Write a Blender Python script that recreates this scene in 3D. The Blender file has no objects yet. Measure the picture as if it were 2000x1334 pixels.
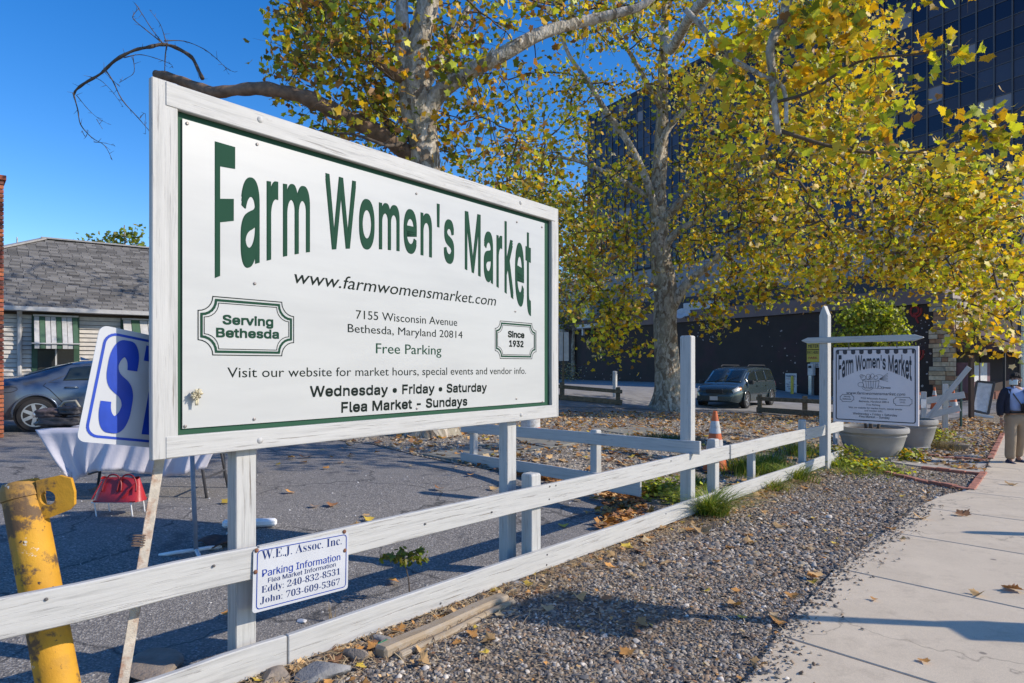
import bpy, bmesh, math, random
import numpy as np
from mathutils import Vector as V, Matrix
from mathutils.geometry import delaunay_2d_cdt
R = math.radians
random.seed(7); rng = np.random.default_rng(11)
SC = bpy.context.scene
COL = SC.collection

# ------------------------------------------------------------------ camera, sky, sun, exposure
CZ, FP, HX, HY = 1.55, 1300.0, 1000.0, 714.0
cam_d = bpy.data.cameras.new('camera'); cam = bpy.data.objects.new('camera', cam_d); COL.objects.link(cam)
cam.location = (0, 0, CZ); cam.rotation_euler = (R(90), 0, 0)
cam_d.sensor_width = 36; cam_d.lens = 36 * FP / 2000; cam_d.shift_y = (HY - 667) / 2000
cam_d.clip_start = .05; cam_d.clip_end = 3000
SC.camera = cam
SUN_EL, SUN_AZ = 31.0, (1.0, -.13)          # azimuth: vector on the ground towards the sun
w = bpy.data.worlds.new('World'); SC.world = w; w.use_nodes = True
nt = w.node_tree; bg = nt.nodes['Background']
sky = nt.nodes.new('ShaderNodeTexSky'); sky.sky_type = 'NISHITA'; sky.sun_disc = False
sky.sun_elevation = R(SUN_EL); sky.sun_rotation = math.atan2(SUN_AZ[0], SUN_AZ[1])
sky.altitude = 100; sky.air_density = 1.0; sky.dust_density = .2; sky.ozone_density = 3.0
hs = nt.nodes.new('ShaderNodeHueSaturation'); hs.inputs['Hue'].default_value = .510; hs.inputs['Saturation'].default_value = 1.38; hs.inputs['Value'].default_value = 1.0
nt.links.new(sky.outputs[0], hs.inputs['Color']); nt.links.new(hs.outputs[0], bg.inputs[0])
bg.inputs[1].default_value = .15
sl = bpy.data.lights.new('sun', 'SUN'); sl.energy = 3.5; sl.angle = R(.5); sl.color = (1, .90, .76)
so = bpy.data.objects.new('sun', sl); COL.objects.link(so)
_sd = V((SUN_AZ[0], SUN_AZ[1], 0)).normalized() * math.cos(R(SUN_EL)) + V((0, 0, math.sin(R(SUN_EL))))
so.rotation_euler = _sd.to_track_quat('Z', 'Y').to_euler(); so.location = (20, 0, 20)
SC.view_settings.view_transform = 'Standard'; SC.view_settings.look = 'None'
SC.view_settings.exposure = .46; SC.view_settings.gamma = 1; SC.view_settings.use_curve_mapping = False
SC.cycles.max_bounces = 6; SC.cycles.transparent_max_bounces = 8
SC.cycles.use_denoising = True

# ------------------------------------------------------------------ small maths
def S(a, b, x):
    t = min(1., max(0., (x - a) / (b - a))); return t * t * (3 - 2 * t)
def gz(x, y):                                # height of the ground
    s = -(x - .8846 * y + 4.411) * .749      # distance to the left of the fence
    return (-.10 + .22 * S(.3, 3.6, s) + .15 * S(4, 14, s) - .12 * S(5, 13, y) * S(.5, -1.5, s)
            - .44 * S(14.5, 26, y) * S(15, 9, s) * S(-.5, 1.5, s) + 0.0)
def P(px, py, Y): return V(((px - HX) / FP * Y, Y, CZ - (py - HY) / FP * Y))
def G(px, py, dz=0.):
    Y = 6.
    for _ in range(60):
        n = FP * (CZ - gz((px - HX) / FP * Y, Y)) / max(py - HY, 1); Y += .5 * (n - Y)
    X = (px - HX) / FP * Y
    return V((X, Y, gz(X, Y) + dz))
class Plane:                                 # vertical plane: hit() turns a sight line into a point on it
    def __init__(s, o, u, n=None, up=None):
        s.o = V(o); s.u = V(u).normalized(); s.up = V(up) if up else V((0, 0, 1))
        s.n = V(n).normalized() if n else s.u.cross(s.up).normalized()
    def hit(s, px, py):
        d = V(((px - HX) / FP, 1, -(py - HY) / FP)); c = V((0, 0, CZ))
        t = (s.o - c).dot(s.n) / d.dot(s.n); p = c + d * t - s.o
        return p.dot(s.u), p.dot(s.up)
    def at(s, u, v, d=0.): return s.o + s.u * u + s.up * v + s.n * d
    def pt(s, px, py, d=0.): return s.at(*s.hit(px, py), d)

# ------------------------------------------------------------------ materials
def C4(c): return (c[0], c[1], c[2], 1) if len(c) == 3 else c
class NT:
    def __init__(s, name):
        s.m = bpy.data.materials.new(name); s.m.use_nodes = True; s.t = s.m.node_tree
        s.b = s.t.nodes['Principled BSDF']; s.out = s.t.nodes['Material Output']
    def n(s, kind, **kw):
        x = s.t.nodes.new('ShaderNode' + kind)
        for k, v in kw.items():
            if k.startswith('i_'):
                k2 = k[2:]; k2 = int(k2) if k2.isdigit() else k2.replace('_', ' ')
                if hasattr(v, 'is_linked') or isinstance(v, bpy.types.NodeSocket): s.t.links.new(v, x.inputs[k2])
                else: x.inputs[k2].default_value = v
            else: setattr(x, k, v)
        return x
    def l(s, a, b): s.t.links.new(a, b)
    def coord(s, scale=(1, 1, 1), which='Object', rnd=True):
        tc = s.n('TexCoord'); mp = s.n('Mapping'); s.l(tc.outputs[which], mp.inputs['Vector'])
        mp.inputs['Scale'].default_value = scale
        if rnd:
            oi = s.n('ObjectInfo'); mu = s.n('Math', operation='MULTIPLY', i_0=oi.outputs['Random'], i_1=37.)
            cb = s.n('CombineXYZ', i_X=mu.outputs[0], i_Y=mu.outputs[0], i_Z=mu.outputs[0]); s.l(cb.outputs[0], mp.inputs['Location'])
        return mp.outputs[0]
    def noise(s, vec, scale, detail=4, rough=.55): return s.n('TexNoise', i_Vector=vec, i_Scale=scale, i_Detail=detail, i_Roughness=rough).outputs['Fac']
    def ramp(s, fac, stops, interp='LINEAR'):
        r = s.n('ValToRGB'); s.l(fac, r.inputs[0]); cr = r.color_ramp; cr.interpolation = interp
        while len(cr.elements) < len(stops): cr.elements.new(.5)
        for e, (p, c) in zip(cr.elements, stops): e.position = p; e.color = C4(c) if not isinstance(c, (int, float)) else (c, c, c, 1)
        return r.outputs[0]
    def mix(s, fac, a, b, mode='MIX'):
        x = s.n('Mix', data_type='RGBA', blend_type=mode)
        for sock, v in ((x.inputs[0], fac), (x.inputs[6], a), (x.inputs[7], b)):
            if isinstance(v, bpy.types.NodeSocket): s.l(v, sock)
            else: sock.default_value = C4(v) if isinstance(v, tuple) else v
        return x.outputs[2]
    def bump(s, h, strength=.3, dist=.01):
        b = s.n('Bump', i_Strength=strength, i_Distance=dist, i_Height=h); s.l(b.outputs[0], s.b.inputs['Normal'])
    def base(s, c):
        if isinstance(c, tuple): s.b.inputs['Base Color'].default_value = C4(c)
        else: s.l(c, s.b.inputs['Base Color'])
    def set(s, **k):
        for a, v in k.items():
            a = a.replace('_', ' ')
            if isinstance(v, bpy.types.NodeSocket): s.l(v, s.b.inputs[a])
            else: s.b.inputs[a].default_value = v
MC = {}
def simple(name, col, rough=.6, var=.15, scale=8., bump=0., metal=0., coat=0., grime=None, **k):
    """plain coloured surface with mottling, fine relief and optional grime patches"""
    if name in MC: return MC[name]
    t = NT(name); v = t.coord(); n = t.noise(v, scale, 5)
    lo = tuple(c * (1 - var) for c in col); hi = tuple(min(1, c * (1 + var)) for c in col)
    c = t.ramp(n, [(.3, lo), (.7, hi)])
    if grime:
        g = t.noise(v, scale * .45, 6, .7); c = t.mix(t.ramp(g, [(.5, 0.), (.72, 1.)]), c, grime)
    t.base(c); t.set(Roughness=rough, Metallic=metal)
    if coat: t.set(Coat_Weight=coat)
    if bump: t.bump(t.noise(v, scale * 6, 3), bump, .01)
    t.set(**k); MC[name] = t.m; return t.m

def painted_wood(name, paint=(.80, .80, .79), under=(.20, .17, .14), wear=.5, axis=0):
    """white paint over a grain that runs along the board's own X (or Z) axis, worn through in cracks"""
    t = NT(name); sc = [14, 14, 14]; sc[axis] = .7
    v = t.coord(tuple(sc)); g = t.noise(v, 3.2, 8, .65)
    sc2 = [34, 34, 34]; sc2[axis] = 1.1
    v2 = t.coord(tuple(sc2)); cr = t.noise(v2, 2.2, 4, .6)
    v3 = t.coord((1, 1, 1)); big = t.noise(v3, 3.1, 5, .6)
    crack = t.ramp(cr, [(.60, 0.), (.68, 1.)])
    wearm = t.ramp(big, [(.40, .12), (.66, 1.)])
    m = t.n('Math', operation='MULTIPLY', i_0=crack, i_1=wearm).outputs[0]
    m = t.n('Math', operation='MULTIPLY', i_0=m, i_1=wear).outputs[0]
    base = t.ramp(g, [(.28, tuple(c * .66 for c in paint)), (.48, tuple(c * .92 for c in paint)), (.70, paint)])
    dirt = t.ramp(t.noise(v3, 7., 6, .72), [(.45, 0.), (.75, .5)])
    base = t.mix(dirt, base, (.44, .43, .40))
    peel = t.ramp(t.noise(t.coord((3, 9, 9)), 2.4, 8, .72), [(.66, 0.), (.675, 1.)])
    base = t.mix(t.n('Math', operation='MULTIPLY', i_0=peel, i_1=wear * .55).outputs[0], base, (.38, .35, .31))
    t.base(t.mix(m, base, under)); t.set(Roughness=.62)
    h = t.n('Math', operation='SUBTRACT', i_0=g, i_1=crack).outputs[0]
    t.bump(h, .55, .004); return t.m

def attr_mat(name, rough=.9, trans=0., attr='tint', bump=False):
    t = NT(name); a = t.n('Attribute', attribute_name=attr)
    col = a.outputs['Color']
    t.base(col); t.set(Roughness=rough)
    if trans:
        tr = t.n('BsdfTranslucent'); t.l(t.mix(1., col, (1.25, 1.12, .55), 'MULTIPLY'), tr.inputs['Color'])
        mx = t.n('MixShader', i_0=trans); t.l(t.b.outputs[0], mx.inputs[1]); t.l(tr.outputs[0], mx.inputs[2])
        t.l(mx.outputs[0], t.out.inputs[0])
    return t.m

# ------------------------------------------------------------------ objects
def tag(o, label=None, cat=None, group=None, kind=None):
    if label: o['label'] = label
    if cat: o['category'] = cat
    if group: o['group'] = group
    if kind: o['kind'] = kind
    return o
def wloc(o):
    p = V((0, 0, 0))
    while o is not None: p += o.location; o = o.parent
    return p
def empty(name, loc, label=None, cat=None, group=None, rz=0., kind=None):
    o = bpy.data.objects.new(name, None); COL.objects.link(o); o.location = loc; o.rotation_euler = (0, 0, rz)
    o.empty_display_size = .2
    return tag(o, label, cat, group, kind)
def link(name, me, parent=None, loc=(0, 0, 0)):
    o = bpy.data.objects.new(name, me); COL.objects.link(o); o.location = loc
    if parent is not None: o.parent = parent
    return o
def copy_tree(o, parent=None):
    c = o.copy(); COL.objects.link(c)
    if parent is not None: c.parent = parent
    for ch in [x for x in o.children]: copy_tree(ch, c)
    return c

class MB:
    """collects shapes in world (or local) space and links them as one mesh object"""
    def __init__(s): s.v = []; s.f = []
    def add(s, vs, fs):
        b = len(s.v); s.v += [tuple(x) for x in vs]; s.f += [tuple(i + b for i in f) for f in fs]; return s
    def box(s, c, size, rz=0., rot=None, taper=1.):
        c = V(c); hx, hy, hz = (q / 2 for q in size); m = rot if rot is not None else Matrix.Rotation(rz, 3, 'Z')
        vs = []
        for z in (-hz, hz):
            k = taper if z > 0 else 1
            vs += [c + m @ V((x * k, y * k, z)) for x, y in ((-hx, -hy), (hx, -hy), (hx, hy), (-hx, hy))]
        return s.add(vs, [(3, 2, 1, 0), (4, 5, 6, 7), (0, 1, 5, 4), (1, 2, 6, 5), (2, 3, 7, 6), (3, 0, 4, 7)])
    def hexa(s, b4, t4):
        return s.add(list(b4) + list(t4), [(3, 2, 1, 0), (4, 5, 6, 7), (0, 1, 5, 4), (1, 2, 6, 5), (2, 3, 7, 6), (3, 0, 4, 7)])
    def prism(s, poly, d):
        """polygon of 3-D points pushed by the vector d"""
        n = len(poly); d = V(d); a = [V(p) for p in poly]; b = [p + d for p in a]
        return s.add(a + b, [tuple(range(n))[::-1], tuple(range(n, 2 * n))] + [(i, (i + 1) % n, n + (i + 1) % n, n + i) for i in range(n)])
    def tube(s, pts, rad, n=8, cap=True, sq=None):
        pts = [V(p) for p in pts]
        if not isinstance(rad, (list, tuple)): rad = [rad] * len(pts)
        b = len(s.v); up = V((0, 0, 1)); prev = None
        for i, p in enumerate(pts):
            d = (pts[min(i + 1, len(pts) - 1)] - pts[max(i - 1, 0)])
            d = d.normalized() if d.length > 1e-9 else up
            if prev is None:
                a = d.orthogonal().normalized()
            else:
                a = prev - d * prev.dot(d); a = a.normalized() if a.length > 1e-6 else d.orthogonal().normalized()
            prev = a; c = d.cross(a)
            for k in range(n):
                t = 2 * math.pi * k / n
                s.v.append(tuple(p + (a * math.cos(t) + c * math.sin(t)) * rad[i]))
        for i in range(len(pts) - 1):
            for k in range(n):
                q = (k + 1) % n
                s.f.append((b + i * n + k, b + i * n + q, b + (i + 1) * n + q, b + (i + 1) * n + k))
        if cap:
            s.f.append(tuple(b + k for k in range(n))[::-1]); e = b + (len(pts) - 1) * n
            s.f.append(tuple(e + k for k in range(n)))
        return s
    def lathe(s, c, prof, n=20, sx=1., sy=1., rz=0., ax=None):
        c = V(c); b = len(s.v); m = Matrix.Rotation(rz, 3, 'Z')
        for r, z in prof:
            for k in range(n):
                t = 2 * math.pi * k / n; q = m @ V((r * math.cos(t) * sx, r * math.sin(t) * sy, z))
                if ax is not None: q = ax @ q
                s.v.append(tuple(c + q))
        for i in range(len(prof) - 1):
            for k in range(n):
                q = (k + 1) % n; s.f.append((b + i * n + k, b + i * n + q, b + (i + 1) * n + q, b + (i + 1) * n + k))
        s.f.append(tuple(b + k for k in range(n))[::-1]); e = b + (len(prof) - 1) * n; s.f.append(tuple(e + k for k in range(n)))
        return s
    def grid(s, fn, nu, nv, thick=None):
        b = len(s.v)
        for i in range(nu + 1):
            for j in range(nv + 1): s.v.append(tuple(fn(i / nu, j / nv)))
        for i in range(nu):
            for j in range(nv):
                a = b + i * (nv + 1) + j; s.f.append((a, a + nv + 1, a + nv + 2, a + 1))
        return s
    def build(s, name, mat, parent=None, world=True, loc=None, smooth=False, bevel=0., solid=0., segs=1, auto=None, fix=True):
        me = bpy.data.meshes.new(name)
        off = V((0, 0, 0))
        if world:
            off = wloc(parent) if parent is not None else V((0, 0, 0))
            if loc is not None: off = off + (V(loc) - off)
        me.from_pydata([tuple(V(v) - off) for v in s.v], [], s.f)
        bm = bmesh.new(); bm.from_mesh(me)
        if fix: bmesh.ops.recalc_face_normals(bm, faces=bm.faces)
        if bevel:
            es = [e for e in bm.edges if len(e.link_faces) == 2 and e.calc_face_angle(0) > .6]
            bmesh.ops.bevel(bm, geom=es, offset=bevel, segments=segs, affect='EDGES', clamp_overlap=True)
        bm.to_mesh(me); bm.free()
        if isinstance(mat, (list, tuple)):
            for q in mat: me.materials.append(q)
        elif mat: me.materials.append(mat)
        if smooth:
            me.polygons.foreach_set('use_smooth', [True] * len(me.polygons))
            if auto is not None: me.set_sharp_from_angle(angle=R(auto))
        lo = off - (wloc(parent) if (parent is not None and world) else V((0, 0, 0))) if world else V((0, 0, 0))
        o = link(name, me, parent, lo)
        if solid:
            md = o.modifiers.new('solid', 'SOLIDIFY'); md.thickness = solid; md.offset = 0
        return o

def board(name, p0, p1, w, h, mat, parent=None, up=(0, 0, 1), bevel=.004, ends=(0, 0), smp=0, warp=0.):
    """a plank: its own X axis runs from p0 to p1 (centre line); w across, h along 'up'"""
    p0, p1 = V(p0), V(p1); x = (p1 - p0); L = x.length; x.normalize()
    z = V(up); z = (z - x * z.dot(x)).normalized(); y = z.cross(x)
    mb = MB(); n = max(1, smp)
    for i in range(n + 1):
        t = i / n; q = math.sin(t * 9.1 + L) * warp
        hh = h / 2
        mb.v += [(L * (t - .5), -w / 2 + q, -hh + q * .6), (L * (t - .5), w / 2 + q, -hh + q * .6), (L * (t - .5), w / 2 + q, hh + q * .6), (L * (t - .5), -w / 2 + q, hh + q * .6)]
    for i in range(n):
        a = 4 * i
        for k in range(4): mb.f.append((a + k, a + (k + 1) % 4, a + 4 + (k + 1) % 4, a + 4 + k))
    mb.f += [(3, 2, 1, 0), tuple(4 * n + k for k in range(4))]
    o = mb.build(name, mat, None, world=False, bevel=bevel)
    m = Matrix((x, y, z)).transposed().to_4x4(); m.translation = (p0 + p1) / 2
    if parent is not None:
        o.parent = parent; m.translation = m.translation - wloc(parent)
    o.matrix_local = m
    return o

def np_mesh(name, verts, faces, mat, parent=None, tint=None, loc=(0, 0, 0), smooth=False):
    """verts (n,3), faces (m,k) all with k corners; tint (m,3) per face"""
    me = bpy.data.meshes.new(name); nv, nf, k = len(verts), len(faces), faces.shape[1]
    off = np.array(wloc(parent) if parent is not None else V(loc))
    me.vertices.add(nv); me.vertices.foreach_set('co', (verts - off).astype(np.float32).ravel())
    me.loops.add(nf * k); me.loops.foreach_set('vertex_index', faces.astype(np.int32).ravel())
    me.polygons.add(nf); me.polygons.foreach_set('loop_start', np.arange(0, nf * k, k, dtype=np.int32))
    me.update(calc_edges=True)
    if smooth: me.polygons.foreach_set('use_smooth', np.ones(nf, dtype=bool))
    if tint is not None:
        a = me.attributes.new('tint', 'FLOAT_COLOR', 'FACE')
        a.data.foreach_set('color', np.concatenate([tint, np.ones((nf, 1))], 1).astype(np.float32).ravel())
    me.materials.append(mat)
    return link(name, me, parent, (0, 0, 0) if parent is not None else loc)

def in_poly(x, y, poly):
    c = False; n = len(poly)
    for i in range(n):
        x1, y1 = poly[i][0], poly[i][1]; x2, y2 = poly[(i + 1) % n][0], poly[(i + 1) % n][1]
        if (y1 > y) != (y2 > y) and x < (x2 - x1) * (y - y1) / (y2 - y1) + x1: c = not c
    return c
def sheet(name, poly, dz, mat, step=.5, label=None, kind='structure', thick=0., parent=None):
    """a sheet laid on the ground inside the outline poly"""
    xs = [p[0] for p in poly]; ys = [p[1] for p in poly]; pts = []; n = len(poly)
    for i in range(n):
        a, b = poly[i], poly[(i + 1) % n]; L = math.hypot(b[0] - a[0], b[1] - a[1]); m = max(1, int(L / step))
        pts += [V((a[0] + (b[0] - a[0]) * k / m, a[1] + (b[1] - a[1]) * k / m)) for k in range(m)]
    nb = len(pts)
    x = min(xs) + step / 2
    while x < max(xs):
        y = min(ys) + step / 2
        while y < max(ys):
            if in_poly(x, y, poly): pts.append(V((x, y)))
            y += step
        x += step
    r = delaunay_2d_cdt(pts, [], [list(range(nb))], 1, 1e-5)
    vs = [(p[0], p[1], gz(p[0], p[1]) + dz) for p in r[0]]; mb = MB(); mb.v = vs; mb.f = [tuple(f) for f in r[2]]
    o = mb.build(name, mat, parent, fix=False)
    me = o.data
    if me.polygons and sum(p.normal.z for p in me.polygons) < 0: me.flip_normals()
    if thick:
        md = o.modifiers.new('thick', 'SOLIDIFY'); md.thickness = thick; md.offset = -1
    if kind: o['kind'] = kind
    if label: o['label'] = label
    return o

# ------------------------------------------------------------------ lettering
_TC = {}
SERIF = {}
for _i in range(26):
    SERIF[chr(65 + _i)] = chr(0x1D400 + _i); SERIF[chr(97 + _i)] = chr(0x1D41A + _i)
for _i in range(10): SERIF[str(_i)] = chr(0x1D7CE + _i)
try: GROT = bpy.data.fonts.load(bpy.utils.system_resource('DATAFILES', path='fonts') + '/Inter.woff2')   # a face shipped inside Blender itself
except Exception: GROT = None
def glyphs(body, bold=0., shear=0., serif=False, spacing=1., grot=False, steps=1, heavy=.02):
    key = (body, bold, shear, serif, spacing, grot, steps, heavy)
    if key in _TC: return _TC[key]
    c = bpy.data.curves.new('letters', 'FONT'); c.body = ''.join(SERIF.get(q, q) for q in body) if serif else body
    if grot and GROT: c.font = GROT
    if serif: c.offset = -.011
    c.shear = shear; c.resolution_u = 3; c.space_character = spacing
    o = bpy.data.objects.new('letters', c); COL.objects.link(o)
    dg = bpy.context.evaluated_depsgraph_get(); dg.update(); me = bpy.data.meshes.new_from_object(o.evaluated_get(dg))
    vs = np.array([v.co[:] for v in me.vertices])[:, :2]; fs = [tuple(p.vertices) for p in me.polygons]
    if grot and GROT and 'k' in body[:-1] and len(body) > 1:   # the shipped face fills its k wrongly: draw that letter from strokes
        pre = body[:body.index('k') + 1]; c.body = pre; dg = bpy.context.evaluated_depsgraph_get(); dg.update(); m2 = bpy.data.meshes.new_from_object(o.evaluated_get(dg))
        kr = max(v.co.x for v in m2.vertices); kl = kr - .3196; bpy.data.meshes.remove(m2)
        fs = [f for f in fs if not all(kl - .006 < vs[i][0] < kr + .006 for i in f)]; n0 = len(vs); q = lambda x, y: (kl + x, y)
        vs = np.concatenate([vs, np.array([q(0, 0), q(.061, 0), q(.061, .5087), q(0, .5087), q(.05, .13), q(.05, .20), q(.215, .38), q(.295, .38), q(.105, .215), q(.155, .255), q(.3196, 0), q(.245, 0)])])
        fs += [(n0, n0 + 1, n0 + 2, n0 + 3), (n0 + 4, n0 + 7, n0 + 6, n0 + 5), (n0 + 8, n0 + 11, n0 + 10, n0 + 9)]
    bpy.data.objects.remove(o); bpy.data.curves.remove(c); bpy.data.meshes.remove(me)
    lay = np.zeros(len(vs))
    if bold > 0:                             # a heavier face: the outline laid down again a little to each side
        n0 = len(vs); V0 = vs; F0 = fs; vs = []; fs = []; lay = []
        for k, (dx, dy) in enumerate([(q / steps, e_) for q in range(-steps, steps + 1) for e_ in ((-1, 0, 1) if steps > 1 else (0,)) if q or steps > 1]):
            vs.append(V0 + np.array([dx * bold * 1.15, dy * heavy])); fs += [tuple(i + k * n0 for i in f) for f in F0]; lay.append(np.full(n0, float(k)))
        vs = np.concatenate(vs); lay = np.concatenate(lay)
    vs[:, 0] -= vs[:, 0].min(); vs[:, 0] /= vs[:, 0].max(); vs[:, 1] /= (.5087 if grot and GROT else .69)
    _TC[key] = (vs, fs, lay); return vs, fs, lay
def letters(name, body, pl, A, B, cap, mat, parent, d=.002, depth=.0015, warp=None, px=True, **k):
    """prints body on the plane from baseline point A to B (sight lines, or u,v), capital height cap"""
    vs, fs, lay = glyphs(body, **k)
    if px: a = np.array(pl.hit(*A)); b = np.array(pl.hit(*B)); c = pl.hit(A[0], A[1] - cap)[1] - a[1]
    else: a = np.array(A); b = np.array(B); c = cap
    ux = b - a; uy = np.array([-ux[1], ux[0]]) / np.linalg.norm(ux) * c
    mb = MB(); pts = []
    for (x, y), l_ in zip(vs, lay):
        q = a + ux * x + uy * y
        if warp: q = warp(x, y, q)
        pts.append(pl.at(q[0], q[1], d + l_ * .00012))
    mb.add(pts, fs)
    o = mb.build(name, mat, parent, fix=False)
    return o
def strokes(name, lines, width, pl, mat, parent, d=.002, closed=False):
    """flat printed lines given as lists of (u, v)"""
    mb = MB()
    for ln in lines:
        n = len(ln); seg = n if closed else n - 1
        for i in range(seg):
            a = np.array(ln[i]); b = np.array(ln[(i + 1) % n]); t = b - a; L = np.linalg.norm(t)
            if L < 1e-6: continue
            t = t / L; q = np.array([-t[1], t[0]]) * width / 2; e = t * width * .35
            dd = d + (i % 2) * .0004
            mb.add([pl.at(*(a - e - q), dd), pl.at(*(b + e - q), dd), pl.at(*(b + e + q), dd), pl.at(*(a - e + q), dd)], [(0, 1, 2, 3)])
    return mb.build(name, mat, parent, fix=False)
def round_rect(u0, v0, u1, v1, r, n=6):
    out = []
    for cx, cy, a0 in ((u1 - r, v1 - r, 0), (u0 + r, v1 - r, 90), (u0 + r, v0 + r, 180), (u1 - r, v0 + r, 270)):
        for k in range(n + 1): t = R(a0 + 90 * k / n); out.append((cx + r * math.cos(t), cy + r * math.sin(t)))
    return out
def notch_rect(u0, v0, u1, v1, r, n=6):      # ticket shape with scooped corners
    out = []
    for cx, cy, a0 in ((u1, v1, 270), (u0, v1, 0), (u0, v0, 90), (u1, v0, 180)):
        for k in range(n + 1): t = R(a0 - 90 * k / n); out.append((cx + r * math.cos(t), cy + r * math.sin(t)))
    return out
# ------------------------------------------------------------------ ground
def asphalt_mat():
    t = NT('asphalt'); v = t.coord((1, 1, 1), rnd=False)
    fine = t.n('TexVoronoi', i_Vector=v, i_Scale=95.).outputs['Color']; vo = t.n('TexVoronoi', i_Vector=v, i_Scale=95.).outputs['Distance']
    sep = t.n('SeparateColor', i_Color=fine).outputs[0]
    c = t.ramp(sep, [(0., (.09, .084, .08)), (.5, (.185, .172, .158)), (.82, (.28, .258, .232)), (1., (.46, .43, .39))])
    big = t.noise(v, .9, 6, .6); c = t.mix(t.ramp(big, [(.35, 0.), (.7, .55)]), c, (.255, .235, .21))
    st = t.noise(v, 1.5, 7, .78); c = t.mix(t.ramp(st, [(.56, 0.), (.64, .62)]), c, (.055, .055, .06))
    cr = t.n('TexVoronoi', feature='DISTANCE_TO_EDGE', i_Vector=t.n('VectorMath', operation='ADD', i_0=v, i_1=t.n('TexNoise', i_Vector=v, i_Scale=1.4, i_Detail=5.).outputs['Color']).outputs[0], i_Scale=.55).outputs['Distance']
    c = t.mix(t.ramp(cr, [(.0, .8), (.012, 0.)]), c, (.03, .03, .03))
    t.base(c); t.set(Roughness=.85); t.bump(vo, .7, .006); return t.m
ASPH = asphalt_mat()
def soil_mat(name, a, b, c3, scale=26.):
    t = NT(name); v = t.coord((1, 1, 1), rnd=False)
    cell = t.n('TexVoronoi', i_Vector=v, i_Scale=scale); col = t.n('SeparateColor', i_Color=cell.outputs['Color']).outputs[0]
    c = t.ramp(col, [(0., a), (.45, b), (.8, c3), (1., tuple(min(.7, q * 1.7) for q in c3))])
    n = t.noise(v, 1.3, 6, .65); c = t.mix(t.ramp(n, [(.45, 0.), (.66, .8)]), c, (.13, .088, .055))
    t.base(c); t.set(Roughness=.95); t.bump(cell.outputs['Distance'], 1., .02); return t.m
GRAV = soil_mat('gravel_bed', (.085, .07, .052), (.19, .155, .115), (.31, .25, .18), 42.)
GRAVB = soil_mat('gravel_leafy', (.13, .11, .09), (.25, .215, .17), (.38, .32, .25), 30.)

pts = []
def axis(lo, hi, near, far):
    a = []; x = 0.
    while x < hi: a.append(x); x += near if x < 30 else far
    a.append(hi); b = []; x = -near
    while x > lo: b.append(x); x -= near if x > -30 else far
    b.append(lo); return b[::-1] + a
ax_x = axis(-1500, 1500, .6, 90.); ax_y = axis(-200, 2500, .6, 90.)
mb = MB(); ny = len(ax_y)
for x in ax_x:
    for y in ax_y: mb.v.append((x, y, gz(x, y)))
for i in range(len(ax_x) - 1):
    for j in range(ny - 1):
        a = i * ny + j; mb.f.append((a, a + ny, a + ny + 1, a + 1))
tag(mb.build('ground', ASPH, fix=False), 'grey asphalt of the parking lot', kind='structure')

def Gp(l): return [tuple(G(*q)[:2]) for q in l]
def fx(y, off=0.): return .8846 * y - 4.411 + off          # the fence line
# sidewalk axes: u along it, v across it towards the street
SU, SV = V((.74, .672)).normalized(), V((.672, -.74)).normalized()
edge_px = [(1464, 1334), (1521, 1247), (1570, 1190), (1638, 1112), (1720, 1052), (1791, 995), (1844, 972), (1897, 961), (1921, 929), (1943, 881), (1958, 850), (1975, 820)]
edge = [G(*q) for q in edge_px]; edge_uv = [(p.xy.dot(SU), p.xy.dot(SV)) for p in edge]
edge_uv = [(-4., -.9), (1.5, -1.5)] + edge_uv + [(edge_uv[-1][0] + 30, edge_uv[-1][1] - 2.0)]
EU = [e[0] for e in edge_uv]; EV = [e[1] for e in edge_uv]
def sw_left(u): return float(np.interp(u, EU, EV))
# gravel between fence and sidewalk, and the whole strip to the right
front = [(fx(y, -.05), y) for y in np.arange(-1.5, 13.6, .5)]
front += [(9.5, 15.5), (15., 22.)]
rightb = [tuple((SU * u + SV * (sw_left(u) + .25))) for u in np.arange(EU[-2] + 12, -2., -.5)]
grav_front = front + rightb
sheet('gravel_strip', grav_front, .008, GRAV, .4, 'grey gravel and soil between the white fence and the sidewalk')
asph_edge = Gp([(1200, 1035), (1226, 1000), (1215, 980), (1175, 963), (1100, 944), (1000, 926), (904, 910), (823, 892), (727, 868), (640, 858), (520, 852), (430, 838), (400, 815)])
back = [(fx(y, -.06), y) for y in np.arange(5.9, 13.0, .5)]
grav_back = [tuple(p) for p in asph_edge] + [(-6.5, 19.5), (-1., 21.), (4., 24.8), (8.5, 25.5), (12., 22.), (14., 20.5), (9.3, 15.4)] + back[::-1]
sheet('gravel_yard', grav_back, .010, GRAVB, .45, 'leaf strewn gravel under the sycamore trees')
ROADM = simple('old_road', (.27, .26, .25), .9, .18, 3., bump=.4, grime=(.16, .15, .145))
sheet('alley_road', [(-12, 23.5), (-1., 23.2), (4., 26.), (9., 26.8), (14.5, 22.5), (16., 24.), (40., 36.), (21.7, 33.2), (4.5, 61.8), (-14, 62)], .014, ROADM, 1.5, 'pale worn asphalt of the alley behind the barriers')

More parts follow.
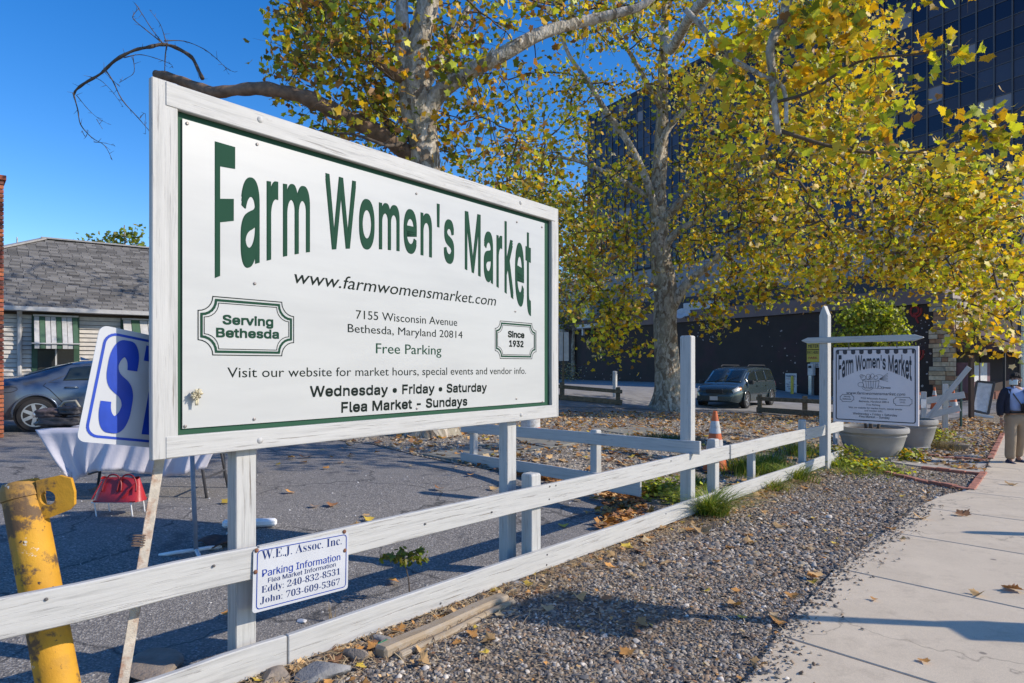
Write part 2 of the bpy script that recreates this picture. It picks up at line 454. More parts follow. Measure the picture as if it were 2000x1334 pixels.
def conc_marks(t):                           # gum spots, hairline cracks and damp stains on the slabs
    old = t.b.inputs['Base Color'].links[0].from_socket; v = t.coord((1, 1, 1)); d = t.n('TexVoronoi', i_Vector=v, i_Scale=2.3, i_Randomness=1.).outputs['Distance']
    c = t.mix(t.ramp(d, [(.045, .75), (.06, 0.)]), old, (.14, .12, .10))
    w_ = t.n('VectorMath', operation='ADD', i_0=v, i_1=t.n('TexNoise', i_Vector=v, i_Scale=2.2, i_Detail=6.).outputs['Color']).outputs[0]
    e = t.n('TexVoronoi', feature='DISTANCE_TO_EDGE', i_Vector=w_, i_Scale=.42).outputs['Distance']; c = t.mix(t.ramp(e, [(0., .55), (.006, 0.)]), c, (.12, .10, .08))
    s = t.noise(v, 5.5, 8, .78); c = t.mix(t.ramp(s, [(.52, 0.), (.72, .5)]), c, (.33, .27, .20)); t.base(c)
CONC = (lambda t: (t.base(t.mix(t.ramp(t.noise(t.coord((1, 1, 1), rnd=True), 260., 2), [(.36, .35), (.62, 0.)]),
        t.mix(t.ramp(t.noise(t.coord((1, 1, 1)), 1.7, 7, .65), [(.35, 0.), (.7, .7)]), (.68, .57, .42), (.52, .43, .31)), (.26, .23, .2))),
        t.set(Roughness=.88), t.bump(t.noise(t.coord((1, 1, 1)), 160., 3), .25, .003), conc_marks(t), t.m)[-1])(NT('sidewalk_concrete'))
side = empty('sidewalk', (3.0, 5.0, gz(3, 5)), 'pale concrete sidewalk of large square slabs', kind='structure')
joints = [3.86 + 1.62 * k for k in range(-5, 22)]
for k in range(len(joints) - 1):
    u0, u1 = joints[k] + .008, joints[k + 1] - .008; us = np.linspace(u0, u1, 9)
    for c0, c1 in ((None, 1.35), (1.366, 3.6)):
        L = [(u, sw_left(u) if c0 is None else c0) for u in us]; Rr = [(u, c1) for u in us]
        mb = MB(); n = len(us)
        for col in (L, Rr):
            for u, vv in col: q = SU * u + SV * vv; mb.v.append((q.x, q.y, gz(q.x, q.y) + .038))
        for col in (L, Rr):
            for u, vv in col: q = SU * u + SV * vv; mb.v.append((q.x, q.y, gz(q.x, q.y) - .06))
        for i in range(n - 1):
            mb.f += [(i, i + 1, n + i + 1, n + i), (2 * n + i, i + 2 * n + 1, i + 1, i)[::-1], (n + i, n + i + 1, 3 * n + i + 1, 3 * n + i)[::-1]]
        mb.f += [(0, n, 3 * n, 2 * n), (n - 1, 2 * n - 1, 4 * n - 1, 3 * n - 1)[::-1]]
        mb.build('slab', CONC, side, bevel=.006)
JOINT = simple('joint_dirt_and_shade', (.09, .075, .06), .95)
us = np.arange(joints[0], joints[-1], .6)
sheet('sidewalk_bedding', [tuple(SU * u + SV * (sw_left(u) + .05)) for u in us] + [tuple(SU * u + SV * 3.6) for u in us[::-1]], .018, JOINT, .8, 'dark soil in the sidewalk joints')
KERB = simple('kerb_stone', (.42, .40, .37), .85, bump=.3)
mb = MB()
for a, b in zip(us[:-1:3], us[3::3]):
    p, q = SU * a + SV * 3.68, SU * b + SV * 3.68
    mb.box(((p.x + q.x) / 2, (p.y + q.y) / 2, gz(*((p + q) / 2)) - .03), ((q - p).length - .01, .14, .14), rz=math.atan2((q - p).y, (q - p).x))
tag(mb.build('kerb', KERB, bevel=.01), 'concrete kerb along the street side of the sidewalk', kind='structure')
# street beyond the kerb
st = [tuple(SU * u + SV * 3.76) for u in (-8, 40)] + [tuple(SU * u + SV * 14) for u in (40, -8)]
sheet('street', st, .004, simple('street_asphalt', (.10, .10, .105), .9, bump=.5), 1.5, 'asphalt street beyond the kerb')

# brick edging of the beds and the little crossing path
BRICK = simple('edging_brick', (.40, .155, .10), .85, .3, 9., bump=.5, grime=(.22, .13, .10))
def brick_row(pa, pb, label, n=None, kind='brick_edging'):
    a, b = G(*pa), G(*pb); L = (b - a).length; n = n or max(2, int(L / .215)); rz = math.atan2((b - a).y, (b - a).x)
    e = empty('brick_edging', a, label, 'brick edging'); proto = None
    for i in range(n):
        p = a.lerp(b, (i + .5) / n); z = gz(p.x, p.y)
        if proto is None:
            mbb = MB().box((0, 0, 0), (L / n - .012, .095, .07)); proto = mbb.build('brick', BRICK, None, world=False, bevel=.006); o = proto
        else: o = proto.copy(); COL.objects.link(o)
        o.parent = e; o.location = V((p.x, p.y, z + .02 + random.uniform(-.008, .012))) - a
        o.rotation_euler = (random.uniform(-.05, .05), random.uniform(-.04, .04), rz + random.uniform(-.06, .06))
brick_row((1896, 962), (1921, 928), 'red brick edging along the sidewalk on the near side of the crossing path')
brick_row((1934, 900), (1958, 850), 'red brick edging along the sidewalk beside the walking man')
brick_row((1730, 926), (1893, 961), 'half buried brick edging at the front of the bed below the big planter')
brick_row((1800, 916), (1918, 929), 'brick edging on the near side of the crossing path')
brick_row((1776, 889), (1928, 902), 'brick edging on the far side of the crossing path')
pth = Gp([(1740, 892), (1785, 892), (1928, 905), (1920, 927), (1800, 914), (1740, 905)])
PATHM = simple('path_concrete', (.40, .36, .31), .9, .12, 2.5, bump=.3, grime=(.30, .26, .21))
sheet('crossing_path', pth, .03, PATHM, .4, 'narrow concrete path between two brick edged beds', thick=.05)
# flagstones behind the cross fence
FLAG = simple('flagstone', (.25, .235, .19), .85, .15, 2., bump=.4, grime=(.17, .165, .14))
fl = empty('flagstone_path', G(1000, 885), 'worn tan flagstones laid in the gravel behind the cross fence', kind='structure')
for q in ([(825, 890), (905, 879), (960, 893), (893, 903)], [(880, 880), (920, 876), (985, 888), (958, 893)], [(935, 872), (980, 866), (1068, 878), (1010, 886)], [(1020, 866), (1075, 856), (1130, 866), (1075, 878)],
          [(1000, 855), (1060, 846), (1100, 856), (1020, 866)], [(1090, 852), (1150, 842), (1215, 852), (1140, 863)], [(1150, 840), (1260, 836), (1290, 846), (1220, 850)], [(1440, 872), (1500, 864), (1530, 874), (1475, 884)]):
    o = sheet('flagstone', Gp(q), .035, FLAG, .35, None, None, thick=.05, parent=fl)

# ------------------------------------------------------------------ white fence
PW = painted_wood('white_paint_old', (.53, .52, .49), wear=1.)
PWZ = painted_wood('white_paint_post', (.62, .62, .6), wear=.8)
SCREW = simple('screw_head', (.30, .27, .25), .5, metal=.7); RUST = simple('rusty_screw', (.20, .085, .045), .8, .4, 60.)
NAIL = simple('nail_head', (.11, .10, .095), .6)
YF = lambda px: 1 / (.0001744 * (2150 - px))
FO = V((-4.411 + .8846 * 4, 4, 0)); FU = V((.8846, 1, 0)).normalized()
FPn = Plane(FO, FU)                          # front face of the rails; n points to the sidewalk
fence = empty('picket_rail_fence', FPn.pt(1055, 1135), 'long white two rail wooden fence running from the near left to the hanging sign', 'fence')
RH = .166
def rail(px0, y0, px1, y1, par, pl=FPn, h=RH, t=.038, d=0., sc=True, name='rail'):
    a = pl.pt(px0, y0, d - t / 2); b = pl.pt(px1, y1, d - t / 2); a.z -= h / 2; b.z -= h / 2
    return board(name, a, b, t, h, PW, par, smp=6, warp=.004, bevel=.005)
rail(-90, 1190, 503, 1067, fence); rail(505, 1067.5, 1425, 869.5, fence, d=.003); rail(1427, 869, 1648, 822, fence)
rail(120, 1386, 560, 1241, fence, d=.002); rail(562, 1240, 1362, 973, fence, d=.004); rail(1364, 972.5, 1648, 878, fence)
def post(px, top, par, w=.09, dp=.09, d=-.038, base=-.12, name='post', cap='flat', pl=FPn, mat=None, lean=0.):
    """px: centre of the front face, top: height of its top in the photo"""
    u, v = pl.hit(px, top); b = pl.at(u, 0, d - dp / 2); z0 = gz(b.x, b.y) + base; L = v - z0
    mb = MB(); hx, hy = w / 2, dp / 2
    rings = [(-L / 2, 1), (L / 2 - (.012 if cap == 'flat' else .11), 1), (L / 2, .82 if cap == 'flat' else .12)]
    for z, k in rings: mb.v += [(z, -hx * k, -hy * k), (z, hx * k, -hy * k), (z, hx * k, hy * k), (z, -hx * k, hy * k)]
    for i in range(2):
        a = 4 * i
        for k in range(4): mb.f.append((a + k, a + (k + 1) % 4, a + 4 + (k + 1) % 4, a + 4 + k))
    mb.f += [(3, 2, 1, 0), (8, 9, 10, 11)]
    o = mb.build(name, mat or PW, None, world=False, bevel=.005)
    m = Matrix((V((0, 0, 1)), pl.u, pl.n)).transposed().to_4x4(); m.translation = V((b.x, b.y, (v + z0) / 2))
    if par is not None: o.parent = par; m.translation -= wloc(par)
    o.matrix_local = m; return o
post(1055, 926, fence, .115, .11); post(1407, 858, fence, .11, .10); post(1578, 820, fence, .10, .09); post(1516, 872, fence, .09, .09, d=-.30)
post(-40, 1150, fence, .11, .1)
mb = MB()
for px, py in ((1073, 950), (1072, 975), (1068, 1083), (1067, 1103), (1424, 885), (1426, 905), (1413, 962), (600, 1100), (830, 1023), (960, 1000), (1085, 948), (90, 1170), (1300, 1003), (1575, 850), (540, 1100), (417, 1105), (860, 1178), (1310, 900), (1470, 880)):
    p = FPn.pt(px, py, .006); mb.lathe(p, [(.0075, -.003), (.007, .001), (.003, .003)], 8, ax=Matrix((FU, V((0, 0, 1)), FPn.n)).transposed())
mb.build('nail_heads', NAIL, fence)['kind'] = 'stuff'

# tall bare post where the cross fence meets the main one, plus the cross fence
tp = post(1362, 655, None, .105, .13, d=-.05, name='tall_post', mat=PW)
tag(tp, 'tall square white post rising from the corner where the two white fences meet', 'post')
P0 = FPn.pt(1352, 870, -.16); cu = V((-1.023, 1, 0)).normalized(); CP = Plane((P0.x, P0.y, 0), -cu)
cf = empty('cross_fence', CP.pt(1168, 930), 'short white two rail fence running back from the tall post towards the parking lot', 'fence')
PWG = PW
rail(900, 824.5, 1366, 862.5, cf, CP, h=.142); rail(899, 884.0, 1172, 924.5, cf, CP, h=.15, d=.002, name='base_board'); rail(1172, 924.8, 1250, 937, cf, CP, h=.2, name='base_board')
post(1155, 840, cf, .10, .10, pl=CP); post(917, 816, cf, .09, .09, pl=CP)

# ------------------------------------------------------------------ the big sign
SO = V((-4.138 + .7888 * 3.112, 3.112, 0)); SUu = V((.7888, 1, 0)).normalized(); SP = Plane(SO, SUu)
NS = dict(Specular_IOR_Level=.12)
GREEN = simple('sign_green', (.03, .088, .052), .6, .08, 3., **NS); LG = simple('letter_green', (.018, .062, .037), .8, .05, 3., **NS)
LBLK = simple('letter_dark', (.012, .020, .016), .8, .05, **NS)
WPAN = (lambda t: (t.base(t.mix(t.ramp(t.noise(t.coord((1, 1, 6)), 1.2, 4), [(.4, 0.), (.75, .5)]), (.50, .50, .475), (.40, .40, .385))), t.set(Roughness=.36), t.m)[-1])(NT('sign_white_enamel'))
uL, vT = SP.hit(297, 148); _, vB = SP.hit(297, 900); uR, _ = SP.hit(1091, 408)
sign = empty('market_sign', SP.at(1.5, gz(-.7, 4.3) - .02, -.1), 'huge white and green Farm Women\'s Market billboard on two white posts', 'sign')
u1 = SP.hit(348, 500)[0]; u0b = SP.hit(323, 500)[0]; u2 = SP.hit(1078, 600)[0]
vTi = SP.hit(348, 213)[1]; vBi = SP.hit(348, 851)[1]
def sboard(name, ua, va, ub, vb, d, t, axis):
    if axis == 'x': return board(name, SP.at(ua, (va + vb) / 2, d - t / 2), SP.at(ub, (va + vb) / 2, d - t / 2), t, vb - va, PW, sign, smp=4, warp=.001)
    return board(name, SP.at((ua + ub) / 2, va, d - t / 2), SP.at((ua + ub) / 2, vb, d - t / 2), t, ub - ua, PW, sign, up=SUu, smp=4, warp=.001)
sboard('frame_board', uL, vB, u1, vT, 0, .036, 'z'); sboard('frame_board', u2, vB + .002, uR, vT - .002, 0, .036, 'z')
sboard('frame_board', u0b, vTi, uR - .05, vT - .004, .004, .036, 'x'); sboard('frame_board', u0b, vB + .003, uR - .05, vBi, .004, .036, 'x')
mb = MB(); o3 = [SP.at(u1 - .05, vBi - .05, -.034), SP.at(u2 + .05, vBi - .05, -.034), SP.at(u2 + .05, vTi + .05, -.034), SP.at(u1 - .05, vTi + .05, -.034)]
mb.prism(o3, SP.n * -.016); mb.build('backing_panel', GREEN, sign)
pu0, pv0 = SP.hit(361, 838); pu1, _ = SP.hit(1068, 600); pv1 = SP.hit(362, 229.5)[1]
mb = MB(); mb.prism([SP.at(pu0, pv0, -.024), SP.at(pu1, pv0, -.024), SP.at(pu1, pv1, -.024), SP.at(pu0, pv1, -.024)], SP.n * -.005); mb.build('face_panel', WPAN, sign)
for px, pyr in ((491.5, 1280), (1010, 1090)):
    u = SP.hit(px, 850)[0]; b = SP.at(u, 0, -.052 - .045); z0 = gz(b.x, b.y) - .1; v1 = vB + .16
    board('sign_post', (b.x, b.y, z0), (b.x, b.y, v1), .09, .115, PWZ if 0 else PW, sign, up=SUu)
    u_ = SP.hit(px, 850)[0]; board('sign_post_upper', SP.at(u_, v1, -.10), SP.at(u_, vT - .05, -.10), .09, .10, PW, sign, up=SUu)
D = -.0235
top = SP.hit(427, 283)[1]; uA = SP.hit(424, 400)[0]; uB = SP.hit(1041.5, 500)[0]
arch = [SP.hit(*q) for q in ((424, 533), (560, 492), (664, 482), (745, 481.5), (852, 499), (930, 529), (985, 562), (1036, 605))]
pf = np.polyfit([a[0] for a in arch], [a[1] for a in arch], 4); vtop = top - .004
def arch_warp(x, y, q):
    u = uA + (uB - uA) * x; bot = np.polyval(pf, u); return np.array([u, vtop - (1 - y) * (vtop - bot)])
letters('headline', "Farm Women's Market", SP, (uA, 0), (uB, 0), 1., LG, sign, D, px=False, warp=arch_warp, bold=.0088, spacing=1.08, grot=True, steps=2)
for body, A, B, cap, m, kw in (
    ('www.farmwomensmarket.com', (579.6, 552), (973.5, 597), 27, LBLK, dict(shear=.22, bold=.0032)),
    ('7155 Wisconsin Avenue', (700, 622), (897.7, 636.5), 17, LBLK, dict(bold=.0028)),
    ('Bethesda, Maryland 20814', (684, 648.5), (908, 660.6), 16.5, LBLK, dict(bold=.0028)),
    ('Free Parking', (739, 690), (867, 692.8), 20, LG, dict(bold=.006)),
    ('Visit our website for market hours, special events and vendor info.', (448.6, 737.5), (1031.8, 730.2), 20, LBLK, dict(bold=.0017)),
    ('Wednesday • Friday • Saturday', (610, 774.6), (955, 764), 19.5, LBLK, dict(bold=.0052, grot=True, steps=2, heavy=.03)),
    ('Flea Market - Sundays', (671.4, 805.5), (917, 791.5), 19, LBLK, dict(bold=.007, grot=True, steps=2, heavy=.03)),
    ('Serving', (439.4, 632), (538.3, 636.5), 17, LG, dict(bold=.016, grot=True, steps=2, heavy=.03)), ('Bethesda', (426.7, 657.5), (549.5, 660.6), 17, LG, dict(bold=.016, grot=True, steps=2, heavy=.03)),
    ('Since', (996.6, 658), (1028.5, 660), 11.5, LBLK, dict(bold=.02, grot=True, steps=2, heavy=.03)), ('1932', (999, 676.4), (1026.7, 677.6), 11.5, LBLK, dict(bold=.02, grot=True, steps=2, heavy=.03))):
    letters('lettering', body, SP, A, B, cap, m, sign, D, **kw)
for (x0, y0), (x1, y1), r in (((391.5, 590), (578.5, 686), .075), ((971.7, 642), (1051.5, 690), .06)):
    # outline of the little plaques
    if x0 < 500: a = (SP.hit(391.5, 600)[0], SP.hit(410, 693)[1]); b = (SP.hit(578.3, 600)[0], SP.hit(410, 577.5)[1])
    else: a = (SP.hit(971.7, 600)[0], SP.hit(981, 700)[1]); b = (SP.hit(1051.6, 600)[0], SP.hit(981, 626.5)[1])
    for ins, wd, m in ((0, .005, LBLK), (.017, .013, LG), (.031, .004, LBLK)):
        strokes('plaque_border', [notch_rect(a[0] + ins, a[1] + ins, b[0] - ins, b[1] - ins, r)], wd, SP, m, sign, D + .0005, closed=True)
mb = MB(); AX = Matrix((SUu, V((0, 0, 1)), SP.n)).transposed()
for px, py in ((370, 239), (507, 280), (818, 377), (1014, 433), (1063, 443), (502, 553), (1011, 608), (501, 819), (366, 833), (1013, 779), (1064, 785), (819, 798)):
    mb.lathe(SP.pt(px, py, -.0205), [(.008, -.003), (.008, .001), (.004, .003)], 10, ax=AX)
mb.build('panel_screw', SCREW, sign)['kind'] = 'stuff'
for px, py in ((507, 234), (1016, 396), (507, 860), (1017, 810)):
    mb = MB(); mb.lathe(SP.pt(px, py, .004), [(.017, -.002), (.017, .002), (.012, .007), (.004, .009)], 14, ax=AX); mb.build('carriage_bolt', PW, sign, smooth=True, auto=40)
# knotted scrap of cream cloth hanging from a nail on the sign face
CLOTHC = simple('cream_scrap', (.62, .56, .40), .8, .2, 40.)
mb = MB(); c = SP.pt(383, 770, -.005)
for k in range(7):
    a = k * 2 * math.pi / 7; r = .028
    mb.grid(lambda s, t, a=a, r=r: c + SP.u * (r * s * math.cos(a + .5 * t - .25) * (1 + .2 * math.sin(9 * t))) + V((0, 0, 1)) * (r * s * math.sin(a + .9 * t - .2)) + SP.n * (.012 + .012 * math.sin(5 * s + 7 * t + a)), 3, 3)
mb.grid(lambda s, t: c + SP.u * ((t - .5) * .028 * (1 - .5 * s)) + V((0, 0, 1)) * (-.055 * s) + SP.n * (.01 + .006 * math.sin(t * 9)), 4, 4)
o = mb.build('cloth_scrap', CLOTHC, None, loc=c, smooth=True, solid=.002); tag(o, 'small knotted cream cloth scrap pinned to the lower left of the big sign', 'cloth scrap')

# ------------------------------------------------------------------ small parking information sign screwed to the fence
uu0, vv0 = FPn.hit(492, 1070); uu1, _ = FPn.hit(677, 1033)
tl, tr, bl, br = FPn.pt(497, 1071, .012), FPn.pt(676, 1033, .008), FPn.pt(489, 1197, .02), FPn.pt(677, 1149, .012)
IP = Plane(bl, (br - bl), n=((br - bl).cross(tl - bl)), up=(tl - bl).normalized()); IP.up = IP.n.cross(IP.u).normalized()
BLUE = simple('print_blue', (.010, .045, .30), .7, .05, **NS); BLUD = simple('print_navy', (.015, .035, .14), .7, .05, **NS)
info = empty('parking_information_sign', bl, 'small white and blue W.E.J. parking information sign screwed to the top rail', 'sign')
def quad_plate(o, w_, h_, r, pl, t, name, mat, par, d=0.):
    rr = round_rect(0, 0, w_, h_, r); return MB().prism([pl.at(x, y, d) for x, y in rr], pl.n * -t).build(name, mat, par)
iw, ih = (br - bl).length, (tl - bl).length
SWH = simple('sign_plate_white', (.53, .54, .56), .35, .06, 5., grime=(.50, .50, .49))
quad_plate(None, iw, ih, .018, IP, .002, 'plate', SWH, info)
strokes('printed_border', [round_rect(.022, .016, iw - .016, ih - .014, .02)], .0045, IP, BLUE, info, .0012, closed=True)
for body, A, B, cap, m, kw in (
    ('W.E.J. Assoc. Inc.', (511, 1094), (667, 1063), 18, BLUD, dict(serif=True)),
    ('Parking Information', (512, 1127), (664.5, 1093.5), 14, BLUE, dict(bold=.0045, grot=True)),
    ('Flea Market Information', (523.5, 1138), (655.5, 1106), 9, BLUD, dict(bold=.0022, grot=True)),
    ('Eddy: 240-832-8531', (510.5, 1158.5), (664, 1121.5), 13.5, BLUD, dict(serif=True)),
    ('John: 703-609-5367', (508, 1179.5), (663.5, 1141.5), 13.5, BLUD, dict(serif=True))):
    letters('lettering', body, IP, A, B, cap, m, info, .0015, .0008, **kw)
AXI = Matrix((IP.u, IP.up, IP.n)).transposed()
for px, py in ((501, 1075), (499, 1117), (672.5, 1038.5), (673.5, 1075)):
    MB().lathe(IP.pt(px, py, .003), [(.0115, -.004), (.0115, 0), (.009, .003), (.003, .005)], 10, ax=AXI).build('screw', RUST, info, smooth=True, auto=40)
# ------------------------------------------------------------------ dark mural building behind the alley
def murk(name, base, patches, scale=.8):
    t = NT(name); v = t.coord((1, 1, 1), rnd=False); c = t.ramp(t.noise(v, scale, 6, .6), [(.3, base), (.6, tuple(q * 1.5 for q in base)), (.8, tuple(q * .7 for q in base))])
    for col, sc, lo, hi in patches: c = t.mix(t.ramp(t.noise(v, sc, 5, .7), [(lo, 0.), (hi, 1.)]), c, col)
    t.base(c); t.set(Roughness=.75); return t.m
DARKW = murk('mural_wall', (.026, .018, .016), [((.060, .022, .030), .35, .5, .72), ((.035, .045, .032), .9, .63, .75), ((.30, .24, .19), 1.7, .735, .75)])
FASC = simple('fascia_plum', (.19, .14, .135), .7, .12, 2.)
CLAD = simple('grey_cladding', (.32, .31, .32), .55, .12, 1.5); CLADJ = simple('dark_joint', (.03, .03, .04), .8)
NAVY = simple('roof_navy', (.07, .065, .075), .7, .15, 2.)
A3, B3 = V((21.8, 33.4, 0)), V((0.2, 69.1, 0)); WU = (B3 - A3).normalized(); WN = V((-WU.y, WU.x, 0))   # normal towards the lot
if WN.x > 0: WN = -WN
WP = Plane(A3, -WU, n=WN)                    # u grows to the right (towards A3)
LW = (B3 - A3).length
zb = -.6
bld = empty('mural_building', (A3.x, A3.y, -.3), 'long low dark painted building with plum fascia and grey panelled upper storey', 'building')
def wbox(u0, u1, z0, z1, d0, d1, name, mat, par, pl=None, bevel=0.):
    pl = pl or WP; mb = MB(); a = [pl.at(u0, z0, d0), pl.at(u1, z0, d0), pl.at(u1, z0, d1), pl.at(u0, z0, d1)]
    b = [p + V((0, 0, z1 - z0)) for p in a]; mb.hexa(a, b); return mb.build(name, mat, par, bevel=bevel)
wbox(-LW, 0, zb, 4.70, -12, 0, 'wall', DARKW, bld)
wbox(-LW - .1, .02, 4.72, 5.55, -12.05, .18, 'fascia', FASC, bld)
wbox(-LW, -.2, 5.56, 6.9, -12.4, -2.6, 'roof_upstand', NAVY, bld)
cw = .85; nc = int((LW - 1) / cw)
for k in range(nc): wbox(-LW + k * cw + .02, -LW + (k + 1) * cw - .02, 6.92, 9.9, -4.2, -4.06, 'cladding_panel', CLAD, bld)
wbox(-LW, -LW + nc * cw, 6.91, 9.88, -10, -4.21, 'upper_storey', CLADJ, bld); wbox(-LW - .1, -LW + nc * cw + .1, 9.9, 10.1, -10, -4.0, 'parapet_cap', CLADJ, bld)
def wpt(px, d=0.):                            # point of the wall base seen at px
    u, _ = WP.hit(px, 714); return u
WHT = simple('painted_metal_white', (.62, .62, .62), .5, .12, 6.); GALV = simple('galvanised', (.52, .55, .56), .35, .15, 3., metal=.6); BLK = simple('matt_black', (.02, .02, .022), .6)
# vent stack with dome cap, on the low roof
u = wpt(1131); st = empty('vent_stack', WP.at(u, 5.55, -1.3), 'tall square galvanised vent stack with dome cap on the low roof', 'vent')
wbox(u - .62, u + .62, 5.56, 8.3, -1.9, -.7, 'duct', GALV, st, bevel=.03); c = WP.at(u, 8.3, -1.3)
MB().lathe(c, [(.72, 0), (.76, .15), (.66, .45), (.42, .72), (.12, .86)], 16).build('dome_cap', WHT, st, smooth=True)
for px, h in ((1105, .9), (1148, .8)):
    q = WP.at(wpt(px), 6.9, -3.1); MB().lathe(q, [(.16, -.02), (.16, h), (.3, h + .02), (.3, h + .18), (.1, h + .35)], 10).build
    o = MB().lathe(q, [(.14, -.02), (.14, h), (.27, h + .02), (.27, h + .2), (.1, h + .35)], 10).build('roof_vent', WHT, None, loc=q, smooth=True, auto=40)
    tag(o, 'small capped roof vent left of the galvanised stack' if px == 1105 else 'small capped roof vent right of the galvanised stack', 'vent', 'small roof vents')
# roof railing
rl = empty('roof_railing', WP.at(wpt(1150), 5.55, -.3), 'thin grey pipe railing along the edge of the low roof', 'railing')
ua, ub = wpt(1104), wpt(1175); RAILM = simple('rail_grey', (.42, .43, .45), .5, metal=.3)
for z in (6.15, 6.75): MB().tube([WP.at(ua, z, -.25), WP.at(ub, z, -.25)], .035, 6).build('rail', RAILM, rl)
for k in range(6):
    q = WP.at(ua + (ub - ua) * k / 5, 5.56, -.25); MB().tube([q, q + V((0, 0, 1.22))], .04, 6).build('rail_post', RAILM, rl)
# white awning bracket frame, wall lamp, dishes, skylight hump
u = wpt(1165); cn = empty('light_canopy', WP.at(u, 4.6, .2), 'flat white service canopy fixed under the plum fascia', 'canopy')
wbox(wpt(1143), wpt(1196), 4.78, 5.1, .19, .95, 'canopy_tray', WHT, cn, bevel=.02); wbox(wpt(1143), wpt(1146), 4.2, 4.77, .19, .4, 'bracket', WHT, cn)
u = wpt(1103); wl = empty('wall_lamp', WP.at(u, 4.6, .3), 'round white floodlight drum mounted on the fascia beside the sign edge', 'lamp')
q = WP.at(u, 4.85, .55); MB().lathe(q, [(.5, -.32), (.6, -.28), (.6, .12), (.35, .2), (.35, .45), (.1, .5)], 18).build('drum', WHT, wl, smooth=True, auto=40); wbox(u - .1, u + .1, 4.78, 4.95, .1, .3, 'arm', WHT, wl)
wbox(wpt(1326), wpt(1380), 5.56, 6.15, -2.4, -.4, 'skylight', WHT, bld, bevel=.05)
for i, px in enumerate((1341, 1352)):
    q = WP.at(wpt(px), 5.25, .5); t = empty('satellite_dish', WP.at(wpt(px), 5.0, .2), ('larger' if i == 0 else 'smaller') + ' grey satellite dish on the fascia beside the big tree', 'satellite dish', 'satellite dishes')
    r = .42 if i == 0 else .28; ax = V((-.5, -.7, .45)).to_track_quat('Z', 'Y').to_matrix()
    MB().lathe(q, [(.02, .0), (r * .6, .05), (r, .16), (r + .01, .15), (r * .6, .03), (.02, -.02)], 16, ax=ax).build('dish', WHT, t, smooth=True); MB().tube([q, WP.at(wpt(px), 5.0, .19)], .03, 6).build('arm', RAILM, t)
# signs and machines along the wall
YEL = simple('sign_yellow', (.62, .46, .05), .5, .08); REDP = simple('print_red', (.38, .03, .03), .5); INK = simple('print_black', (.02, .02, .025), .5)
def wall_sign(pxa, pya, pxb, pyb, mat, lines, label, pl, d=.06, t=.04, cat='sign', name='wall_sign', group=None, ink=None):
    (u0, v1), (u1, v0) = pl.hit(pxa, pya), pl.hit(pxb, pyb); e = empty(name, pl.at((u0 + u1) / 2, v0, d), label, cat, group)
    MB().prism([pl.at(u0, v0, d), pl.at(u1, v0, d), pl.at(u1, v1, d), pl.at(u0, v1, d)], pl.n * -t).build('plate', mat, e)
    H = v1 - v0; W_ = u1 - u0
    for body, fy, cap, xa, xb, m in lines:
        letters('lettering', body, pl, (u0 + W_ * xa, v0 + H * fy), (u0 + W_ * xb, v0 + H * fy), H * cap, m, e, d + .012, px=False, bold=.008)
    return e
e = wall_sign(1535, 729, 1557, 767, WHT, [('PARKING', .80, .11, .08, .92, BLUD), ('AT YOUR OWN RISK', .68, .05, .08, .92, REDP), ('PAY', .50, .07, .36, .64, BLUD), ('PUBLIC PARKING', .40, .06, .08, .92, BLUD), ('AVAILABLE', .28, .07, .14, .86, BLUD), ('DAILY', .16, .07, .3, .7, BLUD)], 'white PARKING notice on the dark wall behind the minivan', WP)
wall_sign(1577, 668, 1602, 682, YEL, [('METER', .2, .45, .12, .95, INK)], 'yellow METER sign on the dark wall, upper one of the yellow pair', WP)
wall_sign(1577, 684, 1602, 707, YEL, [('PAY HERE', .68, .25, .05, .95, INK), ('PARK', .25, .2, .15, .85, REDP)], 'yellow PAY HERE sign below the METER sign', WP)
wall_sign(1584, 708, 1602, 718, WHT, [('METER', .55, .3, .1, .9, INK), ('AFTER 5 PM', .12, .25, .1, .9, INK)], 'small white notice under the yellow PAY HERE sign', WP)
pk = empty('pay_station', WP.at(wpt(1590), -.2, .3), 'grey parking pay station standing against the dark wall', 'pay station')
u = wpt(1590); wbox(u - .17, u + .17, .95, 1.65, .1, .4, 'cabinet', WHT, pk, bevel=.03); wbox(u - .1, u + .1, 1.4, 1.55, .402, .42, 'screen', BLK, pk); wbox(u - .1, u + .1, -.3, .949, .15, .4, 'stem', GALV, pk)
q = WP.at(wpt(1574), 0, 1.3); q.z = gz(q.x, q.y) - .05
tag(MB().lathe(q, [(.09, 0), (.09, 1.05), (.07, 1.12), (.03, 1.15)], 12).build('bollard', simple('bollard_yellow', (.62, .50, .06), .5), None, loc=q, smooth=True, auto=40), 'yellow steel bollard standing in front of the dark wall', 'bollard')
q = G(1201, 776); tag(MB().lathe(q, [(.1, 0), (.1, 1.15), (.05, 1.17)], 10).build('vent_pipe', WHT, None, loc=q, smooth=True, auto=40), 'short white vent pipe stub by the alley left of the big tree', 'pipe')
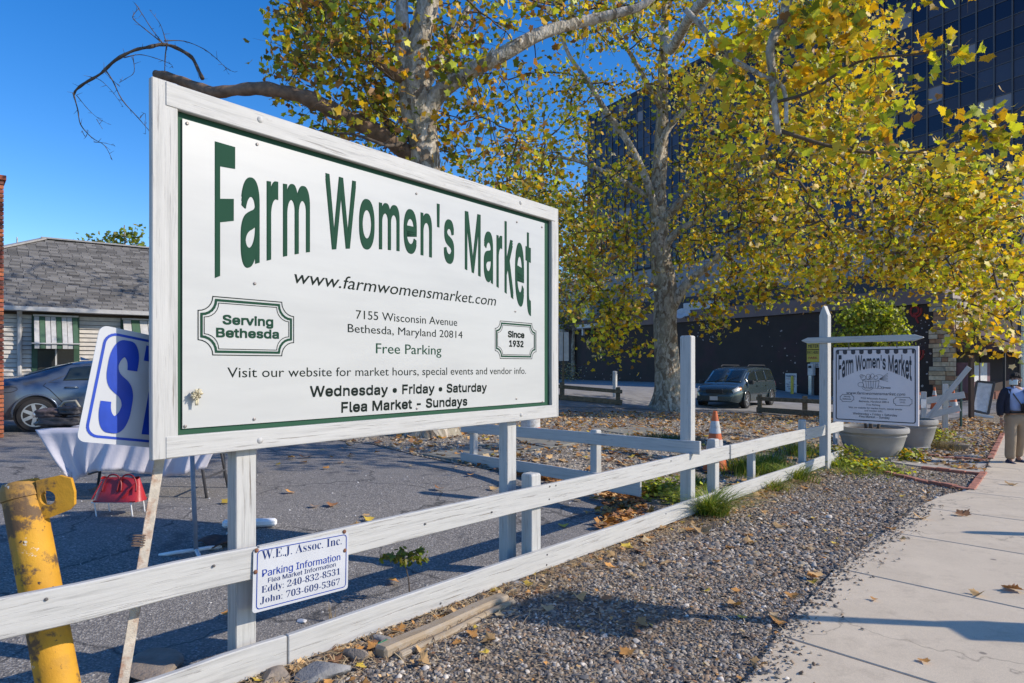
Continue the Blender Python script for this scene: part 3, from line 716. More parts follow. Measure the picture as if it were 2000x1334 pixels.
# pale fragments of poster on the mural wall
mb = MB()
for i in range(150):
    px = random.choice([random.gauss(1203, 8), random.uniform(1105, 1265), random.uniform(1480, 1560), random.uniform(1760, 1825), random.gauss(1385, 12)]); py = random.uniform(728, 752) if px < 1270 and random.random() < .7 else random.uniform(625, 755)
    if px > 1340 and px < 1420: py = random.uniform(630, 665)
    u, v = WP.hit(px, py); s = random.uniform(.02, .07); pts_ = [(u + s * random.uniform(.6, 1.2) * math.cos(a), v + s * random.uniform(.5, 1.1) * math.sin(a)) for a in (0, 1.2, 2.4, 3.6, 4.9)]
    mb.add([WP.at(a, b, .012) for a, b in pts_], [(0, 1, 2, 3, 4)])
tag(mb.build('paint_fleck', simple('fleck_grey', (.42, .37, .36), .8, .3, 30.), bld), kind='stuff')
mb = MB()
for cx, cy, r in ((1788, 607, 12), (1790, 690, 14)):   # red mural scrolls
    pts_ = [WP.pt(cx + r * math.cos(a) * (1 - a / 14), cy + r * 1.1 * math.sin(a) * (1 - a / 14), .02) for a in np.linspace(-.4, 8.5, 22)] + [WP.pt(cx + 6, cy + 24, .02)]
    mb.tube(pts_, .055, 5)
mb.build('mural_scroll', simple('mural_red', (.30, .03, .025), .7), bld)

# ------------------------------------------------------------------ glass tower
GLS = [(lambda t, c, r: (t.base(c), t.set(Roughness=r, Metallic=0.), t.b.inputs['Specular IOR Level'].__setattr__('default_value', .35), t.m)[-1])(NT(n), c, r) for n, c, r in
       (('tower_glass', (.012, .014, .036), .14), ('tower_glass_grey', (.045, .046, .075), .3), ('tower_spandrel', (.030, .030, .055), .4), ('tower_blind', (.22, .205, .23), .55))]
MULL = simple('mullion', (.085, .075, .08), .5, metal=.2)
TA, TU = V((58.6, 75.0, 0)), V((-.615, 1, 0)).normalized(); TN = V((-TU.y, TU.x, 0)); TN = TN if TN.x < 0 else -TN
TP = Plane(TA, -TU, n=TN); TL = 81.
tw = empty('glass_tower', (TA.x, TA.y, -.3), 'tall dark navy glass curtain wall office tower behind the yellow sycamore', 'building')
wbox(-TL, 0, -.5, 54.6, -30, -.12, 'core', NAVY, tw, TP); wbox(-TL - .2, .2, 54.6, 55.4, -30.2, .1, 'roof_edge', CLADJ, tw, TP)
CW, FH = 1.86, 3.62; ncol = int(TL / CW); cells = []
for c in range(ncol):
    for f in range(15):
        for part in (0, 1): cells.append((c, f, part))
meshes = {}
def pane_mesh(part, k):
    if (part, k) in meshes: return meshes[(part, k)]
    h = 1.95 if part else 1.55; mb = MB(); a = V((0, 0, 0)); u = -TU
    mb.hexa([a, a + u * (CW - .14), a + u * (CW - .14) - TN * .05, a - TN * .05], [a + V((0, 0, h)), a + u * (CW - .14) + V((0, 0, h)), a + u * (CW - .14) - TN * .05 + V((0, 0, h)), a - TN * .05 + V((0, 0, h))])
    o = mb.build('pane', GLS[k], None, world=False); me = o.data; bpy.data.objects.remove(o); meshes[(part, k)] = me; return me
rr = random.Random(5); rest = MB(); restm = []; done = 0
for c, f, part in cells:
    z = .5 + f * FH + (1.6 if part else 0); p = TP.at(-c * CW - CW + .07, z, -.01)
    k = (2 if rr.random() < .85 else 1) if not part else (3 if rr.random() < .07 else (1 if rr.random() < .3 else 0))
    if c < 12 and f >= 4 and done < 290:
        o = link('pane', pane_mesh(part, k), tw); o.location = p - wloc(tw); done += 1
    else:
        me = pane_mesh(part, k); b = len(rest.v)
        rest.v += [tuple(V(v.co) + p) for v in me.vertices]
        for q in me.polygons: rest.f.append(tuple(i + b for i in q.vertices)); restm.append(k)
o = rest.build('pane', GLS, tw, fix=False); o.data.polygons.foreach_set('material_index', restm); tag(o, kind='stuff')
mb = MB()
for c in range(ncol + 1):
    a = TP.at(-c * CW, 0, .06); mb.box((a.x, a.y, 27.2), (.16, .16, 54.5), rz=math.atan2(TU.y, TU.x))
for f in range(30):
    z = .46 + (f // 2) * FH + (1.58 if f % 2 else 0); a, b = TP.at(0, z, .02), TP.at(-TL, z, .02); mb.box((a + b) / 2, (TL, .10, .09), rz=math.atan2(TU.y, TU.x))
tag(mb.build('mullion', MULL, tw), kind='stuff')
TCON = simple('tower_concrete', (.36, .36, .38), .8, .2, 9., bump=.4)
wbox(.02, 1.3, -.5, 56, -30, .5, 'concrete_fin', TCON, tw, TP)

# ------------------------------------------------------------------ restaurant at the right end: stone pier, awning, windows
STONE = [simple('pier_stone_%s' % n, c, .85, .3, 4., bump=.5) for n, c in (('tan', (.44, .33, .21)), ('buff', (.54, .44, .31)), ('rust', (.34, .19, .11)), ('grey', (.36, .33, .27)))]
for m, n in zip(STONE, ('tan_stone', 'buff_stone', 'rust_stone', 'grey_stone')): m.name = n
rs = empty('restaurant', (22.5, 33.6, -.2), 'restaurant corner building with rough stone pier, brown awning and dark framed windows', 'building')
ux0, ux1 = WP.hit(1826, 714)[0], WP.hit(1868, 714)[0]
ux0s = WP.hit(1818, 714)[0]
wbox(ux0 + .1, ux1 - .1, -.6, 4.9, -2.5, .12, 'pier_core', JOINT, rs)
nrow = 22; rh = 5.1 / nrow; rr = random.Random(3)
for r in range(nrow):
    z = -.35 + r * rh; u = ux0 if (r // 4) % 2 == 0 else ux0s
    while u < ux1 - .05:
        w_ = min(rr.choice((.3, .42, .6, .8)), ux1 - u); w_ = w_ if ux1 - u - w_ > .12 else ux1 - u
        d = rr.uniform(.17, .24); a = [WP.at(u + .012, z + .012, .0), WP.at(u + w_ - .012, z + .012, .0), WP.at(u + w_ - .012, z + .012, d), WP.at(u + .012, z + .012, d)]
        MB().hexa(a, [q + V((0, 0, rh - .024)) for q in a]).build('stone', STONE[rr.choice((0, 0, 1, 1, 2, 3))], rs); u += w_
# sunlit street side of the corner: runs away from the pier
E0 = WP.at(ux1, 0, .1); EUv = V((.80, .60, 0)).normalized(); EP = Plane(E0, EUv)
for r in range(nrow):
    z = -.35 + r * rh; u = 0.
    while u < 2.2:
        w_ = min(rr.choice((.35, .5, .7)), 2.2 - u); w_ = w_ if 2.2 - u - w_ > .12 else 2.2 - u
        d = rr.uniform(.02, .08); a = [EP.at(u + .01, z + .012, -.2), EP.at(u + w_ - .01, z + .012, -.2), EP.at(u + w_ - .01, z + .012, d), EP.at(u + .01, z + .012, d)]
        if z > 3.3 or z < 1.: MB().hexa(a, [q + V((0, 0, rh - .024)) for q in a]).build('stone', STONE[rr.choice((0, 1, 1, 3))], rs)
        u += w_
BROWN = simple('awning_brown', (.075, .04, .045), .75, .15, 3.); PLUM = simple('panel_plum', (.16, .08, .095), .6, .1)
GLD = (lambda t: (t.base((.03, .03, .028)), t.set(Roughness=.12), t.m)[-1])(NT('shop_glass'))
wbox(0.3, 14, -.6, 5.2, -1.3, -.22, 'side_wall', simple('stucco_tan', (.40, .33, .27), .9, .1, 3.), rs, EP)
# awning
a0, a1 = EP.at(.1, 3.35, .05), EP.at(9., 3.35, .05); f0, f1 = EP.at(.1, 2.55, 1.9), EP.at(9., 2.55, 1.9)
MB().hexa([a0 - V((0, 0, .12)), a1 - V((0, 0, .12)), f1 - V((0, 0, .12)), f0 - V((0, 0, .12))], [a0, a1, f1, f0]).build('awning', BROWN, rs)
MB().prism([f0 + V((0, 0, .0)), f1, f1 - V((0, 0, .34)), f0 - V((0, 0, .34))], EP.n * .03).build('awning_valance', BROWN, rs)
MB().prism([a0, f0, f0 - V((0, 0, .34)), a0 - V((0, 0, 1.1))], EUv * -.03).build('awning_end', BROWN, rs)
vp = Plane(f0 - V((0, 0, .34)) + EP.n * .035, EUv); vp.n = EP.n
MB().prism([vp.at(5.2, .04, .0), vp.at(8.2, .04, 0), vp.at(8.2, .3, 0), vp.at(5.2, .3, 0)], EP.n * .02).build('valance_plate', WHT, rs)
letters('lettering', 'RESTAURANT', vp, (5.4, .1), (8.0, .1), .13, INK, rs, .03, .01, px=False, bold=.006)
for k in range(4):
    u = .5 + k * 2.15
    wbox(u, u + 1.9, .95, 2.4, -.2, -.12, 'window', GLD, rs, EP); wbox(u - .08, u, .7, 2.5, -.2, -.02, 'window_frame', BLK, rs, EP); wbox(u + 1.9, u + 1.98, .7, 2.5, -.2, -.02, 'window_frame', BLK, rs, EP)
    wbox(u + .9, u + .97, .95, 2.4, -.118, -.06, 'mullion', BLK, rs, EP)
wbox(.2, 2.9, .2, 1.7, -.19, .55, 'plum_panel', PLUM, rs, EP); wbox(.6, 1.3, .75, 1.68, .551, .58, 'pale_panel', WHT, rs, EP); wbox(1.5, 2.4, .75, 1.68, .551, .58, 'pale_panel', WHT, rs, EP)
wbox(.1, 9, -.5, .19, -.19, .6, 'base_wall', simple('base_brick', (.20, .085, .06), .9, .3, 14.), rs, EP)
for k in range(5): q = EP.at(.6 + k * 2.05, 0, 1.85); wbox(.55 + k * 2.05, .65 + k * 2.05, -.5, 2.5, 1.8, 1.9, 'awning_post', BLK, rs, EP)
rg = empty('iron_railing', EP.at(6, -.1, 2.1), 'black iron railing with thin bars in front of the restaurant windows', 'railing')
for z in (.95, .15): MB().tube([EP.at(3.4, z - .1, 2.1), EP.at(12, z - .1, 2.1)], .02, 5).build('rail', BLK, rg)
bar = None
for k in range(60):
    q = EP.at(3.4 + k * .145, -.25, 2.1)
    if bar is None: bar = MB().tube([q, q + V((0, 0, 1.1))], .011, 4).build('bar', BLK, rg); o = bar; q0 = q
    else: o = bar.copy(); COL.objects.link(o); o.location = bar.location + (q - q0)
# projecting shop signs and the brick and stucco building beyond
BB = V((29.0, 38.0, 0)); BP = Plane(BB, (1, -.25, 0))
far = empty('street_corner_building', (33, 38, -.2), 'tan stucco and red brick building far right behind the walking man', 'building')
BPW = murk('stucco_far', (.34, .27, .22), []); BRF = simple('brick_far', (.33, .12, .08), .9, .3, 20., bump=.3)
wbox(-.2, 14, 3.0, 7.5, -6, 0, 'upper_wall', BPW, far, BP); wbox(-.2, 14, 1.1, 2.98, -6, -.02, 'brick_band', BRF, far, BP); wbox(-.2, 14, -.6, 1.08, -6, -.04, 'base', BPW, far, BP)
for u in (.6, 3.2, 5.8): wbox(u, u + .28, -.3, 2.2, -.03, .12, 'pilaster', WHT, far, BP)
wall_sign(1955, 699, 1972, 711, INK, [('CAFE', .3, .35, .2, .8, WHT)], 'small black hanging shop sign left of the red sign', BP, .9, .08, name='shop_sign')
wall_sign(1973, 699, 1987, 711, REDP, [('TC', .45, .38, .1, .6, WHT), ('O', .08, .3, .25, .6, WHT)], 'small red shop sign right of the black one', BP, .9, .08, name='shop_sign')
# grey flat building behind
tag(MB().box((56, 66, 6.), (34, 10, 13), rz=-.25).build('grey_building', simple('grey_render', (.22, .22, .25), .8, .08, .6), None, loc=(56, 66, -.3)), 'plain grey building block low behind the sycamore at the right edge', 'building')
# street pole at the right edge
q = G(1999, 812); q = V((q.x, q.y, q.z)); pl_ = empty('lamp_pole', q, 'silver tapered street lamp pole at the right edge of the picture', 'pole')
MB().lathe(q, [(.10, 0), (.10, .3), (.075, .32), (.05, 8.2), (.03, 8.3)], 12).build('pole', GALV, pl_, smooth=True, auto=40)
MB().tube([q + V((0, 0, 8.2)), q + V((.5, -.3, 8.5)), q + V((1.4, -.8, 8.55))], [.04, .035, .03], 8).build('arm', GALV, pl_); MB().box(q + V((1.6, -.9, 8.52)), (.6, .25, .12)).build('lamp_head', GALV, pl_, bevel=.03)

# ------------------------------------------------------------------ timber barriers beside the alley
TIMB = simple('weathered_timber', (.17, .13, .085), .9, .3, 12., bump=.5, grime=(.10, .085, .05))
def barrier(pxs, y_top, label, rails=True):
    a = G(*pxs[0]); b = G(*pxs[-1]); e = empty('timber_barrier', a, label, 'barrier', 'low timber parking barriers')
    ps = [G(*q) for q in pxs]
    for p in ps: board('post', p + V((0, 0, -.1)), p + V((0, 0, y_top)), .17, .17, TIMB, e, up=(.3, 1, 0), bevel=.02)
    d = (b - a).normalized()
    for z, s in ((y_top - .17, .15), (.12, .2)): board('rail', a - d * .3 + V((.05, -.14, z)), b + d * .1 + V((.05, -.14, z)), .1, s, TIMB, e, bevel=.015)
    return e
barrier([(1042, 777), (1098, 781), (1207, 791)], .72, 'low timber barrier beside the alley left of the biggest sycamore')
barrier([(1484, 806), (1572, 812), (1690, 822)], .72, 'low timber barrier right of the parked minivan')
# white double sign on a post at the end of the left barrier
q = G(1100, 778); ps = empty('post_sign', q, 'pair of narrow white sign backs on a post behind the right edge of the billboard', 'sign')
board('post', q, q + V((0, 0, 2.6)), .09, .09, TIMB, ps, up=(0, 1, 0))
board('plate', q + V((-.10, -.09, 1.55)), q + V((-.10, -.09, 2.75)), .02, .17, WHT, ps, up=(1, 0, 0)); board('plate', q + V((.12, -.09, 1.55)), q + V((.12, -.09, 2.75)), .02, .2, WHT, ps, up=(1, 0, 0))

# ------------------------------------------------------------------ market house on the left
HP = Plane((-11.77, 18.0, 0), (1.33, 1, 0))   # facade; u=0 near photo x=150
HU, HN = HP.u, HP.n; HBk = -HN
ho = empty('market_house', (-11.8, 18, .2), 'low pale clapboard market house with grey shingle hip roof and striped awnings', 'house')
SID = simple('siding_paint', (.56, .52, .47), .75, .12, 4., bump=.2, grime=(.42, .385, .34)); TRIMG = simple('trim_green', (.03, .075, .04), .5); GUT = simple('gutter_white', (.46, .45, .44), .5, .1)
UL, UR = -5.55, 9.; ez = CZ + 110 / FP * 18
wbox(UL + .3, UR - .3, -.3, ez - .1, -9, -.12, 'wall', JOINT, ho, HP)  # dark core colour deepens the shadow lines between the siding boards
nb = 26; bh = (ez - .18 + .1) / nb
win = [(HP.hit(70, 700)[0], HP.hit(148, 700)[0], HP.hit(70, 618)[1]), (HP.hit(243, 700)[0], HP.hit(243, 700)[0] + 1.55, HP.hit(243, 625)[1])]
for i in range(nb):
    z0 = -.1 + i * bh; segs = [(UL + .3, UR - .3)]
    for wa, wb_, wt in win:
        if z0 + bh > 1.0 and z0 < wt + .02:
            n_ = []
            for a, b in segs: n_ += [(a, wa - .09), (wb_ + .09, b)] if a < wa and b > wb_ else [(a, b)]
            segs = n_
    for a, b in segs:
        MB().hexa([HP.at(a, z0, -.115), HP.at(b, z0, -.115), HP.at(b, z0, -.055), HP.at(a, z0, -.055)], [HP.at(a, z0 + bh - .012, -.118), HP.at(b, z0 + bh - .012, -.118), HP.at(b, z0 + bh - .012, -.095), HP.at(a, z0 + bh - .012, -.095)]).build('siding_board', SID, ho)
AWG, AWW = simple('awning_green', (.055, .12, .07), .7, .1), simple('awning_white', (.48, .47, .46), .7, .15)
for wi, (a, b, wt) in enumerate(win):
    wf = wbox(a - .085, b + .085, 1.0, wt + .04, -.13, -.05, 'window_frame', TRIMG, ho, HP); wbox(a + .04, b - .04, 1.08, wt - .04, -.049, -.035, 'window_pane', GLD, wf, HP)
    wbox((a + b) / 2 - .02, (a + b) / 2 + .02, 1.08, wt - .04, -.034, -.02, 'glazing_bar', AWW, wf, HP)
    aw = empty('striped_awning', HP.at((a + b) / 2, wt - .9, .3), ('green and white striped window awning, the one fully in view above the dark car' if wi == 0 else 'green and white striped window awning half hidden by the billboard'), 'awning', 'striped window awnings'); n_ = 8
    vz = HP.hit(70, 671)[1]; vz2 = vz - .14
    for k in range(n_):
        s0, s1 = a - .04 + (b - a + .08) * k / n_, a - .04 + (b - a + .08) * (k + 1) / n_ - .012; m = AWG if k in (1, 4, 7) else AWW
        o = .02 if k % 2 else 0
        MB().hexa([HP.at(s0, vz, .50), HP.at(s1, vz, .50), HP.at(s1, vz, .53 + o), HP.at(s0, vz, .53 + o)], [HP.at(s0, wt, .02), HP.at(s1, wt, .02), HP.at(s1, wt, .05 + o), HP.at(s0, wt, .05 + o)]).build('awning_strip', m, aw)
        MB().hexa([HP.at(s0, vz2, .515), HP.at(s1, vz2, .515), HP.at(s1, vz2, .53 + o), HP.at(s0, vz2, .53 + o)], [HP.at(s0, vz - .01, .515), HP.at(s1, vz - .01, .515), HP.at(s1, vz - .01, .53 + o), HP.at(s0, vz - .01, .53 + o)]).build('valance_strip', m, aw)
    MB().tube([HP.at(a - .1, vz - .01, .57), HP.at(b + .06, vz - .01, .57)], .018, 6).build('front_bar', AWW, aw); 
    wbox(a - .06, b + .06, wt + .01, wt + .05, -.04, .07, 'head_bar', AWW, aw, HP)
MB().tube([HP.at(HP.hit(38, 700)[0], -.1, -.02), HP.at(HP.hit(38, 700)[0], ez - .25, -.02), HP.at(HP.hit(38, 700)[0], ez - .1, .2)], .055, 8).build('downpipe', GUT, ho)
# hip roof: front plane and left plane, all shingles as real courses
r_in, rise = 5.0, 2.59; ov = .30
fE = lambda u, s: HP.at(u, ez + rise * s, ov - (r_in + ov) * s)       # front plane, s up the slope
ULr, URr = UL - .0, UR + .0
ROOFM = simple('roof_deck', (.07, .07, .075), .9)
SHG = attr_mat('shingles', .92)
mb = MB(); mb.v = [tuple(fE(ULr, 0)), tuple(fE(URr + 6, 0)), tuple(fE(URr + 6, 1)), tuple(fE(ULr + r_in, 1)), tuple(HP.at(ULr, ez, -10.3)), tuple(HP.at(URr + 6, ez, -10.3))]
mb.f = [(0, 1, 2, 3), (4, 0, 3), (5, 4, 3, 2), (0, 4, 5, 1), (1, 5, 2)]; mb.build('roof', ROOFM, ho)
vs, fs, tn = [], [], []; nr = 40; rr = random.Random(9); sl_ = math.hypot(r_in + ov, rise)
for r in range(nr):
    s0, s1 = r / nr, (r + 1) / nr; u = ULr + r_in * s0 + (r % 2) * .13; u_end = 12.5
    while u < u_end:
        w_ = rr.uniform(.24, .30); j = rr.uniform(0, .006)
        a, b = fE(u + .006, s0 - .004), fE(u + w_ - .006, s0 - .004); c_, d_ = fE(u + w_ - .006, s1), fE(u + .006, s1); up = V((0, 0, .022 + j))
        n0 = len(vs); vs += [a + up, b + up, c_ + V((0, 0, .004)), d_ + V((0, 0, .004)), a, b]; fs += [(n0, n0 + 1, n0 + 2, n0 + 3), (n0 + 4, n0 + 5, n0 + 1, n0)]
        g = rr.uniform(.11, .23); g = g * (.6 if rr.random() < .15 else 1); tn += [(g * .88, g * .84, g * .80)] * 2; u += w_
o = np_mesh('shingle', np.array([tuple(v) for v in vs]), np.array(fs), SHG, ho, np.array(tn)); tag(o, kind='stuff')
board('ridge_cap', fE(ULr + r_in - .1, 1) + V((0, 0, .03)), fE(12.5, 1) + V((0, 0, .03)), .3, .05, simple('ridge_cap', (.33, .32, .31), .9), ho)
board('hip_cap', fE(ULr, 0) + V((0, 0, .03)), fE(ULr + r_in, 1) + V((0, 0, .03)), .26, .05, simple('ridge_cap', (.33, .32, .31), .9), ho)
board('gutter', HP.at(ULr, ez - .06, ov + .05), HP.at(UR + 4, ez - .06, ov + .05), .11, .11, GUT, ho); board('soffit', HP.at(ULr, ez - .10, .1), HP.at(UR + 4, ez - .10, .1), .42, .02, GUT, ho)
# brick wall end at the far left
bw = empty('brick_pier', (-9.6, 12.2, .2), 'tall red orange brick wall end at the left edge of the picture', 'brick wall')
x1 = (8 - HX) / FP * 12.; BR2 = [simple(n, c, .85, .25, 20., bump=.4) for n, c in (('brick_orange', (.44, .14, .06)), ('brick_red', (.32, .085, .05)), ('brick_dark', (.16, .065, .05)))]
BRZ = R(41); BC = V((x1, 12., 0)); bpos = lambda a, b, z_: BC + Matrix.Rotation(BRZ, 3, 'Z') @ V((a, b, 0)) + V((0, 0, z_))
MB().box(bpos(-.36, .40, 2.4), (.68, .76, 5.0), rz=BRZ).build('mortar', simple('mortar', (.25, .17, .13), .9), bw)
nrw = 62; z = 0.; rr = random.Random(4); shapes = []
for w_ in (.2, .095):
    o = MB().box((0, 0, 0), (w_, .05, .062)).build('brick', None, None, world=False, bevel=.004); shapes.append(o.data); bpy.data.objects.remove(o)
mshapes = {}
for r in range(nrw):
    z = .02 + r * .0785; x = x1; w0 = .095 if r % 2 else .2; first = True
    while x > x1 - .62:
        w_ = w0 if first else .2; first = False; k = rr.choice((0, 0, 0, 1, 1, 2)); key = (w_, k)
        if key not in mshapes: m_ = shapes[0 if w_ == .2 else 1].copy(); m_.materials.clear(); m_.materials.append(BR2[k]); mshapes[key] = m_
        o = link('brick', mshapes[key], bw); o.location = bpos(x - w_ / 2 - x1 - .005, .012 + rr.uniform(-.004, .004), z + .03) - wloc(bw); o.rotation_euler = (0, 0, BRZ); x -= w_ + .01
MB().box(bpos(-.34, .37, 4.93), (.74, .84, .08), rz=BRZ).build('coping', BR2[1], bw)
# ------------------------------------------------------------------ trees
def bark_mat(name, pale, olive, brown, sc=2.2):
    t = NT(name); v = t.coord((1, 1, .55), rnd=False)
    wv = t.n('VectorMath', operation='ADD', i_0=v, i_1=t.n('TexNoise', i_Vector=v, i_Scale=3., i_Detail=4.).outputs['Color']).outputs[0]
    c1 = t.n('TexVoronoi', i_Vector=wv, i_Scale=sc * 3.2); k = t.n('SeparateColor', i_Color=c1.outputs['Color']).outputs[0]
    c = t.ramp(k, [(0., brown), (.22, olive), (.5, tuple((a + b) / 2 for a, b in zip(pale, olive))), (.72, pale)], 'CONSTANT')
    n = t.noise(v, 9., 6, .7); c = t.mix(t.ramp(n, [(.4, 0.), (.62, .75)]), c, brown)
    t.base(c); t.set(Roughness=.9); h = t.n('Math', operation='ADD', i_0=n, i_1=c1.outputs['Distance']).outputs[0]; t.bump(h, .8, .03); return t.m
BARK = bark_mat('sycamore_bark', (.60, .54, .45), (.34, .31, .235), (.20, .155, .11)); BARKP = bark_mat('pale_branch_bark', (.66, .61, .54), (.46, .42, .35), (.24, .20, .15))
DEADW = simple('dead_wood', (.20, .13, .085), .9, .4, 7., bump=.8, grime=(.07, .05, .035)); TWIG = simple('twig_bark', (.10, .075, .055), .9)
LEAFM = attr_mat('leaf', .5, .42)
PAL = {'gold': (.78, .47, .02), 'yellow': (.84, .65, .04), 'lime': (.54, .60, .04), 'green': (.17, .23, .02), 'brown': (.34, .17, .05), 'olive': (.25, .22, .03), 'pale': (.72, .60, .38)}
def leaf_shape(near):
    if near:   # five pointed lobes with teeth
        h_ = [(.10, -.24), (.30, -.20), (.46, -.26), (.41, -.08), (.50, -.02), (.47, .08), (.60, .20), (.42, .23), (.38, .33), (.27, .30), (.24, .42), (.12, .46), (.09, .55)]; o = [(0, -.12)] + h_ + [(0, .66)] + [(-a, b) for a, b in h_[::-1]]
    else: o = [(0, -.18), (.40, -.24), (.40, -.0), (.56, .20), (.27, .28), (0, .62), (-.27, .28), (-.56, .20), (-.40, .0), (-.40, -.24)]
    p = np.array([(0, .05)] + o); z = .12 * np.abs(p[:, 0]) - .10 * p[:, 1] ** 2
    n = len(o); f = np.array([(0, 1 + i, 1 + (i + 1) % n) for i in range(n)])
    return np.c_[p, z], f
def leaf_cloud(pos, size, mixw, near=False, droop=.5, rs=rng):
    sh, fc = leaf_shape(near); n = len(pos); k = len(sh)
    nrm = rs.normal(size=(n, 3)); nrm /= np.linalg.norm(nrm, axis=1)[:, None]; nrm += np.array([.32, -.22, droop]); nrm /= np.linalg.norm(nrm, axis=1)[:, None]
    t = rs.normal(size=(n, 3)) + np.array([0, 0, -.6]); t -= nrm * (t * nrm).sum(1)[:, None]; t /= np.linalg.norm(t, axis=1)[:, None]; b = np.cross(nrm, t)
    s = (size * rs.uniform(.65, 1.25, n))[:, None, None]; curl = rs.uniform(-1.2, 2.6, n)[:, None, None]
    vs = pos[:, None, :] + s * (sh[None, :, 0:1] * b[:, None, :] + sh[None, :, 1:2] * t[:, None, :] + sh[None, :, 2:3] * curl * nrm[:, None, :])
    fs = (fc[None] + (np.arange(n) * k)[:, None, None]).reshape(-1, 3)
    names = list(mixw); pr = np.array([mixw[q] for q in names], float); pr /= pr.sum(); pal = np.array([PAL[q] for q in names])
    c = pal[rs.choice(len(names), n, p=pr)] * rs.uniform(.55, 1.3, (n, 1)); c = np.clip(c, 0, .85)
    return vs.reshape(-1, 3), fs, np.repeat(c, len(fc), 0)
def smooth_path(p, n=4):
    p = [V(q) for q in p]; out = []
    for i in range(len(p) - 1):
        a, b, c, d = p[max(i - 1, 0)], p[i], p[i + 1], p[min(i + 2, len(p) - 1)]
        for k in range(n):
            t = k / n; out.append(.5 * ((2 * b) + (c - a) * t + (2 * a - 5 * b + 4 * c - d) * t * t + (3 * b - a - 3 * c + d) * t ** 3))
    return out + [p[-1]]
def PP(l): return [P(*q) for q in l]
def limb(pts, r0, r1, name, mat, par, n=8, sub=4, nodes=None, wob=.0):
    pp = smooth_path(pts, sub); m = len(pp); rad = [r0 + (r1 - r0) * i / (m - 1) for i in range(m)]
    if wob: rad = [r * (1 + wob * math.sin(i * 1.7) + wob * .6 * math.sin(i * .7 + 1)) for i, r in enumerate(rad)]
    o = MB().tube(pp, rad, n).build(name, mat, par, smooth=True)
    if nodes is not None: nodes += [tuple(q) for q in pp[1:]]
    return o
def boxes(specs, rs=rng):
    out = []
    for x0, x1, y0, y1, Y0, Y1, n in specs:
        px = rs.uniform(x0, x1, n); py = rs.uniform(y0, y1, n); Y = rs.uniform(Y0, Y1, n)
        out.append(np.c_[(px - HX) / FP * Y, Y, CZ - (py - HY) / FP * Y])
    return np.concatenate(out)
def clear(c, line, hw, keep=.12, Ymax=99., rs=rng):
    """thins the clusters that hang in front of a trunk or limb"""
    px = HX + FP * c[:, 0] / c[:, 1]; py = HY - FP * (c[:, 2] - CZ) / c[:, 1]; bad = np.zeros(len(c), bool)
    for (x0, y0), (x1, y1) in zip(line[:-1], line[1:]):
        d = np.array([x1 - x0, y1 - y0], float); t = np.clip(((px - x0) * d[0] + (py - y0) * d[1]) / (d @ d), 0, 1); bad |= np.hypot(px - x0 - t * d[0], py - y0 - t * d[1]) < hw
    return c[~(bad & (c[:, 1] < Ymax) & (rs.random(len(c)) > keep))]
def grow(nodes, centres, par, r=.012, name='twigs'):
    """joins every leaf cluster to the nearest wood with a bent twig"""
    nd = np.array(nodes); d = np.array([np.min(np.linalg.norm(nd - c, axis=1)) for c in centres]); mb = MB(); rr = random.Random(2)
    for i in np.argsort(d):
        c = centres[i]; dd = np.linalg.norm(nd - c, axis=1); j = int(np.argmin(dd)); a = V(nd[j]); b = V(c); L = (b - a).length
        if L < .05: continue
        mid = [a.lerp(b, t) + V((rr.uniform(-1, 1), rr.uniform(-1, 1), rr.uniform(-.3, 1))) * L * .10 for t in (.33, .67)]
        pp = [a] + mid + [b]; r0 = r * (1 + min(L, 4) * .8); mb.tube(pp, [r0, r0 * .8, r0 * .6, r0 * .35], 4, cap=False)
        for _ in range(2):
            e = b + V((rr.gauss(0, .35), rr.gauss(0, .35), rr.gauss(0, .3))); mb.tube([mid[1], b.lerp(e, .4), e], [r0 * .45, r0 * .3, r0 * .12], 3, cap=False)
        nd = np.vstack([nd, [tuple(q) for q in (mid[0], mid[1], b)]])
    return tag(mb.build(name, TWIG, par, smooth=True), kind='stuff')
def scatter(centres, per, rad, rs=rng):
    p = np.repeat(centres, per, 0); o = rs.normal(size=p.shape) * rad * np.array([1, 1, .75]); return p + o
def leaf_parts(pos, size, mixw, par, nmax=300, rs=rng):
    """leaves near enough to be picked apart: one object each, a few shared shapes"""
    names = list(mixw); pr = np.array([mixw[q] for q in names], float); pr /= pr.sum(); protos = []
    for q in names:
        for v_ in range(3):
            vs, fs, tn = leaf_cloud(np.zeros((1, 3)), 1., {q: 1}, True); o = np_mesh('leaf', vs, fs, LEAFM, None, tn); protos.append((q, o.data)); bpy.data.objects.remove(o)
    rr = random.Random(8)
    for i in range(min(nmax, len(pos))):
        q = rs.choice(names, p=pr); me = rr.choice([m for a, m in protos if a == q]); o = link('leaf', me, par)
        s = size * rr.uniform(.7, 1.2); o.scale = (s, s, s); o.rotation_euler = (rr.uniform(-.7, .7), rr.uniform(-.7, .7), rr.uniform(0, 6.28)); o.location = V(pos[i]) - wloc(par)
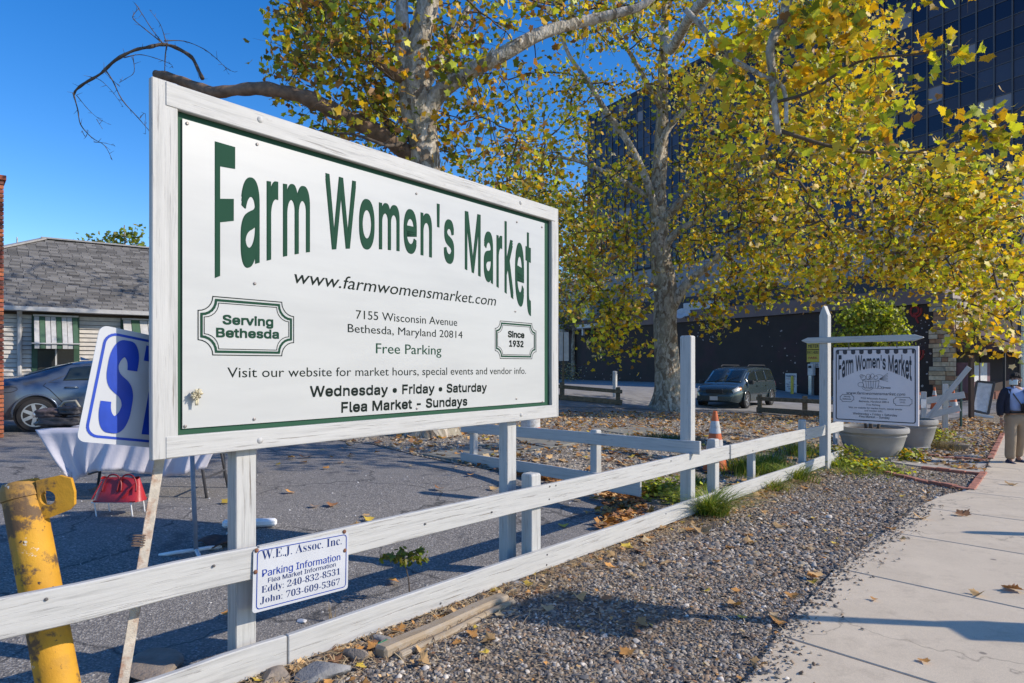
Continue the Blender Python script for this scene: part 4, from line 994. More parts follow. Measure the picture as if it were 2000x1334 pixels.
def trunk(pts, rads, par, mat=BARK, n=18, flare=None, nodes=None, name='trunk'):
    pp = smooth_path(pts, 4); m = len(pp); x = np.linspace(0, 1, len(rads)); rad = np.interp(np.linspace(0, 1, m), x, rads)
    mb = MB().tube(pp, list(rad), n); 
    z0 = pp[0].z; me_v = []
    for i, v in enumerate(mb.v):
        ring = min(i // n, m - 1); c = pp[ring]; d = V(v) - c; a = math.atan2(d.y, d.x); h = v[2] - z0
        k = 1 + .05 * math.sin(3 * a + h * 1.3) + .04 * math.sin(7 * a + 2 * h)
        if flare: k += flare * math.exp(-h / .42) * (.75 + .45 * math.sin(5 * a + 1) + .25 * math.sin(9 * a))
        me_v.append(tuple(c + d * k))
    mb.v = me_v; 
    if nodes is not None: nodes += [tuple(q) for q in pp[m // 3:]]
    return mb.build(name, mat, par, smooth=True)

# the sycamore right behind the billboard
n1 = []; b1 = G(838, 851); Y1 = b1.y
t1 = empty('sycamore_tree', b1, 'sycamore with brown and green leaves right behind the billboard, one dead limb reaching left', 'tree')
trunk([b1 + V((0, 0, -.1)), b1 + V((0, 0, .6)), P(838, 600, Y1), P(834, 420, Y1), P(828, 300, Y1), P(816, 210, Y1), P(812, 150, Y1), P(822, 70, Y1), P(838, 0, Y1), P(850, -120, Y1), P(870, -330, Y1)], [.42, .37, .33, .31, .30, .30, .27, .22, .20, .16, .06], t1, flare=.55, nodes=n1)
trunk(PP([(806, 250, Y1 - .1), (790, 150, Y1), (786, 60, Y1), (780, -60, Y1 + .3), (740, -260, Y1 + .8)]), [.2, .17, .14, .10, .03], t1, BARKP, 10, nodes=n1, name='limb')
limb(PP([(828, 232, Y1), (855, 186, Y1 - .1), (900, 150, Y1 - .2), (985, 104, Y1 - .3), (1060, 64, Y1 - .2), (1140, 42, Y1), (1205, 26, Y1), (1262, 6, Y1), (1330, -60, Y1)]), .19, .06, 'limb', BARKP, t1, 10, nodes=n1)
limb(PP([(806, 300, Y1), (786, 292, Y1 - .1), (742, 262, Y1 - .4), (700, 240, Y1 - .6), (648, 214, Y1 - .9), (596, 190, Y1 - 1.1), (556, 180, Y1 - 1.2), (510, 173, Y1 - 1.3), (462, 176, Y1 - 1.3), (415, 180, Y1 - 1.3), (375, 166, Y1 - 1.2), (335, 152, Y1 - 1.2), (304, 145, Y1 - 1.1)]), .175, .075, 'dead_limb', DEADW, t1, 12, wob=.10)
limb(PP([(792, 150, Y1), (768, 142, Y1 - .3), (722, 104, Y1 - .6)]), .17, .12, 'broken_stub', DEADW, t1, 10)
limb(PP([(770, 260, Y1), (730, 200, Y1 + 1.), (690, 120, Y1 + 1.6), (640, 40, Y1 + 1.8), (600, -80, Y1 + 2)]), .09, .02, 'limb', TWIG, t1, 6, nodes=n1)
limb(PP([(825, 180, Y1), (880, 80, Y1 + 1.2), (930, -20, Y1 + 2.), (980, -150, Y1 + 2)]), .11, .03, 'limb', BARKP, t1, 6, nodes=n1)
limb(PP([(800, 270, Y1), (760, 285, Y1 - 1.), (690, 262, Y1 - 1.4), (620, 262, Y1 - 1.3)]), .05, .012, 'limb', TWIG, t1, 5, nodes=n1)
c1 = boxes([(560, 820, -20, 120, Y1 - 1.6, Y1 + 2.2, 76), (550, 800, 60, 230, Y1 - 1.4, Y1 + 2., 50), (700, 900, 110, 320, Y1 - 1.2, Y1 + 2., 50), (640, 790, 200, 275, Y1 - 1., Y1 + 1., 20), (830, 1060, -20, 160, Y1 - 1.2, Y1 + 2.2, 40), (850, 1080, 120, 400, Y1 - .6, Y1 + 2.4, 34), (600, 760, 230, 285, Y1 - 1.4, Y1, 8),
            (520, 1250, -520, -10, Y1 - 3.5, Y1 + 3.5, 150), (1050, 1250, -10, 80, Y1 - 1., Y1 + 1.5, 24)])
c1 = clear(c1, [(838, 340), (826, 260), (812, 150), (830, 20)], 46, .15, Y1 + .6); c1 = clear(c1, [(850, 190), (985, 104), (1140, 42), (1240, 10)], 30, .2, Y1 + .4); c1 = clear(c1, [(780, 290), (650, 214), (556, 180)], 30, .2, Y1 + .3)
c1 = np.concatenate([c1, boxes([(650, 1000, 90, 330, 18, 21, 14)])])  # extra clusters added behind the crown to throw dapples on the house roof
grow(n1, c1, t1)
MIX1 = dict(gold=3.2, yellow=1.6, lime=3., green=4, brown=3.4, olive=4)
near1 = scatter(c1[:100], 3, .26); leaf_parts(near1, .145, MIX1, t1)
vs, fs, tn = leaf_cloud(scatter(c1, 19, .27), .142, MIX1, False); tag(np_mesh('crown', vs, fs, LEAFM, t1, tn), kind='stuff')
# dead vine twigs rising from the broken end
vine = [([(395, 157), (388, 135), (372, 112), (345, 92), (318, 85), (292, 89), (262, 100), (228, 118), (196, 142), (166, 163), (148, 178), (144, 186)], .042, .020),
        ([(318, 85), (296, 55), (276, 28), (264, 12)], .012, .005), ([(312, 84), (290, 62), (262, 38), (259, 27), (270, 14)], .012, .005), ([(322, 80), (312, 45), (294, 18)], .010, .003), ([(326, 84), (322, 110), (320, 142)], .016, .008),
        ([(320, 80), (360, 82), (398, 96), (424, 114), (442, 132), (458, 140)], .011, .003), ([(240, 112), (270, 105), (300, 112), (330, 124), (338, 134)], .010, .003), ([(262, 108), (262, 142), (248, 152), (232, 160)], .008, .003),
        ([(205, 132), (222, 158), (240, 195), (268, 228), (291, 254)], .016, .006), ([(175, 152), (198, 156), (220, 180), (240, 206)], .008, .003), ([(144, 184), (148, 212), (158, 244), (180, 268), (205, 288), (219, 312)], .015, .004), ([(160, 255), (168, 268), (172, 250)], .006, .003), ([(188, 276), (206, 280), (225, 288)], .007, .002), ([(150, 186), (172, 208), (188, 230), (210, 240)], .008, .002), ([(190, 232), (198, 252)], .006, .002), ([(272, 232), (284, 222), (284, 262)], .006, .003), ([(366, 105), (380, 125), (388, 150)], .006, .003), ([(440, 130), (446, 145)], .004, .002), ([(236, 170), (215, 150), (200, 138)], .006, .003)]
dv = empty('dead_vine', P(395, 157, Y1 - 1.25), 'bare dead vine arching over the broken end of the dead limb against the sky', 'vine'); rr = random.Random(6)
for pts_, r0, r1 in vine:
    pp = [P(x + rr.gauss(0, 1.6), y + rr.gauss(0, 1.6), Y1 - 1.25 + (i * .03) + .25 * math.sin(x * .02)) for i, (x, y) in enumerate(pts_)]; limb(pp, r0 * .85, r1, 'stem', TWIG, dv, 6, wob=.16)
    mb = MB()
    for q in smooth_path(pp, 4)[::2]:
        e = q + V((rr.gauss(0, .05), rr.gauss(0, .04), rr.gauss(0, .05))); mb.tube([q, e], [.005, .002], 3)
    tag(mb.build('side_shoots', TWIG, dv), kind='stuff')

# the biggest sycamore, in the gravel yard
b2 = G(1304, 800); Y2 = b2.y; n2 = []
t2 = empty('sycamore_tree', b2, 'big sycamore with mottled trunk and bright yellow crown standing by the minivan', 'tree')
sx = lambda px, py, dy=0.: P(px, py, Y2 + dy)
trunk([b2 + V((0, 0, -.1)), b2 + V((0, 0, .7)), sx(1302, 720), sx(1300, 640), sx(1300, 570), sx(1290, 500), sx(1288, 440), sx(1286, 380), sx(1290, 300), sx(1294, 200), sx(1296, 100), sx(1300, 0), sx(1306, -150), sx(1320, -380)], [.62, .52, .48, .45, .46, .40, .34, .31, .28, .22, .18, .14, .09, .04], t2, flare=.42, nodes=n2)
for pts_, r0, r1, m in (
    ([(1312, 600), (1330, 570), (1352, 545), (1388, 516), (1432, 470), (1480, 430)], .24, .06, BARKP), ([(1300, 480), (1320, 455), (1350, 436), (1400, 405), (1450, 370), (1520, 330)], .17, .05, BARK),
    ([(1296, 430), (1330, 395), (1385, 355), (1450, 322), (1520, 302), (1600, 300), (1690, 306), (1780, 330), (1880, 340)], .20, .04, BARK), ([(1580, 302), (1640, 334), (1690, 372), (1706, 420), (1700, 458)], .09, .05, BARKP), ([(1655, 300), (1690, 320), (1684, 350), (1670, 362)], .06, .04, BARKP), ([(1655, 345), (1730, 345), (1810, 345)], .07, .03, BARKP),
    ([(1282, 420), (1262, 350), (1225, 275), (1180, 212), (1148, 158), (1110, 105), (1080, 20)], .17, .06, BARKP), ([(1262, 385), (1230, 362), (1198, 345), (1150, 322), (1110, 310), (1060, 305), (1010, 312)], .13, .03, BARK),
    ([(1284, 330), (1300, 260), (1350, 200), (1420, 120), (1500, 20), (1560, -120)], .15, .04, BARKP), ([(1290, 210), (1240, 120), (1190, 30), (1150, -120)], .12, .03, BARK), ([(1300, 560), (1250, 560), (1210, 590), (1180, 640)], .07, .02, BARK),
    ([(1400, 405), (1500, 410), (1620, 440), (1760, 470), (1900, 500), (1980, 530)], .10, .03, BARK), ([(1500, 420), (1560, 500), (1640, 560), (1700, 600)], .06, .02, BARK)):
    k = len(pts_); limb([P(x, y, Y2 - .15 - (i / k) * (3.0 if x > 1500 else 1.2)) for i, (x, y) in enumerate(pts_)], r0, r1, 'limb', m, t2, 8, nodes=n2)
# the limb that comes forward over the fence
nf = []
limb([sx(1296, 60), (5.4, Y2 - 4, 12.3), (5.2, Y2 - 8, 11.6), (4.9, 11.6, 9.2), P(1537, 2, 10.4)], .20, .085, 'limb', BARKP, t2, 8, nodes=nf)
limb([P(1537, 2, 10.4), P(1530, 35, 10.4), P(1505, 90, 10.3), P(1508, 140, 10.3), P(1512, 200, 10.2), P(1521, 262, 10.2)], .085, .045, 'limb', BARKP, t2, 8, nodes=nf)
limb([P(1340, 20, 10.8), P(1368, 50, 10.7), P(1420, 108, 10.5), P(1492, 150, 10.3), P(1530, 172, 10.2), P(1536, 240, 10.1)], .05, .03, 'limb', BARKP, t2, 7, nodes=nf)
limb([P(1512, 200, 10.2), P(1580, 180, 10), P(1680, 120, 9.8), P(1800, 105, 9.6), P(1870, 90, 9.5)], .03, .010, 'limb', TWIG, t2, 5, nodes=nf)
limb([P(1521, 255, 10.2), P(1640, 290, 10.2), P(1760, 300, 10.4), P(1860, 280, 10.6), P(1960, 260, 10.6)], .035, .010, 'limb', TWIG, t2, 5, nodes=nf)
limb([P(1505, 90, 10.3), P(1600, 60, 10), P(1720, 0, 9.8)], .03, .012, 'limb', TWIG, t2, 5, nodes=nf)
c2 = boxes([(1030, 1300, 60, 300, Y2 - 3, Y2 + 3, 42), (1000, 1280, 290, 460, Y2 - 3, Y2 + 2.5, 52), (1110, 1290, 430, 640, Y2 - 3.5, Y2 + 1.5, 50), (1150, 1275, 590, 690, Y2 - 2.6, Y2 - .6, 13), (1300, 1500, -40, 330, Y2 - 4, Y2 + 3, 74), (1300, 1500, 300, 545, Y2 - 4.5, Y2 + 2.5, 80), (1330, 1500, 530, 605, Y2 - 4., Y2 + 1, 22), (1330, 1420, 610, 670, Y2 - 2, Y2 - 1, 3),
            (1480, 1740, 0, 250, Y2 - 6, Y2, 76), (1500, 1700, 230, 575, Y2 - 7, Y2 + 1.5, 122), (1700, 1900, 300, 560, Y2 - 8, Y2, 96), (1860, 2050, 310, 590, Y2 - 9, Y2 - 2, 66), (1870, 1990, 600, 670, Y2 - 9, Y2 - 5, 12),
            (900, 1760, -560, -20, Y2 - 6, Y2 + 5, 100), (1090, 1290, -20, 80, Y2 - 3, Y2 + 3, 26)])
c2 = clear(c2, [(1304, 790), (1302, 600), (1288, 440), (1292, 250)], 52, .08, Y2 + .5); c2 = clear(c2, [(1325, 580), (1388, 516), (1440, 462)], 26, .2, Y2); c2 = clear(c2, [(1285, 420), (1180, 212), (1110, 105)], 22, .3, Y2); c2 = clear(c2, [(1520, 302), (1640, 334), (1700, 440)], 24, .2, Y2)
grow(n2, c2, t2, .021)
MIX2 = dict(gold=5.5, yellow=7, lime=6, green=2, brown=1.4, pale=1.6, olive=2)
vs, fs, tn = leaf_cloud(scatter(c2, 44, .40), .178, MIX2, False); tag(np_mesh('crown', vs, fs, LEAFM, t2, tn), kind='stuff')
cn_ = boxes([(1380, 1620, 20, 150, 9.8, 11.2, 18), (1400, 1730, 130, 300, 9.6, 11.2, 24), (1560, 1740, -20, 140, 9.4, 10.6, 18), (1840, 1985, 225, 330, 10., 11., 11), (1795, 1872, 85, 128, 9.4, 9.8, 3), (1500, 1900, -300, -20, 9, 12, 26), (1620, 1760, 240, 330, 9.8, 10.8, 8), (1750, 2300, -260, -30, 8.6, 12., 26), (2060, 2500, -180, 120, 7.9, 10., 34), (1900, 2500, -520, -160, 6.8, 9., 18)])  # last boxes: unseen foliage added off to the right to dapple the asphalt
grow(nf, cn_, t2, .006, 'near_twigs')
pos = scatter(cn_[:86], 10, .17); rng.shuffle(pos); leaf_parts(pos[:300], .155, dict(gold=5, yellow=6, lime=6, green=2, brown=.6), t2)
vs, fs, tn = leaf_cloud(np.concatenate([pos[300:], scatter(cn_, 8, .25)]), .145, dict(gold=5, yellow=6, lime=5, green=2, brown=.8), True); tag(np_mesh('near_leaves', vs, fs, LEAFM, t2, tn), kind='stuff')

# trees farther off
def far_tree(base, h, r, label, mix, n=60, per=45, size=.3, name='far_tree', rad=.16, sq=.8):
    e = empty(name, base, label, 'tree', 'trees in the distance'); nodes = []; bb = V(base)
    trunk([bb, bb + V((0, 0, h * .3)), bb + V((.2, 0, h * .6)), bb + V((.1, 0, h * .95))], [rad * 1.4, rad, rad * .7, .03], e, BARK, 8, nodes=nodes)
    d = rng.normal(size=(n, 3)); d /= np.linalg.norm(d, axis=1)[:, None]; c = np.array(bb + V((0, 0, h * .64))) + d * (rng.uniform(.2, 1, (n, 1)) ** .5) * np.array([r, r, h * .38 * sq])
    grow(nodes, c, e, .02); vs, fs, tn = leaf_cloud(scatter(c, per, r * .13), size, mix, False); tag(np_mesh('crown', vs, fs, LEAFM, e, tn), kind='stuff')
far_tree(P(1085, 735, 52), 15.5, 5.2, 'feathery olive brown tree beyond the low building left of the biggest sycamore', dict(olive=5, brown=3, green=2), 120, 40, .22)
far_tree(P(985, 735, 34), 12.5, 4.6, 'tall bushy yellow green tree partly hidden behind the billboard top', dict(olive=3, green=3, lime=2, gold=3), 110, 42, .24)
far_tree(P(240, 735, 46), 11.0, 2.6, 'dark green tree top peeking over the market house roof', dict(green=5, olive=2), 40, 40, .28)
far_tree(P(30, 735, 40), 8.8, 2.0, 'thin bare tree top beside the brick wall end over the roof', dict(brown=3, olive=2), 16, 5, .12)
far_tree(P(1120, 735, 60), 11., 4., 'low dark evergreen beyond the low building left of the biggest sycamore', dict(green=3, olive=5), 60, 30, .25)
# overhead wire
WIRE = simple('wire', (.03, .03, .035), .6)
def wire(a, b, sag, label):
    pp = [V(a).lerp(V(b), t / 16) - V((0, 0, sag * 4 * (t / 16) * (1 - t / 16))) for t in range(17)]
    o = MB().tube(pp, .018, 5).build('overhead_wire', WIRE, None, loc=a); tag(o, label, 'wire')
wire(P(900, 505, 30), P(1560, 490, 33), .5, 'dark overhead wire crossing behind the biggest sycamore trunk')
wire(P(-120, 452, 30), P(160, 497, 30), .2, 'thin overhead wire above the market house roof by the brick wall end')
# ------------------------------------------------------------------ cars
def paint(name, col, rough=.22):
    t = NT(name); t.base(t.mix(t.ramp(t.noise(t.coord((1, 1, 1)), 5., 4), [(.4, 0.), (.7, .35)]), col, tuple(c * 1.25 + .01 for c in col)))
    t.set(Roughness=rough, Metallic=.4, Coat_Weight=.6, Coat_Roughness=.05); return t.m
CGL = (lambda t: (t.base((.02, .028, .028)), t.set(Roughness=.05, Coat_Weight=.5), t.m)[-1])(NT('car_glass'))
RUB = simple('tyre_rubber', (.022, .022, .024), .85, bump=.2); ALLOY = simple('alloy', (.55, .56, .58), .3, .1, metal=.8); CHR = simple('chrome', (.7, .7, .72), .15, .05, metal=1.)
LAMPR = simple('tail_red', (.35, .02, .02), .2, coat=.6); LAMPC = simple('headlamp_clear', (.55, .56, .56), .15, coat=.8); AMB = simple('amber_lens', (.75, .28, .04), .2); BLKP = simple('black_plastic', (.03, .03, .032), .55); SEAM = simple('seam', (.008, .008, .01), .8)
class Car:
    def __init__(s, keys):
        s.k = {n: (np.array([a[0] for a in v]), np.array([a[1] for a in v])) for n, v in keys.items()}; s.x0 = s.k['zr'][0][0]; s.x1 = s.k['zr'][0][-1]
    def g(s, n, x):
        ks = s.k[n]; return float(np.mean([np.interp(x + d, *ks) for d in (-.05, -.025, 0, .025, .05)])) if s.x0 + .08 < x < s.x1 - .08 else float(np.interp(x, *ks))
    def pt(s, x, t, side=1, off=0.):
        zs, zb, zr, wb, wr = (s.g(n, x) for n in ('zs', 'zb', 'zr', 'wb', 'wr')); zb = min(zb, zr - .02); wr = min(wr, wb - .03); h = zb - zs
        cp = [(wb * .93, zs), (wb * .995, zs + .10), (wb * 1.03, zs + h * .45), (wb * 1.015, zs + h * .82), (wb * .985, zb), (wr + .03, zr - .045 * min(1, (zr - zb) / .3)), (wr - .07, zr - .008), (wr * .5, zr + .012), (0, zr + .018)]
        cp = [(y * s.tw(x), z) for y, z in cp]
        i = min(7, int(t)); f = t - i; a, b = cp[i], cp[i + 1]; y = a[0] + (b[0] - a[0]) * f; z = a[1] + (b[1] - a[1]) * f
        if off: L = math.hypot(b[0] - a[0], b[1] - a[1]) or 1; y += off * (b[1] - a[1]) / L; z -= off * (b[0] - a[0]) / L
        return V((x, side * y, z))
    def tw(s, x): return 1.
    def body(s, mat, par, n=64):
        xs = np.linspace(s.x0, s.x1, n + 1); ts = [0, .5, 1, 1.5, 2, 2.5, 3, 3.5, 4, 4.5, 5, 5.5, 6, 7, 8]; mb = MB(); m = 2 * len(ts) - 1
        for x in xs:
            for t in ts: mb.v.append(tuple(s.pt(x, t, 1)))
            for t in ts[-2::-1]: mb.v.append(tuple(s.pt(x, t, -1)))
        for i in range(n):
            for j in range(m - 1): a = i * m + j; mb.f.append((a, a + m, a + m + 1, a + 1))
            mb.f.append((i * m + m - 1, (i + 1) * m + m - 1, (i + 1) * m, i * m))
        mb.f += [tuple(range(m)), tuple(n * m + k for k in range(m))[::-1]]
        return mb.build('body', mat, par, world=False, smooth=True, auto=38)
    def patch(s, name, mat, par, x0, x1, t0, t1, side=1, off=.006, nx=10, ntt=4, slant=(0, 0)):
        mb = MB(); mb.grid(lambda u, v: s.pt(x0 + (x1 - x0) * u + slant[0] * v * (1 - u) + slant[1] * v * u, t0 + (t1 - t0) * v, side, off), nx, ntt)
        o = mb.build(name, mat, par, world=False, smooth=True, fix=False); md = o.modifiers.new('solid', 'SOLIDIFY'); md.thickness = .006; md.offset = 0; return o
    def line(s, par, pts, r=.006, side=1, mat=None, name='seam'):
        return MB().tube([s.pt(x, t, side, .001) for x, t in pts], r, 4).build(name, mat or SEAM, par, world=False)
    def wheel(s, par, x, side, r, w, spokes=5, y=None, inner=.6):
        y = (y if y is not None else s.k['wb'][1].max()) * side; ax = Matrix(((1, 0, 0), (0, 0, -1 * side), (0, 1, 0))).transposed() if 0 else Matrix.Rotation(R(-90 * side), 3, 'X')
        c = V((x, y - side * w * .5, r)); c.y = y + side * (.024 - w * .5); e = empty('wheel', c, None, None); e.parent = par; R_ = inner * r
        MB().lathe((0, 0, 0), [(R_, -w / 2), (r * .94, -w / 2), (r, -w * .32), (r, w * .32), (r * .94, w / 2), (R_ * 1.04, w / 2), (R_, w * .42)], 28, ax=ax).build('tyre', RUB, e, world=False, smooth=True, auto=40)
        mb = MB().lathe((0, 0, 0), [(R_ * 1.02, w * .2), (R_ * 1.02, w * .46), (R_ * .93, w * .46), (R_ * .90, w * .22)], 28, ax=ax).lathe((0, 0, 0), [(R_ * .24, w * .2), (R_ * .24, w * .44), (R_ * .1, w * .48)], 12, ax=ax)
        for k in range(spokes):
            a = 2 * math.pi * k / spokes; d = V((math.cos(a), math.sin(a), 0)); q = V((-d.y, d.x, 0)); z0, z1 = w * .30, w * .43
            pts_ = [d * R_ * .18 + q * R_ * .15, d * R_ * .95 + q * R_ * .13, d * R_ * .95 - q * R_ * .13, d * R_ * .18 - q * R_ * .15]
            mb.hexa([ax @ (p + V((0, 0, z0))) for p in pts_], [ax @ (p + V((0, 0, z1))) for p in pts_])
        mb.build('rim', ALLOY, e, world=False, smooth=True, auto=30)
        MB().lathe((0, 0, 0), [(R_ * .9, -w * .1), (R_ * .9, w * .12), (R_ * .3, w * .13)], 20, ax=ax).build('brake_disc', BLKP, e, world=False)
        # dark wheel housing and the lip of the arch
        mb = MB().lathe((x, side * (abs(y) - .10), r + .02), [(r * 1.12, -.1), (r * 1.12, .102), (r * .2, .103)], 28, ax=ax); mb.v = [v for v in mb.v]; mb.build('wheel_housing', SEAM, par, world=False)
        lip = [V((x + r * 1.16 * math.cos(a), side * (abs(y) + .012), r + .02 + r * 1.16 * math.sin(a))) for a in np.linspace(-.15, math.pi + .15, 18)]
        MB().tube(lip, .022, 6).build('arch_lip', s.pm, par, world=False, smooth=True)
        return e

# dark sedan parked in front of the market house
PB = paint('paint_blue_grey', (.10, .13, .18)); c = Car(dict(
    zs=[(-2.4, .34), (-2.2, .24), (2.2, .2), (2.4, .3)], zb=[(-2.4, .66), (-2.25, .88), (-1.2, .95), (1.2, .90), (2.2, .72), (2.4, .52)],
    zr=[(-2.42, .72), (-2.34, .94), (-2.1, 1.02), (-1.68, 1.07), (-1.2, 1.24), (-.75, 1.36), (-.2, 1.42), (.3, 1.405), (.6, 1.34), (1.05, 1.12), (1.25, 1.0), (2.0, .86), (2.34, .70), (2.42, .5)],
    wb=[(-2.42, .62), (-2.3, .80), (-1.9, .88), (-1., .915), (1., .915), (2., .86), (2.3, .74), (2.42, .55)], wr=[(-2.42, .45), (-2., .66), (-1.5, .66), (-.7, .64), (.3, .64), (1.2, .66), (2.2, .6), (2.42, .4)]))
c.pm = PB; hd = V((.83, .56, 0)).normalized()
wc = P(70, 800, 13.0); yaw = math.atan2(hd.y, hd.x); base = wc - hd * (-1.42) + V((-hd.y, hd.x, 0)) * .92
sed = empty('parked_car', (base.x, base.y, CZ - (843 - HY) / FP * 13.0), 'dark blue grey sedan parked in front of the market house, seen from its rear side', 'car', rz=yaw)
c.body(PB, sed)
for sd in (1, -1):
    c.patch('window', CGL, sed, -.98, -.50, 4.14, 4.86, sd, slant=(.12, 0)); c.patch('window', CGL, sed, -.44, .30, 4.12, 4.90, sd); c.patch('window', CGL, sed, .38, 1.10, 4.12, 4.9, sd)
    c.line(sed, [(-1.22, 4.05), (-.9, 4.5), (-.6, 4.93), (0, 4.97), (.5, 4.95), (1.2, 4.1)], .006, sd, BLKP, 'window_trim'); c.line(sed, [(-1.2, 4.03), (1.2, 4.03)], .006, sd, BLKP, 'window_trim')
    c.line(sed, [(-1.26, 4.0), (-1.30, 3.6), (-1.20, 3.0), (-.98, 2.), (-.86, 1.2), (-.8, .6)], .007, sd); c.line(sed, [(-.47, 4.0), (-.44, 2.), (-.44, .6)], .004 if 0 else .006, sd); c.line(sed, [(.34, 4.), (.36, .6)], .006, sd); c.line(sed, [(1.24, 3.9), (1.22, .6)], .006, sd)
    for x in (-.95, -.05): MB().tube([c.pt(x, 3.25, sd, .0), c.pt(x + .03, 3.28, sd, .035), c.pt(x + .19, 3.28, sd, .035), c.pt(x + .22, 3.25, sd, 0)], .016, 6).build('door_handle', PB, sed, world=False, smooth=True)
    c.line(sed, [(-2.3, 2.6), (-1.95, 2.6)], .018, sd, CHR, 'bumper_trim'); c.patch('tail_lamp', LAMPR, sed, -2.38, -2.12, 2.9, 4.0, sd, .012, 4, 3); c.patch('headlamp', LAMPC, sed, 2.1, 2.34, 3., 4.1, sd, .012, 4, 3)
    c.wheel(sed, -1.42, sd, .325, .225, 7, .945, .70); c.wheel(sed, 1.42, sd, .325, .225, 7, .945, .70)
    MB().box((.98, sd * 1.0, .97), (.16, .2, .13)).build('wing_mirror', PB, sed, world=False, bevel=.03)
fl_ = [c.pt(-1.86 + .12 * math.cos(a) * 1.25, 3.35 + .42 * math.sin(a), -1, .002) for a in np.linspace(0, 2 * math.pi, 17)]; MB().tube(fl_, .005, 4).build('fuel_flap_seam', SEAM, sed, world=False)
c.patch('rear_window', CGL, sed, -1.62, -.82, 5.7, 8, 1, .006); c.patch('rear_window', CGL, sed, -1.62, -.82, 5.7, 8, -1, .006); c.patch('windscreen', CGL, sed, .52, 1.2, 5.6, 8, 1); c.patch('windscreen', CGL, sed, .52, 1.2, 5.6, 8, -1)
MB().add([(-.66, -.012, 1.40), (-.5, -.012, 1.41), (-.52, -.0, 1.41), (-.68, 0, 1.48), (-.66, .012, 1.40), (-.5, .012, 1.41)], [(0, 1, 3), (4, 3, 5), (0, 3, 4), (1, 5, 3)]).build('roof_antenna', PB, sed, world=False)

# minivan in the alley
PV = paint('paint_slate_green', (.05, .075, .085), .25); c = Car(dict(
    zs=[(-2.55, .36), (-2.4, .26), (2.2, .24), (2.5, .3), (2.56, .34)], zb=[(-2.55, .9), (-2.3, 1.02), (1.2, .98), (2., .88), (2.4, .76), (2.56, .55)],
    zr=[(-2.57, .95), (-2.5, 1.25), (-2.3, 1.62), (-2.0, 1.70), (-.5, 1.74), (.5, 1.70), (.85, 1.62), (1.25, 1.36), (1.62, 1.10), (1.75, 1.04), (2.2, .93), (2.45, .80), (2.57, .6)],
    wb=[(-2.57, .85), (-2.3, .96), (1.2, .985), (2., .95), (2.35, .84), (2.57, .62)], wr=[(-2.57, .6), (-2.2, .72), (.6, .72), (1.7, .78), (2.3, .72), (2.57, .5)]))
c.pm = PV; f = V((-.63, -.77, 0)).normalized(); vb = G(1400, 799) - f * 2.3 + V((.15, .5, 0)); vb.z = gz(vb.x - 1, vb.y - 1)
van = empty('minivan', vb, 'slate green minivan parked in the alley between the big sycamore and the dark wall', 'minivan', rz=math.atan2(f.y, f.x))
c.body(PV, van)
for sd in (1, -1):
    c.patch('window', CGL, van, .15, 1.32, 4.12, 4.88, sd); c.patch('window', CGL, van, -1.0, .07, 4.12, 4.9, sd); c.patch('window', CGL, van, -2.15, -1.08, 4.12, 4.9, sd)
    c.line(van, [(.11, 4.95), (.11, .5)], .008, sd); c.line(van, [(1.3, 4.0), (1.28, .5)], .008, sd); c.line(van, [(-1.04, 4.95), (-1.1, .5)], .008, sd); c.line(van, [(1.28, 2.), (-2.3, 2.)], .018, sd, BLKP, 'side_moulding')
    c.patch('headlamp', LAMPC, van, 2.08, 2.44, 3.1, 4.6, sd, .014, 6, 3); c.patch('indicator', AMB, van, 2.02, 2.14, 3.1, 4.2, sd, .016, 3, 3); c.patch('tail_lamp', LAMPR, van, -2.5, -2.36, 3.2, 4.7, sd, .012, 3, 4)
    c.wheel(van, -1.55, sd, .335, .22, 5, 1.018, .66); c.wheel(van, 1.55, sd, .335, .22, 5, 1.018, .66)
    MB().box((1.28, sd * 1.10, 1.08), (.12, .22, .17)).build('wing_mirror', BLKP, van, world=False, bevel=.03)
    MB().tube([V((-1.9, sd * .6, 1.76)), V((-1.8, sd * .6, 1.81)), V((.2, sd * .6, 1.82)), V((.35, sd * .6, 1.75))], .018, 6).build('roof_rail', BLKP, van, world=False)
    for x in (.25, -.9): MB().box((x, sd * 1.02, .92), (.2, .03, .04)).build('door_handle', PV, van, world=False)
    MB().lathe((2.5, sd * .55, .40), [(.06, 0), (.06, .08)], 10, ax=Matrix.Rotation(R(90), 3, 'Y')).build('fog_lamp', LAMPC, van, world=False)
    c.patch('windscreen', CGL, van, .88, 1.66, 5.5, 8, sd, .008, 10, 4)
MB().box((2.55, 0, .72), (.07, .74, .16)).build('grille', BLKP, van, world=False, bevel=.02); 
for z in (.68, .72, .76): MB().box((2.59, 0, z), (.01, .7, .008)).build('grille_bar', BLKP, van, world=False)
MB().box((2.56, 0, .42), (.12, 1.5, .2)).build('bumper', PV, van, world=False, bevel=.04, segs=2); MB().box((2.63, .0, .43), (.01, .34, .16)).build('number_plate', WHT, van, world=False)
for k in (-.35, .1): MB().tube([V((1.66, k, 1.12)), V((1.35, k + .5, 1.34))], .010, 4).build('wiper', BLKP, van, world=False)

